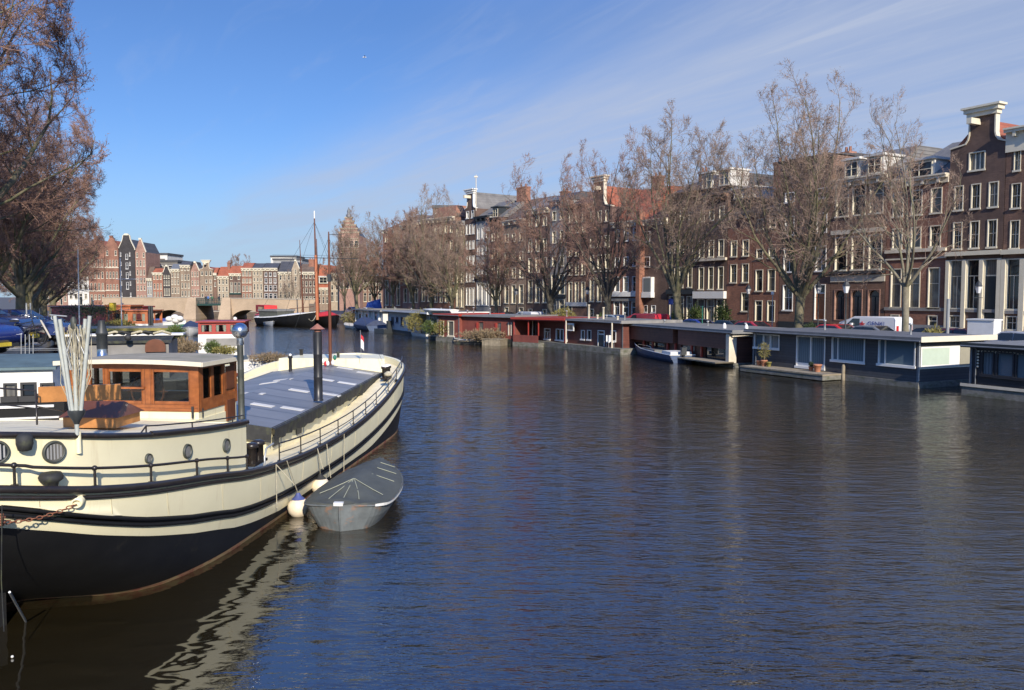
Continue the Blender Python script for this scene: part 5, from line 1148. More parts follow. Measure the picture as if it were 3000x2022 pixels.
# rails: stern side rail from the gunwale
def railing(c0, c1, hgt, step, rt, name, mid=False, base=.05, posts_ball=True, inset=.06):
    q = MB(); P = []
    seg = [c for c in full if c0 <= c[1] <= c1]
    for i, c in enumerate(seg): P.append(Vector((c[0]-inset, c[1]+(inset if c[1] < .3 else 0), c[2]+hgt)))
    q.tube(P, rt, 6)
    if mid: q.tube([p-Vector((0, 0, hgt*.5)) for p in P], rt*.7, 5)
    o = q.obj(name, 'rail_black', barge); d = 0; last = -9
    for i in range(len(P)):
        d += (P[i]-P[i-1]).length if i else 0
        if d-last >= step or i == len(P)-1:
            last = d; s = MB(); b = P[i]-Vector((0, 0, hgt-.02)); s.tube([b, P[i]], rt*.85, 5)
            if posts_ball: s.ball(P[i], rt*1.7, 8)
            s.lathe([(.045, 0), (.045, .02)], b, 8); s.obj('stanchion', 'rail_black', o)
    return o, P
railing(-.6, 5.4, .27, .95, .022, 'stern_railing')
railing(6.3, 19.5, .38, 1.15, .016, 'side_railing', mid=True, posts_ball=False)
q = MB(); c = min(full, key=lambda c: abs(c[1]-6.3)); q.tube([(c[0]-.06, 6.3, c[2]+.38), (c[0]-.05, 5.9, c[2]+.36), (c[0]-.04, 5.78, c[2]+.2), (c[0]-.04, 5.8, c[2])], .018, 6); q.obj('rail_end', 'galv', barge)
# low handrail on the aft deck edge
P = [Vector((p[0]-.05, p[1], p[2]+.13)) for p in R1 if 2.2 <= p[1] <= 5.6]
q = MB(); q.tube([P[0]-Vector((.05, .1, .12))]+P, .012, 5); lr = q.obj('deck_handrail', 'rail_black', barge)
for i in range(0, len(P), 4): s = MB(); s.tube([P[i]-Vector((0, 0, .14)), P[i]], .012, 5); s.obj('stanchion', 'rail_black', lr)
q = MB(); q.tube([p-Vector((-.07, 0, .12)) for p in P], .05, 6); q.obj('toe_rail', 'rail_black', barge)
# bulwark at the bow: white inner band standing above the deck
bw = [c for c in full if c[1] >= 16.8]; q = MB()
hb = lambda v: float(np.interp(v, [16.8, 18.2, 19.5, 22.4], [.02, .06, .10, .10]))
R0 = [(c[0], c[1], c[2]-.02) for c in bw]; R1b = [(c[0]*.995, c[1], c[2]+hb(c[1])) for c in bw]; R2 = [(max(0, c[0]-.10), c[1]-(.08 if c[1] > 20 else .03), c[2]+hb(c[1])) for c in bw]; R3 = [(max(0, c[0]-.12), c[1]-(.1 if c[1] > 20 else .04), c[2]-.1) for c in bw]
mir = lambda r: r+[(-p[0], p[1], p[2]) for p in r[::-1]][1:]
q.grid([mir(R0), mir(R1b), mir(R2), mir(R3)], 0, False); q.obj('bow_bulwark', 'hull_cream', barge)
# fore cabin block just ahead of the hatch
q = MB(); q.add([(-1.85, 18.75, 1.4), (1.95, 18.75, 1.4), (1.55, 20.4, 1.4), (-1.5, 20.4, 1.4), (-1.82, 18.8, 2.34), (1.92, 18.8, 2.34), (1.5, 20.35, 2.38), (-1.45, 20.35, 2.38)], [(0, 3, 2, 1), (4, 5, 6, 7), (0, 1, 5, 4), (1, 2, 6, 5), (2, 3, 7, 6), (3, 0, 4, 7)]); q.obj('fore_cabin', 'hull_cream', barge)
# hold: coaming, pitched hatch roof with grey-green skirt, skylights
v0, v1, u0 = 8.2, 18.45, 1.86
ze = lambda v: 1.64+.26*(max(0, v-8)/10.4)**1.4; zr = lambda v: ze(v)+.27
vs_ = [v0+(v1-v0)*i/12 for i in range(13)]; uw = lambda v: u0
q = MB()
for s in (-1, 1):
    q.grid([[(s*(uw(v)-.1), v, 1.0) for v in vs_], [(s*(uw(v)-.1), v, ze(v)-.02) for v in vs_]], 0, False)
for v in (v0+.05, v1-.05): q.poly([(-uw(v)+.1, v, 1.0), (uw(v)-.1, v, 1.0), (uw(v)-.1, v, ze(v)-.02), (0, v, zr(v)-.02), (-uw(v)+.1, v, ze(v)-.02)])
coam = q.obj('hold_coaming', 'hull_cream', barge)
q = MB(); q.grid([[(-uw(v)-.06, v, ze(v)) for v in vs_], [(0, v, zr(v)) for v in vs_], [(uw(v)+.06, v, ze(v)) for v in vs_]], 0, False); hr = q.obj('hatch_roof', 'hatch_blue', barge)
rw = random.Random(2); q = MB(); n = 70; L0, L1, L2 = [], [], []
for i in range(n+1):
    v = v0+(v1-v0)*i/n; w = uw(v); L0.append((w+.03, v, ze(v)+.015)); L1.append((w+.10+rw.uniform(-.01, .01), v, ze(v)-.03)); L2.append((w+.05+rw.uniform(-.02, .03), v, ze(v)-.27-rw.uniform(0, .06)))
q.grid([L0, L1, L2], 0, False); q.grid([[(-a, b, c) for a, b, c in r] for r in (L0, L1, L2)], 0, False)
E0 = [(u0+.05, v0-.03, ze(v0)+.01), (0, v0-.03, zr(v0)+.01), (-u0-.05, v0-.03, ze(v0)+.01)]; q.grid([E0, [(a, b-.06, c-.32) for a, b, c in E0]], 0, False); q.obj('tarpaulin_skirt', 'tarp_black', hr)
for (px, py) in ((770, 1187), (857, 1198), (877, 1144), (968, 1156), (1007, 1122), (1017, 1122), (952, 1112), (1012, 1082), (1070, 1092), (745, 1150), (790, 1122), (830, 1112)):
    best = None
    for s in (1, -1):
        p = BI @ G(px, py, 2.0); 
        for _ in range(6): p = BI @ G(px, py, float(ze(p.y)+.27*(1-min(1, abs(p.x)/u0))))
        best = p
    u, v = best.x, best.y; s = 1 if u > 0 else -1; sl = .30/u0
    if px == 1007: continue
    q = MB(); w, l = .27, .12; zc = lambda uu, vv: float(ze(vv))+.27*(1-abs(uu)/uw(vv))
    vv = [(u+a, v+b, zc(u+a, v+b)+d) for d in (-.01, .016) for a, b in ((-w, -l), (w, -l), (w, l), (-w, l))]
    q.add(vv, [(0, 3, 2, 1), (4, 5, 6, 7), (0, 1, 5, 4), (1, 2, 6, 5), (2, 3, 7, 6), (3, 0, 4, 7)]); q.obj('skylight', 'plaster_white', hr)
# coaming windows (two round cornered) and flaps
for v in (8.75, 10.3, 13.2):
    w, h, z0 = (.34, .24, 1.16) if v < 12 else (.12, .3, 1.30); q = MB(); q.prism([(v-w/2, z0), (v+w/2, z0), (v+w/2+.02, z0+h*.8), (v+w/2-.04, z0+h), (v-w/2+.04, z0+h), (v-w/2-.02, z0+h*.8)], u0-.13, u0-.07, 'x'); o = q.obj('coaming_window', 'paint_dark', barge)
    q = MB(); q.tube([(u0-.06, v-w/2-.05, z0-.02), (u0-.06, v+w/2+.1, z0-.02), (u0-.06, v+w/2+.12, z0+h*.9), (u0-.06, v+w/2, z0+h+.03)], .012, 5); q.obj('handle', 'galv', o)
# wheelhouse
WH = thing('wheelhouse', None, None); del_ = None
bpy.data.objects.remove(WH)
whp = BI @ Vector((-5.85, 15.22, 0)); wha = radians(6.2)+BR; Wt, Dp = 2.60, 1.62; zb, zt_ = 2.34, 3.24
wh = bpy.data.objects.new('wheelhouse', None); C.objects.link(wh); wh.parent = barge; wh.location = (whp.x, whp.y, 0); wh.rotation_euler = (0, 0, -wha+0)
# local wheelhouse frame: x runs from the near right corner (0) to the left (-Wt); y into the boat
def wpart(q, name, m): return q.obj(name, m, wh)
q = MB(); q.box(-Wt+.02, -.02, .02, Dp-.02, 1.9, zb-.005); q.box(-Wt-.1, .0, -.15, Dp-.1, 1.9, 2.2); wpart(q, 'base', 'hull_cream')
def timber(q, a, b, t=.05, z0=zb, z1=zt_):
    """posts and rails of one side between a and b (x,y)"""
    pass
q = MB(); T = .06
posts_a = [-Wt, -Wt+.62, -1.92, -1.14, -1.02, 0]
for x, w in ((-Wt, .12), (-2.25, .10), (-1.90, .09), (-1.10, .17), (-.17, .17)): q.box(x, x+w, 0, T, zb+.13, zt_-.10)
q.box(-Wt, 0, -.004, T+.004, zb, zb+.13); q.box(-Wt, 0, -.004, T+.004, zt_-.10, zt_)
for a, b in ((-1.81, -1.10), (-.93, -.17)):
    for z0, z1 in ((zb+.13, zb+.19), (zt_-.16, zt_-.10)): q.box(a, b, .012, T-.012, z0, z1)
    q.box(a, a+.035, .012, T-.012, zb+.19, zt_-.16); q.box(b-.035, b, .012, T-.012, zb+.19, zt_-.16)
q.box(-1.86, -1.06, -.05, T, zb+.42, zb+.455)
# right side
for y, w in ((T+.004, .10), (.50, .10), (.98, .10), (1.50, .12)): q.box(-T, 0, y, y+w, zb+.22, zt_-.10)
q.box(-T-.004, .004, T+.006, Dp, zb, zb+.22); q.box(-T-.004, .004, T+.006, Dp, zt_-.10, zt_)
q.box(-T, .0, 1.08, 1.5, zb-.3, zb); q.box(-T+.01, -.012, 1.08, 1.5, zb+.22, zt_-.30)
# back and left
for x, w in ((-Wt, .1), (-1.9, .08), (-1.0, .08), (-.12, .1)): q.box(x, x+w, Dp-T, Dp, zb+.2, zt_-.1)
q.box(-Wt, -T-.006, Dp-T-.004, Dp+.004, zb, zb+.2); q.box(-Wt, -T-.006, Dp-T-.004, Dp+.004, zt_-.1, zt_)
for y, w in ((T+.01, .1), (.8, .08), (Dp-.2, .12)): q.box(-Wt, -Wt+T, y, y+w, zb+.2, zt_-.1)
q.box(-Wt-.003, -Wt+T, T+.006, Dp-T-.006, zb, zb+.2); q.box(-Wt-.003, -Wt+T, T+.006, Dp-T-.006, zt_-.1, zt_)
wpart(q, 'timber_frame', 'varnish')
bm_ = bpy.data.materials.new('clear_glass'); bm_.use_nodes = True; nt = bm_.node_tree; nt.nodes.clear()
o_ = nt.nodes.new('ShaderNodeOutputMaterial'); mxs = nt.nodes.new('ShaderNodeMixShader'); tr = nt.nodes.new('ShaderNodeBsdfTransparent'); gl = nt.nodes.new('ShaderNodeBsdfGlossy'); fr_ = nt.nodes.new('ShaderNodeFresnel')
tr.inputs[0].default_value = (.78, .80, .78, 1); gl.inputs['Roughness'].default_value = .02; fr_.inputs[0].default_value = 1.5
nt.links.new(fr_.outputs[0], mxs.inputs[0]); nt.links.new(tr.outputs[0], mxs.inputs[1]); nt.links.new(gl.outputs[0], mxs.inputs[2]); nt.links.new(mxs.outputs[0], o_.inputs[0]); M['clear_glass'] = bm_
for a, b, y in ((-2.5, -2.25, .03), (-2.15, -1.9, .03), (-1.775, -1.135, .03), (-.895, -.205, .03), (-1.82, -1.0, Dp-.03), (-.92, -.12, Dp-.03), (-2.5, -1.9, Dp-.03)):
    q = MB(); q.box(a, b, y-.003, y+.003, zb+.16, zt_-.12); wpart(q, 'pane', 'clear_glass')
for a, b in ((.17, .50), (.60, .98)): q = MB(); q.box(-.035, -.029, a, b, zb+.2, zt_-.1); wpart(q, 'pane', 'clear_glass')
q = MB()
for i, (x0, x1) in enumerate(((-Wt-.16, -Wt/2), (-Wt/2, .16))):
    z = lambda x: zt_+.075-.045*(abs(x+Wt/2)/(Wt/2+.16))**2
    xs = [x0+(x1-x0)*k/6 for k in range(7)]
    for a, b in zip(xs, xs[1:]): q.add([(a, -.16, z(a)-.055), (b, -.16, z(b)-.055), (b, Dp+.16, z(b)-.055), (a, Dp+.16, z(a)-.055), (a, -.16, z(a)), (b, -.16, z(b)), (b, Dp+.16, z(b)), (a, Dp+.16, z(a))], [(0, 3, 2, 1), (4, 5, 6, 7), (0, 1, 5, 4), (2, 3, 7, 6)]+([(3, 0, 4, 7)] if a == xs[0] and i == 0 else [])+([(1, 2, 6, 5)] if b == xs[-1] and i == 1 else []))
wr = wpart(q, 'roof', 'roof_felt')
q = MB()
for k in range(12):
    a = -Wt-.17+(Wt+.34)*k/12; b = a+(Wt+.34)/12; q.add([(x, y, z(x)+dz) for x, dz in ((a, -.07), (b, -.07), (b, .012), (a, .012)) for y in (-.185,)]+[(x, -.161, z(x)+dz) for x, dz in ((a, -.07), (b, -.07), (b, .012), (a, .012))], [(0, 1, 2, 3), (7, 6, 5, 4), (2, 6, 7, 3), (0, 4, 5, 1)])
q.box(.161, .185, -.185, Dp+.16, z(.16)-.07, z(.16)+.012); q.obj('roof_edge', 'paint_cream', wr)
# inside: wheel and dark seat back, dark door post
q = MB(); q.tube([(-1.45+.34*cos(a), .75, 2.62+.34*sin(a)) for a in [2*pi*k/20 for k in range(21)]], .022, 5, caps=False)
for k in range(4): a = k*pi/4; q.tube([(-1.45+.42*cos(a), .75, 2.62+.42*sin(a)), (-1.45-.42*cos(a), .75, 2.62-.42*sin(a))], .016, 5)
wpart(q, 'steering_wheel', 'varnish_dark')
q = MB(); q.box(-Wt+.1, -.1, .3, Dp-.1, zb-.25, zb+.02); q.box(-.9, -.72, Dp-.25, Dp-.1, zb, zt_-.12); q.box(-1.8, -1.55, Dp-.25, Dp-.1, zb, zt_-.12); q.box(-2.2, -1.95, Dp-.25, Dp-.1, zb, zt_-.12); wpart(q, 'cabin_lining', 'paint_dark')
q = MB(); q.box(.0, .03, 1.10, 1.46, zb-.34, zb+.08); q.box(.0, .02, 1.10, 1.46, zb+.3, zt_-.14); wpart(q, 'door', 'varnish_dark')
# dark joints between the window frames and posts
q = MB()
for x in (-2.25, -2.15, -1.87, -1.79, -1.135, -1.065, -.955, -.885, -.19): q.box(x, x+.008, -.003, .0-.0005, zb+.13, zt_-.10)
for z_ in (zb+.128, zt_-.103, zb+.06): q.box(-Wt+.02, -.02, -.0075, -.0045, z_, z_+.006)
for y in (.165, .50, .60, .98, 1.08): q.box(.0005, .003, y, y+.008, zb+.22, zt_-.10)
for k in range(5): q.box(.0045, .0075, .1+k*.28, .108+k*.28, zb+.01, zb+.2)
wpart(q, 'joint_line', 'varnish_dark')
# black iron brackets at the corner
q = MB(); q.box(-.14, -.10, -.03, -.005, zb-.12, zb+.10); q.box(.005, .02, .1, .13, zb-.12, zb+.05); wpart(q, 'bracket', 'iron_dark')

# chimneys
def chim(px, py, z, r, h, name, m, cap):
    p = BL(px, py, z); t = MB(); n = 18; t.lathe([(r*1.12, 0), (r*1.12, .04), (r, .05), (r, h*.33), (r*1.03, h*.335), (r*1.03, h*.35), (r, h*.355), (r, h*.66), (r*1.03, h*.665), (r*1.03, h*.68), (r, h*.685), (r, h)], p, n); o = t.obj(name, m, barge)
    t = MB()
    if cap == 'hat':
        t.lathe([(r*.8, h), (r*.8, h+.07)], p, 12); t.lathe([(r*1.75, h+.07), (r*1.1, h+.12), (.01, h+.21)], p, 18); t.obj('cap', 'copper_cap', o)
    else:
        t.lathe([(r*1.05, h), (r*1.15, h+.02), (r*1.0, h+.14)], p, 14); t.obj('collar', 'steel', o)
        t = MB(); t.ball((p[0], p[1], p[2]+h+.27), .155, 14); t.obj('cowl', 'steel', o)
    return o
chim(933, 1174, 1.78, .112, 1.80, 'chimney', 'chimney_black', 'hat')
chim(708, 1228, 2.15, .06, 1.42, 'chimney', 'chimney_green', 'ball')
p = BI @ A(302, 1100, 17.6); t = MB(); t.lathe([(.16, 0), (.16, .05), (.11, .06), (.105, .32)], (p.x, p.y, 3.05), 14); t.lathe([(.11, .321), (.11, .62), (.125, .63), (.125, .66)], (p.x, p.y, 3.05), 14, 1); t.lathe([(.12, .661), (.07, .85), (.07, .93)], (p.x, p.y, 3.05), 14, 1); t.obj('roof_chimney', ['steel', 'iron_dark'], barge)
# skylight hatch of varnished wood on the aft deck and the tiller boards
p = BL(290, 1240, 2.5); a = radians(10); q = MB(); Mx = Matrix.Translation((p.x-.1, p.y+.02, 2.42)) @ Matrix.Rotation(-wha+.05, 4, 'Z')
q.box(-.50, .36, 0, .75, 0, .17, 0, Mx)
for vv in ([(-.55, -.05, .17), (.42, -.05, .17), (.30, .38, .38), (-.42, .38, .38)], [(.42, -.05, .17), (.42, .8, .17), (.30, .38, .38)], [(.42, .8, .17), (-.55, .8, .17), (-.42, .38, .38), (.30, .38, .38)], [(-.55, .8, .17), (-.55, -.05, .17), (-.42, .38, .38)]): q.poly([Mx @ Vector(x) for x in vv], 1)
q.obj('wooden_skylight', ['wood_orange', 'varnish_dark'], barge)
q = MB(); p0 = BI @ A(112, 1155, 11.6); p1 = BI @ A(352, 1148, 12.6); d = (p1-p0); q.add([p0+Vector((0, 0, -.12)), p1+Vector((0, 0, -.12)), p1+Vector((0, 0, .12)), p0+Vector((0, 0, .10)), p0+Vector((-.02, .06, -.12)), p1+Vector((-.02, .06, -.12)), p1+Vector((-.02, .06, .12)), p0+Vector((-.02, .06, .10))], [(0, 1, 2, 3), (7, 6, 5, 4), (0, 4, 5, 1), (1, 5, 6, 2), (2, 6, 7, 3), (3, 7, 4, 0)]); q.obj('tiller_board', 'wood_orange', barge)
q = MB(); a_ = BI @ A(105, 1145, 11.4); q.tube([(a_.x, a_.y, 2.7), (a_.x, a_.y, a_.z), (a_.x-1.2, a_.y+.3, a_.z+.02)], .014, 5); q.tube([(a_.x, a_.y, a_.z-.25), (a_.x-1.2, a_.y+.3, a_.z-.2)], .01, 5); b2 = BI @ A(190, 1205, 12.5); q.tube([(a_.x, a_.y, a_.z-.22), (b2.x, b2.y, b2.z)], .01, 5); q.obj('stern_guard_rail', 'rail_black', barge)
# bollards, ropes, chain, hawse pipe
def bollard(u, v, z, s=1.0, white=False):
    q = MB()
    for dv in (-.16, .16): q.lathe([(.085*s, 0), (.085*s, .26*s), (.11*s, .27*s), (.11*s, .33*s), (.05*s, .35*s)], (u, v+dv, z), 12)
    q.box(u-.12, u+.12, v-.32, v+.32, z-.02, z+.03); o = q.obj('bollard', 'rail_black', barge)
    if white:
        q = MB()
        for dv in (-.16, .16): q.lathe([(.112*s, .33*s), (.10*s, .36*s), (.02, .37*s)], (u, v+dv, z), 12)
        q.obj('bollard_top', 'paint_white', o)
bollard(2.42, 5.95, 1.36, 1.15); bollard(2.25, 17.6, 1.80, 1.2, True)
bc = at_aft(150, 1400); q = MB(); wb = BL(150, 1418, 2.16); q.lathe([(.07, -.05), (.09, .02), (.135, .05), (.145, .09), (.12, .14), (.04, .155)], wb, 12); q.obj('wrapped_bollard', 'tarp_black', barge)
b_ = None
def at_hull(px, py, lo=0.0, hi=2.4):
    r = BI.to_3x3() @ Vector(ray(px, py)); o = BI @ Vector((0, 0, EYE)); best = None
    for t in np.linspace(8, 40, 1600):
        p = o+r*(t/max(1e-6, sqrt(r.x**2+r.y**2)));
        if p.z > 2.45 or p.z < -.1: continue
        ring = [hull_pt(c, min(p.z, c[2])) for c in full]
        vv = [x[1] for x in ring]; 
        if vv[0] <= p.y <= vv[-1]:
            u = np.interp(p.y, vv, [x[0] for x in ring])
            if p.x <= u: return p
    return o+r*12
hp = at_hull(228, 1466); q = MB(); dirh = Vector((.35, -.9, -.25)).normalized(); Mx = Matrix.Translation(hp+dirh*.10) @ dirh.to_track_quat('Z', 'Y').to_matrix().to_4x4()
q.lathe([(.10, -.25), (.075, -.05), (.06, 0), (.045, -.01), (.04, -.05)], n=14, Mx=Mx); q.obj('hawse_pipe', 'hull_cream', barge)
# bow: mast with rigging, pipes, flag
mp = BL(968, 1068, 2.15); mast = MB(); mast.lathe([(.06, -.3), (.055, 1.8), (.035, 4.2), (.02, 4.55)], (mp.x, mp.y, mp.z), 10); mo = mast.obj('bow_mast', 'varnish_dark', barge)
q = MB(); q.tube([(mp.x-2.0, mp.y, 5.85), (mp.x+.0, mp.y, 5.80), (mp.x+1.0, mp.y, 5.78)], .012, 5); q.tube([(mp.x, mp.y, 6.6), (mp.x+.5, mp.y+.1, 6.62)], .01, 5); q.box(mp.x-.06, mp.x+.06, mp.y-.06, mp.y+.06, 5.0, 5.25); q.obj('yard', 'iron_dark', mo)
q = MB()
for tx, ty in ((-1.9, 19.5), (1.9, 18.5), (0, 22.2)): q.tube([(mp.x, mp.y, 6.5), (tx, ty, 2.3)], .006, 3)
q.obj('stay', 'iron_dark', mo)
for px, py, z, h, r, m in ((851, 1080, 2.1, .42, .055, 'chimney_black'), (883, 1042, 2.35, .24, .06, 'chimney_black'), (991, 1060, 2.2, .36, .05, 'chimney_green')):
    p = BL(px, py, z); q = MB(); q.lathe([(r, -.2), (r, h*.8), (r*1.4, h*.85), (r*1.4, h)], p, 12); o = q.obj('deck_pipe', m, barge)
    if px == 851: q = MB(); q.ball((p.x, p.y, p.z+h+.03), r*.9, 10); q.obj('pipe_top', 'paint_white', o)
p = BL(968, 1050, 2.4); q = MB(); rng_ = random.Random(4)
for k in range(5): q.ball((p.x-.1+rng_.uniform(-.12, .35), p.y-.2, p.z-.1+rng_.uniform(-.1, .2)), .06, 8, (0, 1, 1, 2, 1)[k], 1.5)
q.obj('bundled_flags', ['flag_red', 'flag_white', 'bin_green'], barge)
p = BL(1058, 1036, 2.55); q = MB(); q.tube([(p.x, p.y, 2.4), (p.x-.02, p.y, 3.35)], .008, 4); fo = q.obj('bow_flagstaff', 'galv', barge)
q = MB(); q.grid([[(p.x+.0+.045*k+.015*sin(k), p.y+.02*sin(k*2), 3.2-j*.15-.06*k) for k in range(3)] for j in range(4)], 0, True, mfun=lambda i, j: 1 if i else 0); q.obj('flag', ['flag_red', 'flag_white'], fo)
q = MB(); pp = BL(1150, 1085, 2.2); q.lathe([(.02, 0), (.13, .02), (.14, .10), (.05, .16)], (pp.x-.2, pp.y+.3, 1.98), 9); q.obj('coiled_rope', 'rope', barge)

def rope(a, b, sag, r=.010, n=14, name='mooring_rope', m='rope', label=None, cat='rope', group=None):
    a, b = Vector(a), Vector(b); q = MB(); q.tube([a.lerp(b, i/n)-Vector((0, 0, sag*4*(i/n)*(1-i/n))) for i in range(n+1)], r, 5); o = q.obj(name, m); return tag(o, label, cat, group) if label else o
# chain
hw = BM @ (hp+dirh*.1); a0 = hw; a1 = A(0, 1512, 9.3); t = thing('mooring_chain', 'rusty chain running from the stern hawse pipe of the cream barge to the left', 'chain', (0, 0, 0)); ln = (a1-a0).length*1.35; n = int(ln/.062); a1e = a0+(a1-a0)*1.35
lk = MB(); ring = [(.030*cos(2*pi*k/10)*1.35, .019*sin(2*pi*k/10), 0) for k in range(11)]; lk.tube(ring, .0075, 5, caps=False); lme = lk.mesh('link', 'rust')
q = MB()
for i in range(n):
    s = (i+.5)/n; p = a0.lerp(a1e, s)-Vector((0, 0, .10*4*s*(1-s))); Mx = Matrix.Translation(p) @ (a1e-a0).to_track_quat('X', 'Z').to_matrix().to_4x4() @ Matrix.Rotation(pi/2*(i % 2)+.4, 4, 'X'); q.add([Mx @ Vector(v) for v in lk.v], lk.f, 0, True)
q.obj('links', 'rust', t)
q = MB(); e = A(0, 1520, 9.3)
for k in range(5): q.tube([e+Vector((-.6, 0, .0-.03*k)), e+Vector((-.25, 0, .035-.03*k)), e+Vector((.04+.02*(k % 2), .0, .05-.03*k))], .016, 5)
tag(q.obj('chain_coil', 'rust'), 'rusty wire coils wrapped on the post at the left edge', 'wire')
# rudder post and lines at the left edge
q = MB(); a = G(8, 1830, 0); q.add([(a.x-.5, a.y+.5, -.5), (a.x+.0, a.y-.1, -.5), (a.x+.02, a.y-.1, .9), (a.x-.5, a.y+.5, 1.1), (a.x-.44, a.y+.58, -.5), (a.x+.06, a.y-.02, -.5), (a.x+.08, a.y-.02, .9), (a.x-.44, a.y+.58, 1.1)], [(0, 1, 2, 3), (7, 6, 5, 4), (0, 4, 5, 1), (1, 5, 6, 2), (2, 6, 7, 3), (3, 7, 4, 0)]); 
for v in q.v: pass
q.v = [tuple(BI @ Vector(v)) for v in q.v]; q.obj('rudder', 'hull_black', barge)
q = MB(); q.tube([A(28, 1735, 9.9), G(76, 1822, 0.0)], .016, 5); tag(q.obj('boat_hook', 'galv'), 'pale stick poking into the water beside the barge rudder', 'stick')
q = MB(); q.tube([A(6, 1480, 9.2), A(4, 1700, 9.4), A(12, 1850, 9.5)], .008, 4); tag(q.obj('hanging_line', 'tarp_black'), 'dark line hanging down at the left picture edge', 'rope')
# fenders and their ropes
def gunwale_at(px, dz=.03, out=.09):
    best = min((c for c in full if 3 < c[1] < 17), key=lambda c: abs((lambda w: 1500+FPX*w.x/(w.y*cos(PITCH)-(w.z-EYE)*sin(PITCH))-px)(BM @ Vector((c[0]+out, c[1], c[2])))))
    return BM @ Vector((best[0]+out, best[1], best[2]+dz))
for px, py, r, lab, topx, topy, cone in ((874, 1487, .22, 'round cream fender with a blue top hanging between the barge and the grey dinghy', 846, 1330, 1), (939, 1424, .21, 'round cream fender half hidden behind the dinghy cover', 920, 1312, 0)):
    Y = 16.6 if cone else 18.3; c = A(px, py, Y); t = thing('fender', lab, 'fender', c); q = MB(); q.ball((0, 0, 0), r, 20); q.obj('ball', 'fender', t); q = MB(); q.lathe([(r*.62, r*.80), (r*.3, r*1.1), (.035, r*1.38)], n=14); q.obj('top', 'fender_blue' if cone else 'tarp_black', t)
    g0, g1 = gunwale_at(topx), gunwale_at(topx+9)
    rope(g0, c+Vector((0, 0, r*1.3)), 0, .009, label='thin rope holding the '+('blue topped' if cone else 'hidden cream')+' fender', cat='rope'); rope(g1, c+Vector((0, 0, r*1.3)), .01, .009, label='second strand of rope down to the '+('blue topped' if cone else 'hidden cream')+' fender', cat='rope')
for (x0, x1, y1, lab) in ((808, 811, 1488, 'dark rope hanging straight down the barge side'), (812, 862, 1420, 'slack rope slanting down the barge side'), (967, 969, 1400, 'double rope hanging from the side rail'), (935, 950, 1375, 'knotted rope on the side rail'), (1000, 992, 1385, 'short rope loop on the barge flank')):
    g = gunwale_at(x0); e = A(x1, y1, g.y); e.x = min(e.x, g.x+.12) if x1 < 850 or x1 > 870 else e.x; rope(g, (max(g.x-.02, e.x), e.y, e.z), .0, .009, label=lab)
tag((lambda q: (q.ball(G(36, 1924, .02), .018, 8), q.obj('float', 'boat_white'))[1])(MB()), 'tiny white float on the dark water at the lower left', 'float')

# folded rotary washing line standing on the aft wall
b_ = at_aft(228, 1290); wp = BM @ b_[0]+Vector((.02, -.05, 0)); Yw = wp.y
t = thing('washing_line', 'folded grey rotary washing line standing on the barge stern', 'clothes dryer', (wp.x, wp.y, 0)); z0 = A(228, 1220, Yw)[2]; z1 = A(228, 935, Yw)[2]; zl = A(228, 1325, Yw)[2]
q = MB(); q.tube([(0, 0, A(228, 1275, Yw)[2]), (0, 0, z0+.55)], .028, 8); q.tube([(0, 0, z0+.5), (0, 0, z1-.08)], .018, 8); q.obj('pole', 'pole_grey', t)
q = MB(); q.tube([(0, .03, zl-.02), (0, .03, A(228, 1265, Yw)[2])], .034, 8); q.obj('socket', 'hull_cream', t)
q = MB(); q.lathe([(.03, -.10), (.045, -.06), (.10, .03), (.105, .08)], (0, 0, z0), 12); q.obj('hub', 'iron_dark', t)
q = MB(); q.lathe([(.02, -.16), (.035, -.1), (.04, -.02), (.02, .03)], (0, 0, z1), 10); q.obj('top_knob', 'chimney_green', t)
for k, (xx, yy) in enumerate(((-.24, .0), (-.13, -.08), (.10, .1), (.22, -.02))):
    q = MB(); q.tube([(xx*.28, yy*.3, z0+.06), (xx, yy, z1+(.0 if k % 3 else .04))], .027, 5); q.obj('arm', 'pole_grey', t)
    q = MB(); q.tube([(xx*.8, yy, z1-.1-.12*k), (xx*.25, yy*.2, z0+.6)], .011, 4); q.tube([(0, 0, z1-.12), (xx*.75, yy*.8, z0+.72)], .010, 4); q.obj('strut', 'galv', t)
rr_ = random.Random(9); q = MB()
for k in range(38):
    x0 = rr_.uniform(-.2, .2); q.tube([(x0, rr_.uniform(-.08, .1), z1-.05-rr_.random()*.1), (x0*.9+rr_.uniform(-.04, .08), rr_.uniform(-.05, .08), (z0+z1)/2-rr_.random()*.2), (x0*.45+rr_.uniform(-.02, .02), 0, z0+.1+rr_.random()*.2)], .005, 3)
q.obj('lines', 'rope', t)

# grey covered dinghy
DA = Vector((-3.29, 15.42)); DB = Vector((-3.18, 19.5)); dd = DB-DA; dl = dd.length; dr = atan2(dd.y, dd.x)-pi/2
din = thing('dinghy', 'grey dinghy under a seamed grey cover tied to the cream barge', 'dinghy', (DA.x, DA.y, 0), dr)
prof = [(0, 0.0, .0, .52), (.025, .40, .24, .50), (.06, .68, .46, .48), (.14, .82, .58, .45), (.3, .87, .64, .43), (.5, .84, .62, .43), (.7, .72, .54, .45), (.88, .48, .34, .48), (1.0, .14, .08, .52)]
pr = smooth_curve(prof, 3); q = MB()
for s in (1, -1): q.grid([[(s*p[1], p[0]*dl, p[3]) for p in pr], [(s*(p[1]*.6+p[2]*.4), p[0]*dl+.02, p[3]*.5) for p in pr], [(s*p[2], p[0]*dl+.04, .0) for p in pr], [(s*p[2]*.5, p[0]*dl+.05, -.25) for p in pr]], 0, False)
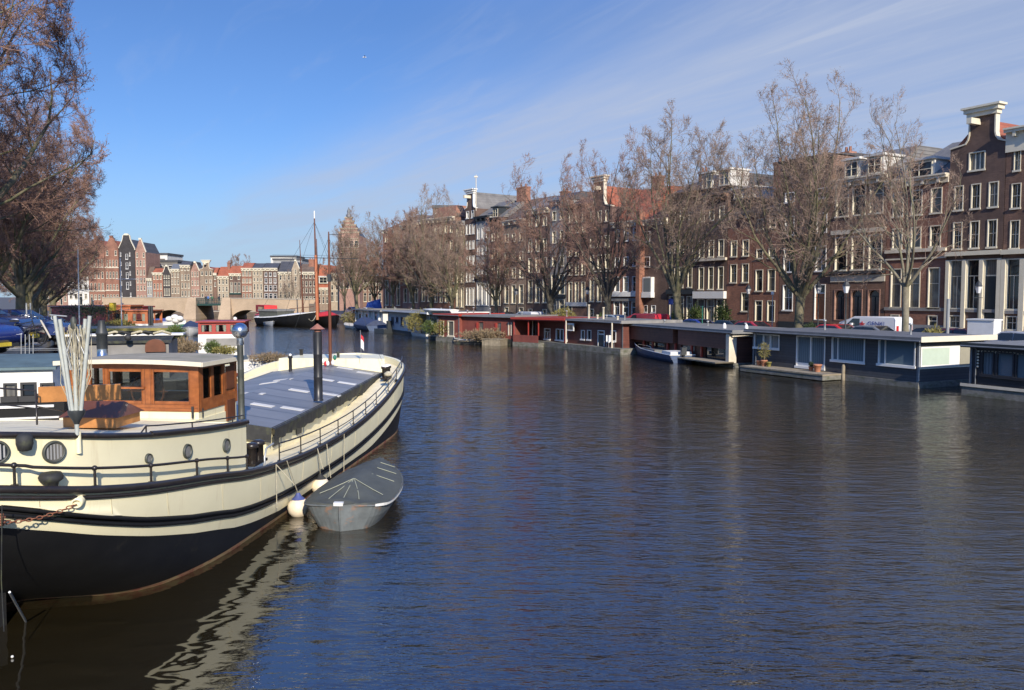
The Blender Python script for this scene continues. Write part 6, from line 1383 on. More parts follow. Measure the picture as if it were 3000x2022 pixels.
e = pr[-1]; q.poly([(-e[1], dl, e[3]), (e[1], dl, e[3]), (e[2], dl, 0), (e[2]*.5, dl, -.25), (-e[2]*.5, dl, -.25), (-e[2], dl, 0)]); q.obj('hull', 'boat_grey', din)
q = MB(); q.grid([[(-p[1]+.03, p[0]*dl+.02, p[3]-.03) for p in pr], [(p[1]-.03, p[0]*dl+.02, p[3]-.03) for p in pr]], 0, False); q.obj('inner_deck', 'boat_white', din)
ridge = lambda f: .50+.24*min(1, f/.30)*(1-.75*max(0, f-.45))
q = MB(); cols = []
for k in np.linspace(-1, 1, 13):
    r = []
    for j, p in enumerate(pr):
        a = abs(k); f = p[0]; hgt = ridge(f)-p[3]-.02; z = p[3]+.02+hgt*(1-a)**.9+.022*sin(j*1.3+k*4)*(1-a)+.014*sin(j*2.9-k*11)-.05*(a > .99); r.append((k*(p[1]+.035), f*dl-.02*(1-a)+.02, z))
    cols.append(r)
q.grid(cols, 0, True)
q.poly([(c[-1][0], c[-1][1], c[-1][2]) for c in cols]+[]); cov = q.obj('cover', 'cover_grey', din)
q = MB(); cz = lambda k, f: (k*(np.interp(f, [p[0] for p in pr], [p[1] for p in pr])+.035), f*dl+.01, float(np.interp(f, [p[0] for p in pr], [p[3] for p in pr]))+.035+(ridge(f)-float(np.interp(f, [p[0] for p in pr], [p[3] for p in pr]))-.02)*(1-abs(k))**.9)
for k in (-.75, -.42, .0, .42, .85):
    q = MB(); q.tube([cz(k*s, .31-.25*s*(1 if abs(k) < .6 else .5)) for s in (0.02, .3, .6, .9)], .008, 4); q.obj('seam', 'cover_seam', cov)
for f in (.50, .68, .84): q = MB(); q.tube([cz(s, f-.02*s) for s in (.25, .5, .8)], .008, 4); q.obj('seam', 'cover_seam', cov)
q = MB(); q.tube([(.0, -.02, .5), (.0, -.03, .3), (.0, .04, 0)], .016, 5); q.obj('stem_bar', 'boat_grey', din)
q = MB(); q.tube([(s*(p[1]+.01), p[0]*dl, p[3]-.02) for s in (1,) for p in pr[2:]], .016, 5); q.tube([(-(p[1]+.01), p[0]*dl, p[3]-.02) for p in pr[2:]], .016, 5); q.obj('gunwale', 'boat_grey', din)
q = MB(); ws = [p for p in pr if .04 < p[0] < .55]; q.grid([[(p[1]+.045, p[0]*dl, p[3]-.035) for p in ws], [(p[1]+.050, p[0]*dl, p[3]+.012+.008*sin(i_)) for i_, p in enumerate(ws)]], 0, False); q.obj('white_rim', 'boat_white', din)
q = MB(); q.box(-.12, .06, .0, .10, .50, .565); q.obj('bow_block', 'boat_white', din)
# ---------------------------------------------------------------- right bank houseboats
HG = 'houseboats moored along the right bank'
def hboat(label, pa, pb, back, ztop, wall, roofm, base=.35, wins=(), basem='concrete', over=.35, name='houseboat', roof_th=.16, edge=None, frame='paint_white', side_wins=(), sidem=None, pont=.25, posts=None, roofz=None, glass='glass', group=HG, base_out=.12):
    """pa, pb: far and near end of the waterside face (plan); back: depth"""
    pa, pb = Vector(pa), Vector(pb); d = pb-pa; Ld = d.length; rz = atan2(d.y, d.x); t = thing(name, label, 'houseboat', (pa.x, pa.y, 0), rz, group)
    def lx(px): x, y, s = hit(px, pa, pb); return s*Ld
    def lzz(px, py): x, y, s = hit(px, pa, pb); return A(px, py, y)[2]
    holes = []; ws = []
    for (x0, x1, y0, y1, kind) in wins:
        a, b = lx(x0), lx(x1); zt = lzz((x0+x1)/2, y0); zb = lzz((x0+x1)/2, y1); holes.append((a, b, zb, zt)); ws.append((a, b, zb, zt, kind))
    q = MB(); wall_grid(q, 0, Ld, base, ztop, holes)
    q.poly([(0, .3, base), (Ld, .3, base), (Ld, .3, ztop), (0, .3, ztop)])
    q.poly([(0, 0, base), (0, back, base), (0, back, ztop), (0, 0, ztop)]); q.poly([(0, back, base), (Ld, back, base), (Ld, back, ztop), (0, back, ztop)])
    sh = []
    q2 = MB()
    q2.poly([(Ld, 0, base), (Ld, back, base), (Ld, back, ztop), (Ld, 0, ztop)])
    q.obj('wall', wall, t); q2.obj('end_wall', sidem or wall, t)
    for (a, b, zb, zt, kind) in ws:
        o = win(t, (a+b)/2, zb, b-a, zt-zb, kind, frame, wall, glass, dep=.09)
    q = MB(); q.box(-base_out, Ld+base_out, -base_out, back+.1, -.5, base-.0); q.obj('pontoon', basem, t)
    q = MB(); q.box(-over, Ld+over, -over, back+over, ztop, ztop+roof_th); ro = q.obj('roof', roofm, t)
    n_ = max(2, int(Ld/4.5)); rr_ = random.Random(int(abs(pa.x)*10))
    for k in range(n_):
        q = MB(); x_ = Ld*(k+.5)/n_+rr_.uniform(-.8, .8); h_ = rr_.choice((.18, .25, .5)); q.lathe([(.06, 0), (.06, h_), (.10, h_+.02), (.10, h_+.09), (.02, h_+.11)], (x_, back*rr_.uniform(.3, .7), ztop+roof_th), 8); q.obj('roof_vent', 'galv', ro)
    q = MB()
    for x_ in (0, Ld): q.box(x_-.05, x_+.05, -.035, -.003, base, ztop)
    q.tube([(-over, -over-.06, ztop+.03), (Ld+over, -over-.06, ztop+.0)], .045, 5); q.tube([(.25, -.05, base+.02), (.25, -.05, ztop-.1), (.2, -over-.03, ztop)], .03, 5); q.obj('gutter', 'lead', t)
    if edge: q = MB(); q.box(-over-.02, Ld+over+.02, -over-.03, -over-.002, ztop-.03, ztop+roof_th+.02); q.box(Ld+over+.002, Ld+over+.03, -over, back+over, ztop-.05, ztop+roof_th+.03); q.obj('roof_edge', edge, ro)
    return t, Ld, lx, lzz
def gg(px, py): v = G(px, py, 0); return (v.x, v.y)
# black houseboat at the right edge
a = gg(2842, 1158); b = (a[0]+.46*11, a[1]-.888*11)
hb, Ld, lx, lzz = hboat('black houseboat cut by the right picture edge with dark blue curtains', a, b, 5.0, 2.22, 'houseboat_black', 'roof_grey', .42, wins=[(2882, 2918, 1030, 1100, 'P'), (2924, 2978, 1032, 1106, 'P'), (2982, 3030, 1034, 1112, 'P')], edge='paint_dark', frame='houseboat_black', over=.30, base_out=.25, glass='glass_hb')
q = MB(); q.box(-.3, Ld, -.30, -.27, .42, .55); q.obj('kerb', 'stone_cream', hb)
q = MB(); r_ = random.Random(3)
for k in range(14): q.box(.3+k*.16, .38+k*.16, -.03, -.01, 2.0+r_.uniform(-.02, .02), 2.07)
for k in range(5): q.ball((.35, -.06, 1.9-k*.14), .05, 8)
q.obj('hanging_ornaments', 'stone_cream', hb)
# slate houseboat
pa, pb = gg(2207, 1083), gg(2688, 1138)
hb, Ld, lx, lzz = hboat('long slate grey houseboat with white framed windows and a wooden landing', pa, pb, 4.9, 2.33, 'houseboat_slate', 'roof_blue', .30, wins=[(2212, 2286, 979, 1021, 'H'), (2336, 2421, 985, 1078, 'V'), (2440, 2538, 988, 1060, 'B'), (2577, 2687, 994, 1072, 'B')], glass='glass_hb', edge='roof_blue', over=.4, sidem='houseboat_slate')
q = MB(); q.box(Ld+.004, Ld+.05, .12, 3.0, 1.02, 2.02); o = q.obj('end_window', 'paint_white', hb); q = MB(); q.box(Ld+.052, Ld+.06, .2, 2.2, 1.12, 1.95); q.obj('blind', 'blind', o); q = MB(); q.box(Ld+.003, Ld+.03, 3.05, 4.9, 1.02, 2.2); q.obj('end_panel', 'side_beige', hb)
q = MB(); q.box(Ld+.003, Ld+.04, .0, 4.9, .93, 1.0); q.box(Ld+.435, Ld+.46, -.42, 5.3, 2.28, 2.55); q.obj('white_fascia', 'paint_cream', hb)
q = MB(); q.tube([(Ld+.05, .0, .35), (Ld+.05, -.0, 2.25)], .035, 6); q.obj('downpipe', 'galv', hb)
# landing stage
t = thing('landing_stage', 'floating wooden landing stage before the slate houseboat', 'pontoon', (*pa, 0), atan2(pb[1]-pa[1], pb[0]-pa[0])); x0, x1 = lx(2222)+.3, lx(2480); q = MB(); q.box(x0, x1, -1.65, -.15, .28, .36); q.obj('deck', 'wood_grey', t)
q = MB(); q.box(x0+.02, x1-.02, -1.62, -.18, .04, .275); q.obj('float', 'concrete', t)
PTS = [(-1.4, .35, 0, .8), (-1.15, .28, 1, 0), (-.95, .32, 2, 0), (4.35, .26, 3, .25), (4.75, .42, 4, 0)]
for i, (dx, h, k, ph) in enumerate(((.55, .30, 0, 0), (.95, .36, 1, 1.25), (1.35, .28, 2, 0), (4.6, .26, 3, .3), (5.05, .42, 4, 0))):
    lab = ['small terracotta pot, leftmost on the landing stage', 'terracotta pot with a tall leafy shoot on the landing stage', 'yellowish pot right of the tall leafy shoot', 'small pot with a dark clipped plant near the glass door', 'big terracotta pot at the right end of the landing stage'][i]
    x = x0+dx; base = t.matrix_basis.copy(); w = Matrix.Translation((*pa, 0)) @ Matrix.Rotation(atan2(pb[1]-pa[1], pb[0]-pa[0]), 4, 'Z') @ Vector((x, -.65, .36))
    pt = thing('flower_pot', lab, 'flower pot', w, 0, 'pots on the landing stage'); q = MB(); q.lathe([(h*.35, 0), (h*.52, h*.8), (h*.58, h*.82), (h*.58, h), (h*.5, h)], n=14); q.obj('pot', 'terracotta' if i != 2 else 'leaf_yellow', pt)
    if ph:
        s = shrub((0, 0, 0), ph*.28, ph, 'leaf_yellow' if i == 1 else 'leaf_dark', 'x', 350, leaf=.05); s.parent = pt; s.location = (0, 0, h*.8); s.name = 'plant'
        for kk in ('label', 'category', 'group'):
            if kk in s: del s[kk]
q = MB(); q.lathe([(.10, -.5), (.10, .75), (.05, .85)], (*hit(2481, pa, pb)[:2], 0), 8); q.v = [(x-.15, y-.1, z) for x, y, z in q.v]; tag(q.obj('mooring_post', 'wood_grey'), 'short post in the water at the end of the landing stage', 'post')
# brown houseboat with red posts
pa, pb = gg(1826, 1031), gg(2150, 1077)
W_ = [(1832, 1848, 998, 1034, 'P')]
hb, Ld, lx, lzz = hboat('brown boarded houseboat with red window posts under a deep board fascia', pa, pb, 5.2, 2.20, 'houseboat_brown', 'roof_grey', .28, edge='roof_grey', over=.45, frame='houseboat_brown', glass='glass', wins=[(1832, 1850, 1000, 1028, 'P'), (1858, 1888, 1000, 1032, 'P'), (1896, 1950, 1002, 1036, 'P'), (1996, 2040, 1010, 1044, 'P'), (2066, 2140, 1014, 1056, 'P')])
q = MB(); q.box(.05, Ld*.60-.7, -.42, -.02, 1.15, 2.18); q.box(Ld*.60, Ld-.05, -.42, -.02, 1.15, 2.18); q.obj('board_fascia', 'houseboat_brown', hb)
for x in (1830, 1852, 1891, 1917, 1961, 1984, 2032, 2061): q = MB(); u = lx(x); q.box(u-.07, u+.07, -.16, -.03, .3, 1.149 if x != 1961 else 2.17); q.obj('red_post', 'red_trim', hb)
q = MB(); q.box(Ld-.25, Ld+.1, -.45, .1, .3, 2.2); q.box(Ld+.2, Ld+.24, -.3, 5.3, 1.95, 2.3); q.obj('corner_post', 'stone_cream', hb)
q = MB(); q.box(lx(1990), Ld+.2, -1.5, -.14, .30, .38); q.obj('walkway', 'wood_grey', hb)
for x in (2085, 2148): u = lx(x); q = MB(); q.lathe([(.12, 0), (.12, .2), (.05, .35)], (u, 1, 2.37), 8); q.obj('roof_vent', 'paint_white', hb)
# brown and white houseboat
pa, pb = gg(1568, 1010), gg(1824, 1037)
hb, Ld, lx, lzz = hboat('brown houseboat with white windows and an open porch at its near end', pa, pb, 5.0, 2.42, 'houseboat_brick', 'roof_grey', .45, edge='stone_grey', over=.5, base_out=.75,
   wins=[(1595, 1613, 962, 995, 'T'), (1629, 1663, 964, 998, 'H'), (1703, 1714, 967, 995, 'P'), (1721, 1733, 967, 996, 'P'), (1752, 1772, 968, 1017, 'D'), (1790, 1806, 968, 1000, 'P')])
q = MB(); u = lx(1677)
q.box(u-.4, u+.9, -.45, -.38, 1.55, 2.2); o = q.obj('open_casement', 'paint_white', hb); q = MB(); q.box(u-.28, u+.78, -.46, -.451, 1.67, 2.08); q.obj('pane', 'glass', o)
for x in (1577, 1676, 1812): q = MB(); u = lx(x); q.lathe([(.06, .45), (.06, 2.42)], (u, -.6, 0), 8); q.obj('porch_post', 'stone_cream', hb)
for x, h in ((1682, 1.1), (1724, .9), (1707, .25), (1765, .2)): q = MB(); q.lathe([(.09, 0), (.09, h), (.12, h+.02), (.12, h+.1)], (lx(x), 1.5, 2.58), 8); q.obj('roof_pipe', 'stone_cream', hb)
x, y, s = hit(1800, pa, pb); w = Vector((x-.35, y-.25, .46)); t = thing('garden_chair', 'white and blue garden chair and rack on the porch of the brown and white houseboat', 'chair', w, .3); q = MB(); q.box(-.25, .25, -.25, .25, .4, .46); q.box(-.25, .25, .2, .26, .46, .95); q.obj('seat', 'boat_white', t)
for sx in (-.22, .22):
    for sy in (-.22, .22): q = MB(); q.tube([(sx, sy, 0), (sx, sy, .42)], .02, 5); q.obj('leg', 'galv', t)
# red houseboat
pa, pb = gg(1345, 1003), gg(1508, 1012)
hb, Ld, lx, lzz = hboat('dark red houseboat with tall door openings and a bright red canopy end', pa, pb, 5.5, 2.55, 'houseboat_red', 'roof_grey', .55, edge='roof_grey', over=.3, frame='houseboat_red', wins=[(1402, 1418, 942, 985, 'P'), (1456, 1470, 944, 985, 'P')], basem='tarp_black')
for x in (1399, 1454): u = lx(x); q = MB(); q.box(u-.12, u+.12, -.12, -.01, .75, 2.0); q.obj('red_post', 'red_trim', hb)
for x in (1491, 1499): u = lx(x); q = MB(); q.box(u-.05, u+.05, -.08, -.01, .9, 2.1); q.obj('trim_board', 'stone_cream', hb)
q = MB(); q.box(Ld+.05, Ld+6.2, -.5, 5.2, 2.33, 2.42); q.box(Ld+.0, Ld+6.3, -.6, 5.3, 2.42, 2.60); q.obj('canopy', 'red_trim', hb)
q = MB(); q.box(Ld+.1, Ld+3.2, -.4, 4.8, -.3, .35); q.obj('stage', 'concrete', hb)
q = MB(); q.box(Ld+.1, Ld+3.1, -.35, -.28, .36, 1.0); q.obj('parapet', 'houseboat_red', hb)
for u in (.15, 1.9, 3.1, 6.1): q = MB(); q.box(Ld+u, Ld+u+.08, -.34, -.26, 1.0 if u < 4 else 0, 2.33); q.obj('canopy_post', 'red_trim', hb)
q = MB(); q.box(Ld+.5, Ld+6.0, 3.5, 5.0, 0, 2.32); q.obj('rear_wall', 'houseboat_brown', hb)
# left half with plants in front
pa, pb = gg(1282, 1000), gg(1345, 1004)
hb, Ld, lx, lzz = hboat('open fronted red houseboat section behind the green planting', pa, pb, 5.5, 2.62, 'houseboat_red', 'red_trim', .5, over=.3, frame='paint_cream', wins=[(1290, 1300, 940, 985, 'P'), (1312, 1330, 940, 985, 'P')], edge='red_trim')
for (px, py, r, h, m, n, lab) in ((1345, 996, 1.5, 2.2, 'leaf', 1700, 'dense green bush on a float before the red houseboat'), (1310, 997, 1.2, 2.0, 'leaf_yellow', 1200, 'yellow green bamboo left of the dense green bush'), (1238, 985, 1.9, 2.7, 'leaf_yellow', 1800, 'tall yellow green reeds beside the white and blue houseboat'), (1265, 990, 1.0, 1.8, 'leaf', 900, 'green shrub right of the tall reeds'), (1400, 1004, 1.8, 1.1, 'leaf_dry', 900, 'dry plants heaped on the raft before the red houseboat'), (1440, 1006, 1.5, 1.2, 'leaf_dry', 800, 'grey dry shrub above the wooden planter boxes'), (1060, 955, 1.8, 2.2, 'leaf_dry', 900, 'brown shrubs behind the blue covered boat'), (1030, 955, 1.5, 2.0, 'leaf_yellow', 700, 'greenish shrub left of the brown shrubs')):
    v = G(px, py, 0); v = v*(1-1.6*r/v.y); shrub((v.x, v.y, .3), r, h, m, lab, n, leaf=.11)
def raft(px0, px1, py, depth, z, m, label, name='raft'):
    a, b = G(px0, py, 0), G(px1, py+2, 0); d = b-a; a = a*(1-2.0/a.y); t = thing(name, label, 'raft', a, atan2(d.y, d.x)); q = MB(); q.box(0, d.length, 0, depth, -.3, z); q.obj('float', m, t); q = MB(); q.box(-.05, d.length+.05, -.05, depth+.05, z+.002, z+.07); q.obj('planking', 'wood_grey', t); return t
raft(1300, 1333, 994, 2.5, .45, 'stone_cream', 'pale concrete planter float under the green bush')
raft(1330, 1412, 1004, 2.5, .25, 'tarp_black', 'low dark raft with dry plants before the red houseboat')
raft(1412, 1464, 1008, 1.2, .55, 'wood_grey', 'wooden planter boxes floating before the red houseboat', 'planter')
raft(1255, 1290, 992, 2.0, .35, 'tarp_black', 'dark float between the white skiff and the bamboo')
# white and blue houseboat
pa, pb = gg(1138, 974), gg(1262, 992)
hb, Ld, lx, lzz = hboat('white and pale blue houseboat with a wide grey roof', pa, pb, 6.0, 2.62, 'houseboat_blue', 'roof_grey', .45, edge='paint_white', over=.6, frame='boat_blue', wins=[(1146, 1154, 928, 952, 'P'), (1160, 1167, 928, 946, 'P'), (1174, 1183, 928, 955, 'P'), (1196, 1212, 930, 965, 'T')], basem='tarp_black')
pa, pb = gg(1042, 957), gg(1122, 968)
hb, Ld, lx, lzz = hboat('pale houseboat with a row of white posts beyond the blue covered boat', pa, pb, 6.0, 2.5, 'plaster_white', 'roof_felt', .4, edge='stone_grey', over=.5, frame='paint_white', wins=[(1050, 1060, 918, 945, 'P'), (1070, 1080, 919, 947, 'P'), (1092, 1104, 920, 950, 'P')])
for x in (1046, 1064, 1084, 1100, 1114): u = lx(x); q = MB(); q.box(u-.15, u+.15, -.3, -.05, .4, 2.45); q.obj('white_post', 'paint_white', hb)
# upturned white boat on the roof
v = A(1325, 922, 84); t = thing('upturned_boat', 'upturned white boat lying on the roof of the red houseboat', 'boat', (v.x, v.y, 2.72), -1.0)
def hull_mesh(Lh, B, H_, n=12, bow=1.0, tr=.75, sheer=.25, z0=-.2):
    R_ = []
    for i in range(n+1):
        f = i/n; b = B/2*(1-(1-min(1, f/.0001 if f == 0 else f*2.6))**2)*.999 if f < .385 else B/2*(1-(f-.385)/.615*(1-tr)); b = max(.01, B/2*min(1, (f*2.4)**.7 if f < .42 else 1-(f-.42)/.58*(1-tr)))
        zs = H_+sheer*(1-f)**2.2; R_.append((f*Lh, b, zs))
    return R_
def boat(label, loc, rz, Lh, B, H_, hullm, inm='boat_white', cover=None, name='small_boat', cat='boat', rim='boat_white', sheer=.25, tr=.75, extras=None, group=None, ch=.35, flip=False):
    t = thing(name, label, cat, loc, rz, group); R_ = hull_mesh(Lh, B, H_, tr=tr, sheer=sheer); q = MB()
    for s in (1, -1): q.grid([[(x, s*b, z) for x, b, z in R_], [(x+.03*(Lh-x)/Lh, s*b*.93, z*.5) for x, b, z in R_], [(x+.3*(1-x/Lh), s*b*.72, 0) for x, b, z in R_], [(x+.4*(1-x/Lh), s*b*.3, -.2) for x, b, z in R_]], 0, True)
    x, b, z = R_[-1]; q.poly([(x, -b, z), (x, b, z), (x, b*.72, 0), (x, b*.3, -.2), (x, -b*.3, -.2), (x, -b*.72, 0)]); q.obj('hull', hullm, t)
    q = MB()
    if cover:
        q.grid([[(x, k*b*1.03, z+.02+ch*(1-abs(k)**1.6)*min(1, x/Lh*3)*(1-.3*(x/Lh))-(.08 if abs(k) == 1 else 0)) for x, b, z in R_] for k in (-1, -.97, -.7, -.35, 0, .35, .7, .97, 1)], 0, True); q.poly([(R_[-1][0], k*R_[-1][1]*1.03, R_[-1][2]+.02+ch*(1-abs(k)**1.6)*.7) for k in (-1, -.7, -.35, 0, .35, .7, 1)]); q.obj('cover', cover, t)
    else:
        q.grid([[(x+.05, -b*.92, z*.45) for x, b, z in R_], [(x+.05, b*.92, z*.45) for x, b, z in R_]], 0, False); q.obj('floor', inm, t)
        for f in (.45, .72): i = int(f*12); x, b, z = R_[i]; q = MB(); q.box(x-.14, x+.14, -b*.97, b*.97, z*.68, z*.75); q.obj('thwart', 'wood_grey', t)
    q = MB()
    for s in (1, -1): q.tube([(x, s*b, z) for x, b, z in R_], .035, 5)
    q.tube([(R_[-1][0], -R_[-1][1], R_[-1][2]), (R_[-1][0], R_[-1][1], R_[-1][2])], .035, 5); q.obj('gunwale', rim, t); return t
bpy.data.objects.remove(t)
v = A(1240, 921, 88); b = boat('low upturned white boat lying behind the red houseboat roof', (v.x, v.y, 2.85), -.85, 5.5, 1.6, .22, 'boat_white', cover='boat_white', name='upturned_boat', ch=.12, sheer=.05)
def gboat(label, px0, py0, px1, py1, B, H_, hullm, **k):
    """bow at the first pixel, stern at the second, both on the waterline"""
    a, b = G(px0, py0, 0), G(px1, py1, 0); d = b-a; return boat(label, (a.x, a.y, 0), atan2(d.y, d.x), d.length, B, H_, hullm, **k), d.length
# grey motor boat with outboard
t, l = gboat('grey blue open motor boat with a tilted outboard moored at the brown houseboat', 1860, 1034, 2000, 1063, 1.9, .52, 'boat_blue', inm='boat_white', name='motor_boat', sheer=.35, tr=.95)
q = MB(); q.box(l+.0, l+.28, -.17, .17, .55, 1.05); q.tube([(l+.1, 0, .6), (l+.35, 0, .25), (l+.7, 0, .1)], .06, 6); q.obj('outboard', 'iron_dark', t)
q = MB(); q.box(l*.80, l*.97, -.75, .75, .3, .72); q.obj('rear_seat', 'paint_white', t)
q = MB(); q.box(l*.25, l*.6, -.55, .55, .30, .62); q.obj('console', 'boat_grey', t)
q = MB(); q.tube([(l*.3, -.86, .7), (l*.35, -.86, .9), (l*.6, -.88, .88), (l*.65, -.88, .6)], .02, 5); q.tube([(l*.3, .86, .7), (l*.35, .86, .9), (l*.6, .88, .88), (l*.65, .88, .6)], .02, 5); q.obj('handrail', 'steel', t)
gboat('small white skiff before the tall reeds', 1206, 984, 1262, 992, 1.6, .5, 'boat_white', rim='roof_grey')
gboat('rounded boat under a dark blue cover', 1050, 962, 1105, 970, 3.4, .7, 'boat_blue', cover='blue_cover', ch=1.0, tr=.85, rim='blue_cover')
gboat('small white boat left of the blue covered boat', 1012, 960, 1050, 965, 1.8, .45, 'boat_white', cover='stone_cream', ch=.2)
gboat('dark sloping raft boat with pale gunwale before the red houseboat', 1334, 1003, 1382, 1006, 1.8, .35, 'tarp_black', rim='boat_white')
v = G(1128, 975, 0); t = thing('outboard_boat', 'black outboard boat stern between the pale houseboats', 'boat', v, -1.0)
q = MB(); q.box(-1.5, 1.5, -.8, .8, -.2, .5); q.obj('hull', 'paint_dark', t); q = MB(); q.box(1.1, 1.5, -.3, .3, .5, 1.5); q.obj('outboard', 'iron_dark', t)

# ---- sailing barges at the bridge
t, l = gboat('black hulled sailing barge with a white deck edge and tall orange mast', 925, 957, 770, 952, 4.6, 1.25, 'hull_black', cover='boat_white', ch=.35, name='sailing_barge', sheer=.95, tr=.7, rim='boat_white')
q = MB(); q.box(l*.55, l*.9, -1.6, 1.6, 1.3, 2.2); q.obj('tarp_cabin', 'cover_grey', t)
q = MB(); q.box(l*.55-.1, l*.9+.1, -1.75, 1.75, 2.2, 2.5); q.obj('cabin_roof', 'roof_grey', t)
a = A(930, 945, 122); zt = A(921, 618, 122)[2]; zm = A(923, 640, 122)[2]
mt = thing('mast', 'tall orange mast with a white tip rising from the red covered barge', 'mast', (a.x, a.y, 0)); q = MB(); s = A(921, 640, 122).x-a.x
q.tube([(0, 0, 1.0), (s*.5, 0, (zm+1)/2), (s*.62, 0, zm*.66)], [.24, .22, .18], 10); q.obj('lower_mast', 'mast_orange', mt); q = MB(); q.tube([(s*.62, 0, zm*.66), (s, 0, zm)], [.14, .09], 8); q.obj('topmast', 'varnish_dark', mt); q = MB(); q.tube([(s, 0, zm), (s, 0, zt)], [.10, .09], 8); q.obj('tip', 'paint_white', mt)
q = MB()
for tx, ty in ((-9, 1), (6, -2), (-4, -3), (4, 3)): q.tube([(s, 0, zm-.5), (tx, ty, 1.8)], .02, 3)
q.tube([(-6.5, 0, zm*.665), (s*.6, 0, zm*.66), (5, 0, zm*.65)], .02, 3); q.obj('rigging', 'iron_dark', mt)
a = A(935, 920, 126); mt = thing('mast', 'thinner dark mast just right of the orange one', 'mast', (a.x, a.y, 0)); q = MB(); zt = A(930, 700, 126)[2]; q.tube([(0, 0, 1), (-.25, 0, zt)], [.14, .06], 8); q.obj('spar', 'varnish_dark', mt)
a = A(888, 900, 150); mt = thing('mast', 'slim brown mast left of the orange one', 'mast', (a.x, a.y, 0)); q = MB(); zt = A(880, 703, 150)[2]; q.tube([(0, 0, 1), (-.45, 0, zt)], [.20, .05], 8); q.obj('spar', 'varnish_dark', mt); q = MB(); q.tube([(-2.5, 0, 2.2), (2, 0, 2.6)], .06, 5); q.obj('boom', 'varnish_dark', mt)
t, l = gboat('dark barge under a bright red canvas next to the white edged black one', 985, 957, 912, 950, 4.4, 1.15, 'hull_black', cover='red_canvas', ch=.9, name='sailing_barge', sheer=.6, tr=.8, rim='iron_dark')
t, l = gboat('small bright red boat with red cabin beside the bridge arch', 795, 944, 765, 938, 3.0, 1.0, 'red_canvas', cover='red_canvas', ch=.8, sheer=.5); q = MB(); q.box(.5, l*.9, -1.1, 1.1, 1.6, 2.9); q.obj('cabin', 'red_canvas', t); q = MB(); q.box(.7, l*.6, -1.15, 1.15, 2.0, 2.6); q.obj('cabin_window', 'glass', t)
gboat('tiny pale blue boat near the red boat', 800, 956, 780, 953, 1.5, .5, 'houseboat_blue')
rope(A(925, 925, 120), A(905, 935, 118), .5, .05, label='sagging white mooring rope at the black barge bow')

# ---- boats along the left bank, behind the cream barge
LBG = 'houseboats and barges moored along the left bank'
# white wheelhouse boat at the left edge
a = A(-60, 1220, 18.2); b = A(158, 1215, 18.6); d = b-a; t = thing('cabin_boat', 'white cabin cruiser with a blue roof and three dark windows at the left edge', 'boat', (a.x, a.y, 0), atan2(d.y, d.x), LBG); l = d.length
zt = A(60, 1090, 18.4)[2]; zb = A(60, 1175, 18.4)[2]; wl = l
def lxx(px): x, y, s = hit(px, a[:2], b[:2]); return s*l
z = lambda py: A(60, py, 18.4)[2]
hs = [(lxx(2), lxx(42), z(1168), z(1122)), (lxx(52), lxx(100), z(1168), z(1121)), (lxx(110), lxx(151), z(1162), z(1124))]
q = MB(); wall_grid(q, -1.5, l, z(1178), z(1085), hs); q.box(-1.5, l, .3, 3.5, z(1178), z(1082)); q.poly([(l, 0, z(1178)), (l, .3, z(1178)), (l, .3, z(1085)), (l, 0, z(1085))]); q.obj('cabin', 'boat_white', t)
for h in hs: win(t, (h[0]+h[1])/2, h[2], h[1]-h[0], h[3]-h[2], 'P', 'rubber', 'boat_white', 'glass', dep=.05)
q = MB(); n = 10; q.grid([[(x, -.1, z(1082)+.05) for x in (-1.6, l+.1)], [(x, .6, z(1072)+.05) for x in (-1.6, l+.1)], [(x, 1.8, z(1062)+.08) for x in (-1.6, l+.1)], [(x, 3.6, z(1075)+.05) for x in (-1.6, l+.1)]], 0, True); q.box(-1.6, l+.1, -.12, -.02, z(1084), z(1076)); q.obj('roof', 'roof_teal', t)
q = MB(); q.box(-3, l+.3, -.35, 3.9, -.4, z(1178)); q.obj('hull', 'hull_black', t); q = MB(); q.box(-3, l+.1, -.40, -.351, z(1190), z(1183)); q.box(-3, l+.2, -.40, -.351, z(1222), z(1217)); q.obj('white_stripe', 'boat_white', t)
# second cabin wall seen grey and brown
# grey cabined barge with the little arched door, behind the wheelhouse
def lframe(px0, px1, py, Y, skew=0.0):
    a = A(px0, py, Y); b = A(px1, py, Y+skew); return a, b, (b-a).length, atan2(b.y-a.y, b.x-a.x)
a, b, l, rz = lframe(170, 495, 1045, 28.0, 1.0)
zf = lambda py, Y: A(400, py, Y)[2]
t = thing('barge', 'grey cabined barge with a small arched wooden door, behind the orange wheelhouse', 'barge', (a.x, a.y, 0), rz, LBG)
q = MB(); q.prism([(-3, -.8), (l+.3, -.8), (l+2.2, 1.4), (l+.3, 3.6), (-3, 3.6)], -.5, 1.55, 'z'); q.obj('hull', 'hull_black', t)
q = MB(); q.prism([(-2.95, -.75), (l+.3, -.75), (l+2.1, 1.4), (l+.3, 3.55), (-2.95, 3.55)], 1.552, 1.60, 'z'); q.obj('deck', 'roof_grey', t)
ztc = zf(1004, 28.3); q = MB(); q.box(0, l, 0, 2.9, 1.6, ztc); q.obj('cabin', 'stone_grey', t)
q = MB(); q.grid([[(x, y, ztc+.02+.16*(1-((y-1.4)/1.55)**2)) for x in (-.05, l+.1)] for y in np.linspace(-.1, 3.0, 9)], 0, True); q.box(-.05, l+.1, -.12, -.02, ztc-.04, ztc+.05); q.obj('cabin_roof', 'tarp_black', t)
q = MB(); q.box(-.05, l+.4, .9, 1.9, ztc+.18, ztc+.24); q.obj('gangboard', 'boat_white', t)
dx, _, _ = hit(454, a[:2], b[:2])[0], 0, 0; du = hit(454, a[:2], b[:2])[2]*l; w = 28*28.5/2400; z0, z1 = zf(1033, 28.4), zf(995, 28.4)
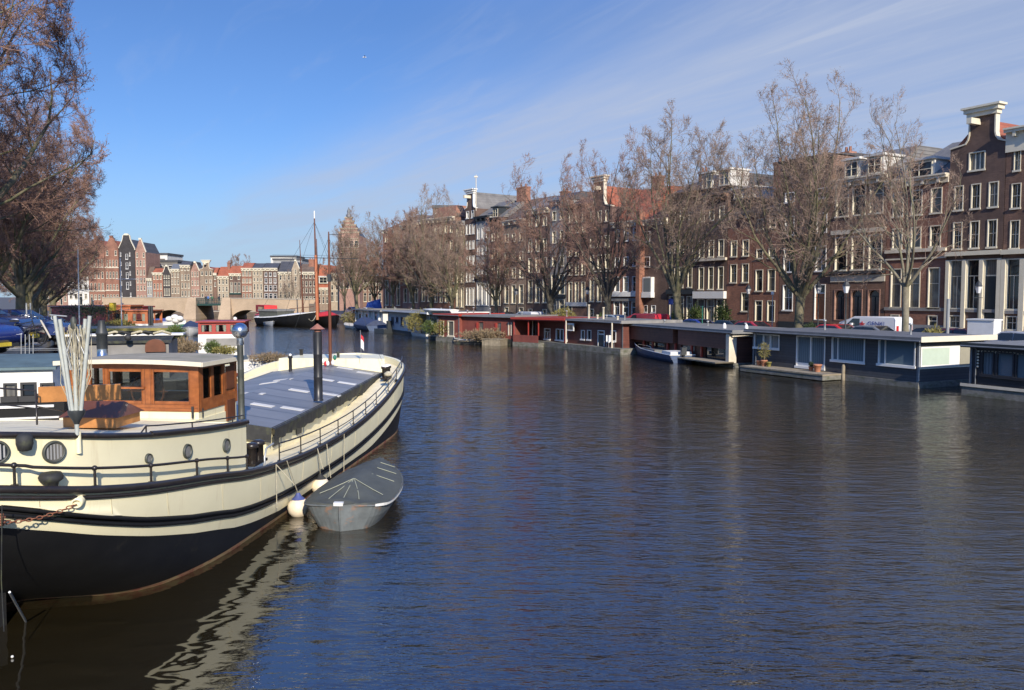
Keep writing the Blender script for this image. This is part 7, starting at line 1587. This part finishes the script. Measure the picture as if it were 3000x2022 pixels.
q = MB(); pts = [(du-w, z0), (du+w, z0)]+[(du+w*cos(k), z1-w*.8+w*.8*sin(k)) for k in np.linspace(0, pi, 11)]; q.prism(pts, -.2, -.01, 'y'); dd_ = q.obj('arched_door', 'varnish_dark', t)
q = MB(); q.prism([(du+(x-du)*.75, z0+(z-z0)*.88) for x, z in pts], -.215, -.202, 'y'); q.obj('door_panel', 'varnish_dark', dd_)
r_ = random.Random(7)
for k, (px, py) in enumerate(((330, 990), (350, 992), (405, 991), (420, 990), (470, 991))):
    u = hit(px, a[:2], b[:2])[2]*l; q = MB(); q.tube([(u-.3, .5, ztc+.27), (u, .3, ztc+.36), (u+.25, .6, ztc+.25)], .05, 5); q.obj('coiled_hose', 'rubber' if k % 2 else 'rope', t)
v = A(375, 990, 28.2); o_ = MB(); o_.ball((v.x, v.y, v.z+.01), .115, 12); tag(o_.obj('round_buoy', 'rubber'), 'round black buoy on the roof of the grey cabined barge', 'buoy')
# flat green roofed houseboat behind it
a, b, l, rz = lframe(150, 506, 1028, 40.0, 1.5); t = thing('houseboat', 'low houseboat with a mossy yellow green roof edge and posts behind the grey barge', 'houseboat', (a.x, a.y, 0), rz, LBG)
zr_, zl_ = zf(964, 40.5), zf(1028, 40.5)
q = MB(); q.box(-2, l+.3, -.6, 4.5, -.5, zl_-.1); q.obj('float', 'tarp_black', t); q = MB(); q.box(-1.5, l-1.2, .4, 4, zl_-.1, zr_-.28); q.obj('wall', 'houseboat_brown', t)
q = MB(); q.box(-1.8, l, -.1, 4.2, zr_-.06, zr_); q.obj('roof', 'roof_felt', t)
q = MB(); q.box(-1.8, l, -.16, -.102, zr_-.12, zr_+.02); q.box(-1.8, l, -.16, -.102, zr_-.34, zr_-.26)
q.obj('roof_rail', 'leaf_yellow', t)
for u in (l-.08, l*.72, l*.45, l*.2): q = MB(); q.box(u-.05, u+.05, -.1, .0, zl_-.1, zr_-.06); q.obj('post', 'wood_grey', t)
q = MB(); q.add([(l-2.3, -.1, zr_-.3), (l-2.2, -.1, zr_-.2), (l-.1, -.1, zl_+.45), (l-.1, -.1, zl_+.3), (l-2.3, -.05, zr_-.3), (l-2.2, -.05, zr_-.2), (l-.1, -.05, zl_+.45), (l-.1, -.05, zl_+.3)], [(0, 1, 2, 3), (7, 6, 5, 4), (0, 4, 5, 1), (1, 5, 6, 2), (2, 6, 7, 3), (3, 7, 4, 0)]); q.obj('brace', 'wood_grey', t)
for (px, py, Y, r, h, m, n, lab) in ((514, 978, 39, .42, .85, 'leaf', 1100, 'bright green bush at the corner of the mossy roofed houseboat'), (533, 1018, 36, .55, .85, 'leaf_dry', 1500, 'straw coloured bush below the bright green one'), (347, 955, 56, 1.0, .75, 'leaf_yellow', 1100, 'overgrown yellow green planting below the orange wheelhouses'), (300, 962, 52, 1.6, .5, 'leaf_dry', 700, 'dry low planting left of the overgrown part'), (270, 912, 70, 2.4, 1.3, 'leaf_dark', 800, 'dark bushes in front of the dark red houseboat')):
    v = A(px, py, Y); shrub((v.x, v.y, v.z-h*.5), r, h, m, lab, n, leaf=.055 if Y < 45 else .10)
# red wheelhouse barge with the red banded hull whose prow points right
pr_ = G(846, 1062, 1.62); rzp = pi-.16
t = boat('white barge with a dark red lower band whose prow points to the right', (pr_.x, pr_.y, 0), rzp, 13.0, 3.6, 1.55, 'hull_black', name='barge', cat='barge', cover='deck_cream', ch=.12, sheer=.12, tr=.9, group=LBG)
R_ = hull_mesh(13.0, 3.6, 1.55, tr=.9, sheer=.12)
for nm, m_, z0, z1, o0, o1 in (('white_band', 'boat_white', .06, -.42, 1.015, 1.012), ('red_band', 'maroon', -.42, -.78, 1.012, .99)):
    q = MB()
    for s in (1, -1): q.grid([[(x-.03, s*b_*o0, z_+z0) for x, b_, z_ in R_], [(x-.02, s*b_*o1, z_+z1) for x, b_, z_ in R_]], 0, True)
    q.obj(nm, m_, t)
q = MB(); q.tube([(x, 1.0*b_*1.02, z_+.08) for x, b_, z_ in R_], .03, 5); q.obj('top_rail', 'paint_cream', t)
a, b, l, rz = lframe(584, 711, 1000, 38.0, .4)
PRW = t
def cabin(label, px0, px1, pyt, pym, Y, depth, woodm, lowm, nwin, zlow, skew=.0, curtains=True, name='wheelhouse_boat', grp=LBG):
    a, b, l, rz = lframe(px0, px1, pym, Y, skew); t = thing(name, label, 'boat', (a.x, a.y, 0), rz, grp); pm = (px0+px1)/2; zt, zm = A(pm, pyt, Y)[2], A(pm, pym, Y)[2]
    hs = []; hh = zt-zm
    for i in range(nwin): c = l*(i+.5)/nwin; hs.append((c-l/nwin*.36, c+l/nwin*.36, zm+hh*.22, zt-hh*.2))
    q = MB(); wall_grid(q, 0, l, zm, zt, hs); wall_grid(q, .0, l, zm, zt, hs, 0, depth)
    for x in (0.0, l):
        q.poly([(x, 0, zm), (x, depth, zm), (x, depth, zm+hh*.22), (x, 0, zm+hh*.22)]); q.poly([(x, 0, zt-hh*.2), (x, depth, zt-hh*.2), (x, depth, zt), (x, 0, zt)])
        for y in (0, depth/2, depth): q.box(x-.04, x+.04, y-.04, y+.04, zm, zt)
    q.obj('cabin_frame', woodm, t)
    for h in hs:
        q = MB(); q.box(h[0], h[1], .015, .03, h[2], h[3]); pn = q.obj('pane', 'clear_glass', t)
        if curtains:
            for s in (0, 1): q = MB(); w = (h[1]-h[0])*.22; x0 = h[0]+.02 if s == 0 else h[1]-w-.02; q.box(x0, x0+w, .05, .08, h[2], h[3]); q.obj('curtain', 'paint_white', pn)
    q = MB(); q.box(-.14, l+.14, -.14, depth+.14, zt, zt+hh*.09); q.obj('roof', woodm, t); q = MB(); q.box(-.05, l+.05, -.04, depth+.05, zlow, zm-.002); q.obj('superstructure', lowm, t); return t, l, (lambda py: A(pm, py, Y)[2])
t, l, z = cabin('bright red wheelhouse with three curtained windows on a white base behind the thin chimney', 584, 711, 945, 980, 38.0, 2.4, 'red_trim', 'boat_white', 3, 1.3, skew=.4)
q = MB(); q.box(l*.16, l*.9, -.07, -.042, z(1014), z(992)); q.obj('grey_panel', 'stone_grey', t); q = MB(); q.ball((l*.8, .5, z(943)+.12), .09, 10); q.obj('roof_lamp', 'paint_white', t)
for (px, py, Y, r, h, m, n, lab) in ((625, 1022, 35.2, .34, .62, 'leaf', 900, 'spiky green plant before the red wheelhouse'), (662, 1028, 35, .5, .38, 'leaf_yellow', 700, 'yellow green plants right of the spiky one'), (790, 1050, 35, .85, .45, 'leaf_dry', 900, 'reddish dry bush near the prow of the red banded barge'), (560, 1020, 35, .5, .5, 'leaf_dry', 600, 'dry plants left of the red wheelhouse')):
    v = A(px, py, Y); shrub((v.x, v.y, v.z-h*.45), r, h, m, lab, n, leaf=.05)
cabin('varnished orange wheelhouse with two windows on the left moorings', 332, 432, 912, 949, 72.0, 3.0, 'mast_orange', 'boat_white', 2, .6)
cabin('smaller orange wheelhouse frame behind the varnished one', 313, 382, 898, 949, 78.0, 2.5, 'mast_orange', 'boat_white', 3, .6)
boat('low white boat with ropes below the orange wheelhouses', (A(440, 960, 66).x, 66, 0), pi-.1, 4.5, 2.2, 1.7, 'boat_white', cover='boat_white', ch=.3)
pa = A(150, 930, 96); pb = A(318, 930, 88)
hboat('dark red flat houseboat on the left bank before the bridge', (pa.x, pa.y), (pb.x, pb.y), 5.0, A(260, 901, 90)[2], 'maroon', 'maroon', .4, over=.2, group=LBG, frame='maroon', base_out=.3)
for (px, Y, lab) in ((439, 58, 'dark mooring pole, left one of the pair before the bridge'), (446, 58, 'dark mooring pole, right one of the pair before the bridge')):
    v = A(px, 960, Y); q = MB(); q.lathe([(.09, -.5), (.09, A(px, 897, Y)[2])], (v.x, v.y, 0), 8); tag(q.obj('mooring_pole', 'iron_dark'), lab, 'pole', 'dark mooring poles before the bridge')
v = G(547, 986, 0); boat('sloop wholly covered with a blue tarpaulin, moored beyond the mossy roof', (v.x+.2, v.y, 0), pi/2+.25, 6.0, 2.2, .8, 'boat_white', cover='blue_cover', ch=.9, tr=.8)
v = A(545, 950, 108); t = boat('open white sloop with a purple cover before the left bridge arch', (v.x, v.y, 0), pi-.2, 6.0, 2.4, 1.1, 'boat_white', cover='fender_blue', ch=.5)
q = MB()
for dx_, dz in ((-.9, 0), (0, .25), (.8, .05), (.2, -.2)): q.ball((v.x-1.3+dx_*.8, v.y-.4, 1.5+dz), .5, 10, 0, .75)
tag(q.obj('white_bundle', 'boat_white'), 'white bundled sheet on the purple covered sloop', 'bundle')
boat('green grey open boat between the purple covered sloop and the blue tarpaulin', (A(560, 960, 98).x, 98, 0), pi-.1, 6.5, 2.2, 1.0, 'bin_green', inm='stone_cream')
# dark red hulled boat with small white tender near the bicycles
boat('dark hull with a red rail and a clutter of deck gear near the left quay', (A(205, 990, 27).x, 27, 0), pi-.15, 6.0, 2.6, 1.75, 'tarp_black', cover='tarp_black', ch=.1, rim='red_trim', sheer=.1)
boat('small white tender lying on the dark hull near the left quay', (A(172, 992, 24).x, 24, 1.65), pi-.1, 1.1, .7, .28, 'boat_white', cover='boat_white', ch=.05, sheer=.1)
for (px, pt, pb_, Y, m, lab) in ((231, 730, 935, 40, 'paint_white', 'thin white flagpole with crossbar above the dark red houseboat'), (355, 755, 900, 48, 'paint_white', 'white mast with a small crossbar before the red gables')):
    a = A(px, pb_, Y); q = MB(); zt = A(px-3, pt, Y)[2]; q.tube([(a.x, a.y, 1.5), (A(px-3, pt, Y).x, a.y, zt)], [.035, .022], 6); zc = A(px, (850 if px < 300 else 818), Y)[2]; q.tube([(a.x-.25, a.y, zc), (a.x+(1.3 if px > 300 else .6), a.y, zc)], .018, 5); tag(q.obj('mast', m), lab, 'mast')
# frames and stanchions on the left
t = thing('railing_frame', 'row of four thin white stanchions with wires on the moored boats at left', 'railing', (0, 0, 0)); q = MB()
for px in (62, 74, 86, 97): a = A(px, 1043, 22); b = A(px, 980, 22); q.tube([a, b], .012, 5)
q.tube([A(20, 1022, 22), A(190, 1021, 22)], .008, 4); q.tube([A(20, 1026, 22), A(190, 1026, 22)], .008, 4); q.obj('stanchion_row', 'galv', t)
q = MB(); q.tube([A(34, 1045, 22), A(190, 1048, 22)], .04, 5); q.obj('beam', 'wood_grey', t)
t = thing('davit_frame', 'white metal rack behind the folded washing line', 'rack', (0, 0, 0)); q = MB(); q.tube([A(146, 923, 24), A(196, 927, 24)], .025, 5); q.tube([A(151, 925, 24), A(151, 936, 24), A(176, 938, 24)], .015, 5); q.tube([A(163, 952, 24), A(163, 970, 24), A(157, 975, 24)], .015, 5); q.obj('tube_frame', 'galv', t)
q = MB(); q.tube([A(120, 940, 26), A(147, 988, 25)], .03, 6); tag(q.obj('spar', 'stone_cream'), 'pale slanting spar among the bicycles on the left quay', 'spar')
for px, Y in ((77, 30), (89, 30.5)): v = A(px, 890, Y); q = MB(); q.lathe([(.03, 0), (.03, A(px, 888, Y)[2]-lz(Y)+.3)], (v.x, Y, lz(Y)-.3), 6); tag(q.obj('signpost', 'galv'), 'thin grey post '+('left' if px < 80 else 'right')+' of the two beside the large blue car', 'post', 'thin posts beside the blue car')
# yellow skip-like box and flags on banner house
v = A(330, 893, 70); q = MB(); q.box(v.x-.2, v.x+.2, v.y-.2, v.y+.2, v.z-.5, v.z+.12); q.box(v.x-.22, v.x+.22, v.y-.22, v.y+.22, v.z+.122, v.z+.17); tag(q.obj('yellow_crate', 'plate_yellow'), 'small yellow crate before the far red gabled houses', 'crate')
for px, pt, pb_, m in ((1543, 820, 858, 'flag_red'), (1558, 818, 862, 'flag_red'), (1556, 753, 785, 'flag_red'), (1558, 700, 728, 'flag_red')):
    x, y, _ = bank(px, 12.2); zt, zb_ = A(px, pt, y)[2], A(px, pb_, y)[2]; t = thing('banner', {1543: 'lower left red and white banner on the dark house', 1556: 'middle red and white banner on the dark house', 1558: 'red and white banner hanging on the dark house'}[px] if pt != 700 else 'topmost red and white banner on the dark house', 'banner', (x, y, zb_), 0, 'banners on the dark house')
    if px == 1558 and pt == 818: t['label'] = 'lower right red and white banner on the dark house'
    for k, mm in enumerate(('flag_red', 'flag_white', 'flag_red')): q = MB(); q.box(-.30+.2*k, -.102+.2*k, -.02, .0, 0, zt-zb_); q.obj('stripe', mm, t)
v = A(1392, 568, 114); q = MB(); q.tube([(v.x, v.y+3, v.z-2), (v.x, v.y+3, A(1392, 512, 117)[2])], .06, 5); q.box(v.x-.25, v.x+.25, v.y+2.9, v.y+3.1, A(1392, 520, 117)[2], A(1392, 516, 117)[2]); tag(q.obj('flagpole', 'stone_cream'), 'bare flagpole rising above the white neck gable', 'flagpole')
# seagull high in the sky
v = A(1068, 168, 60); t = thing('gull', 'small white gull gliding high in the blue sky', 'bird', v, .3); t.scale = (.55,)*3; q = MB(); q.tube([(-.28, 0, 0), (-.1, 0, 0), (.12, 0, .02), (.26, 0, .03)], [.01, .06, .055, .02], 8)
for s in (1, -1): q.add([(-.02, 0, .02), (.10, 0, .02), (.03, s*.38, .14), (-.08, s*.36, .13), (-.14, s*.75, .02), (-.02, 0, .035), (.10, 0, .035), (.03, s*.38, .155)], [(0, 1, 2, 3), (3, 2, 4), (5, 7, 6)])
q.obj('body', 'paint_white', t)
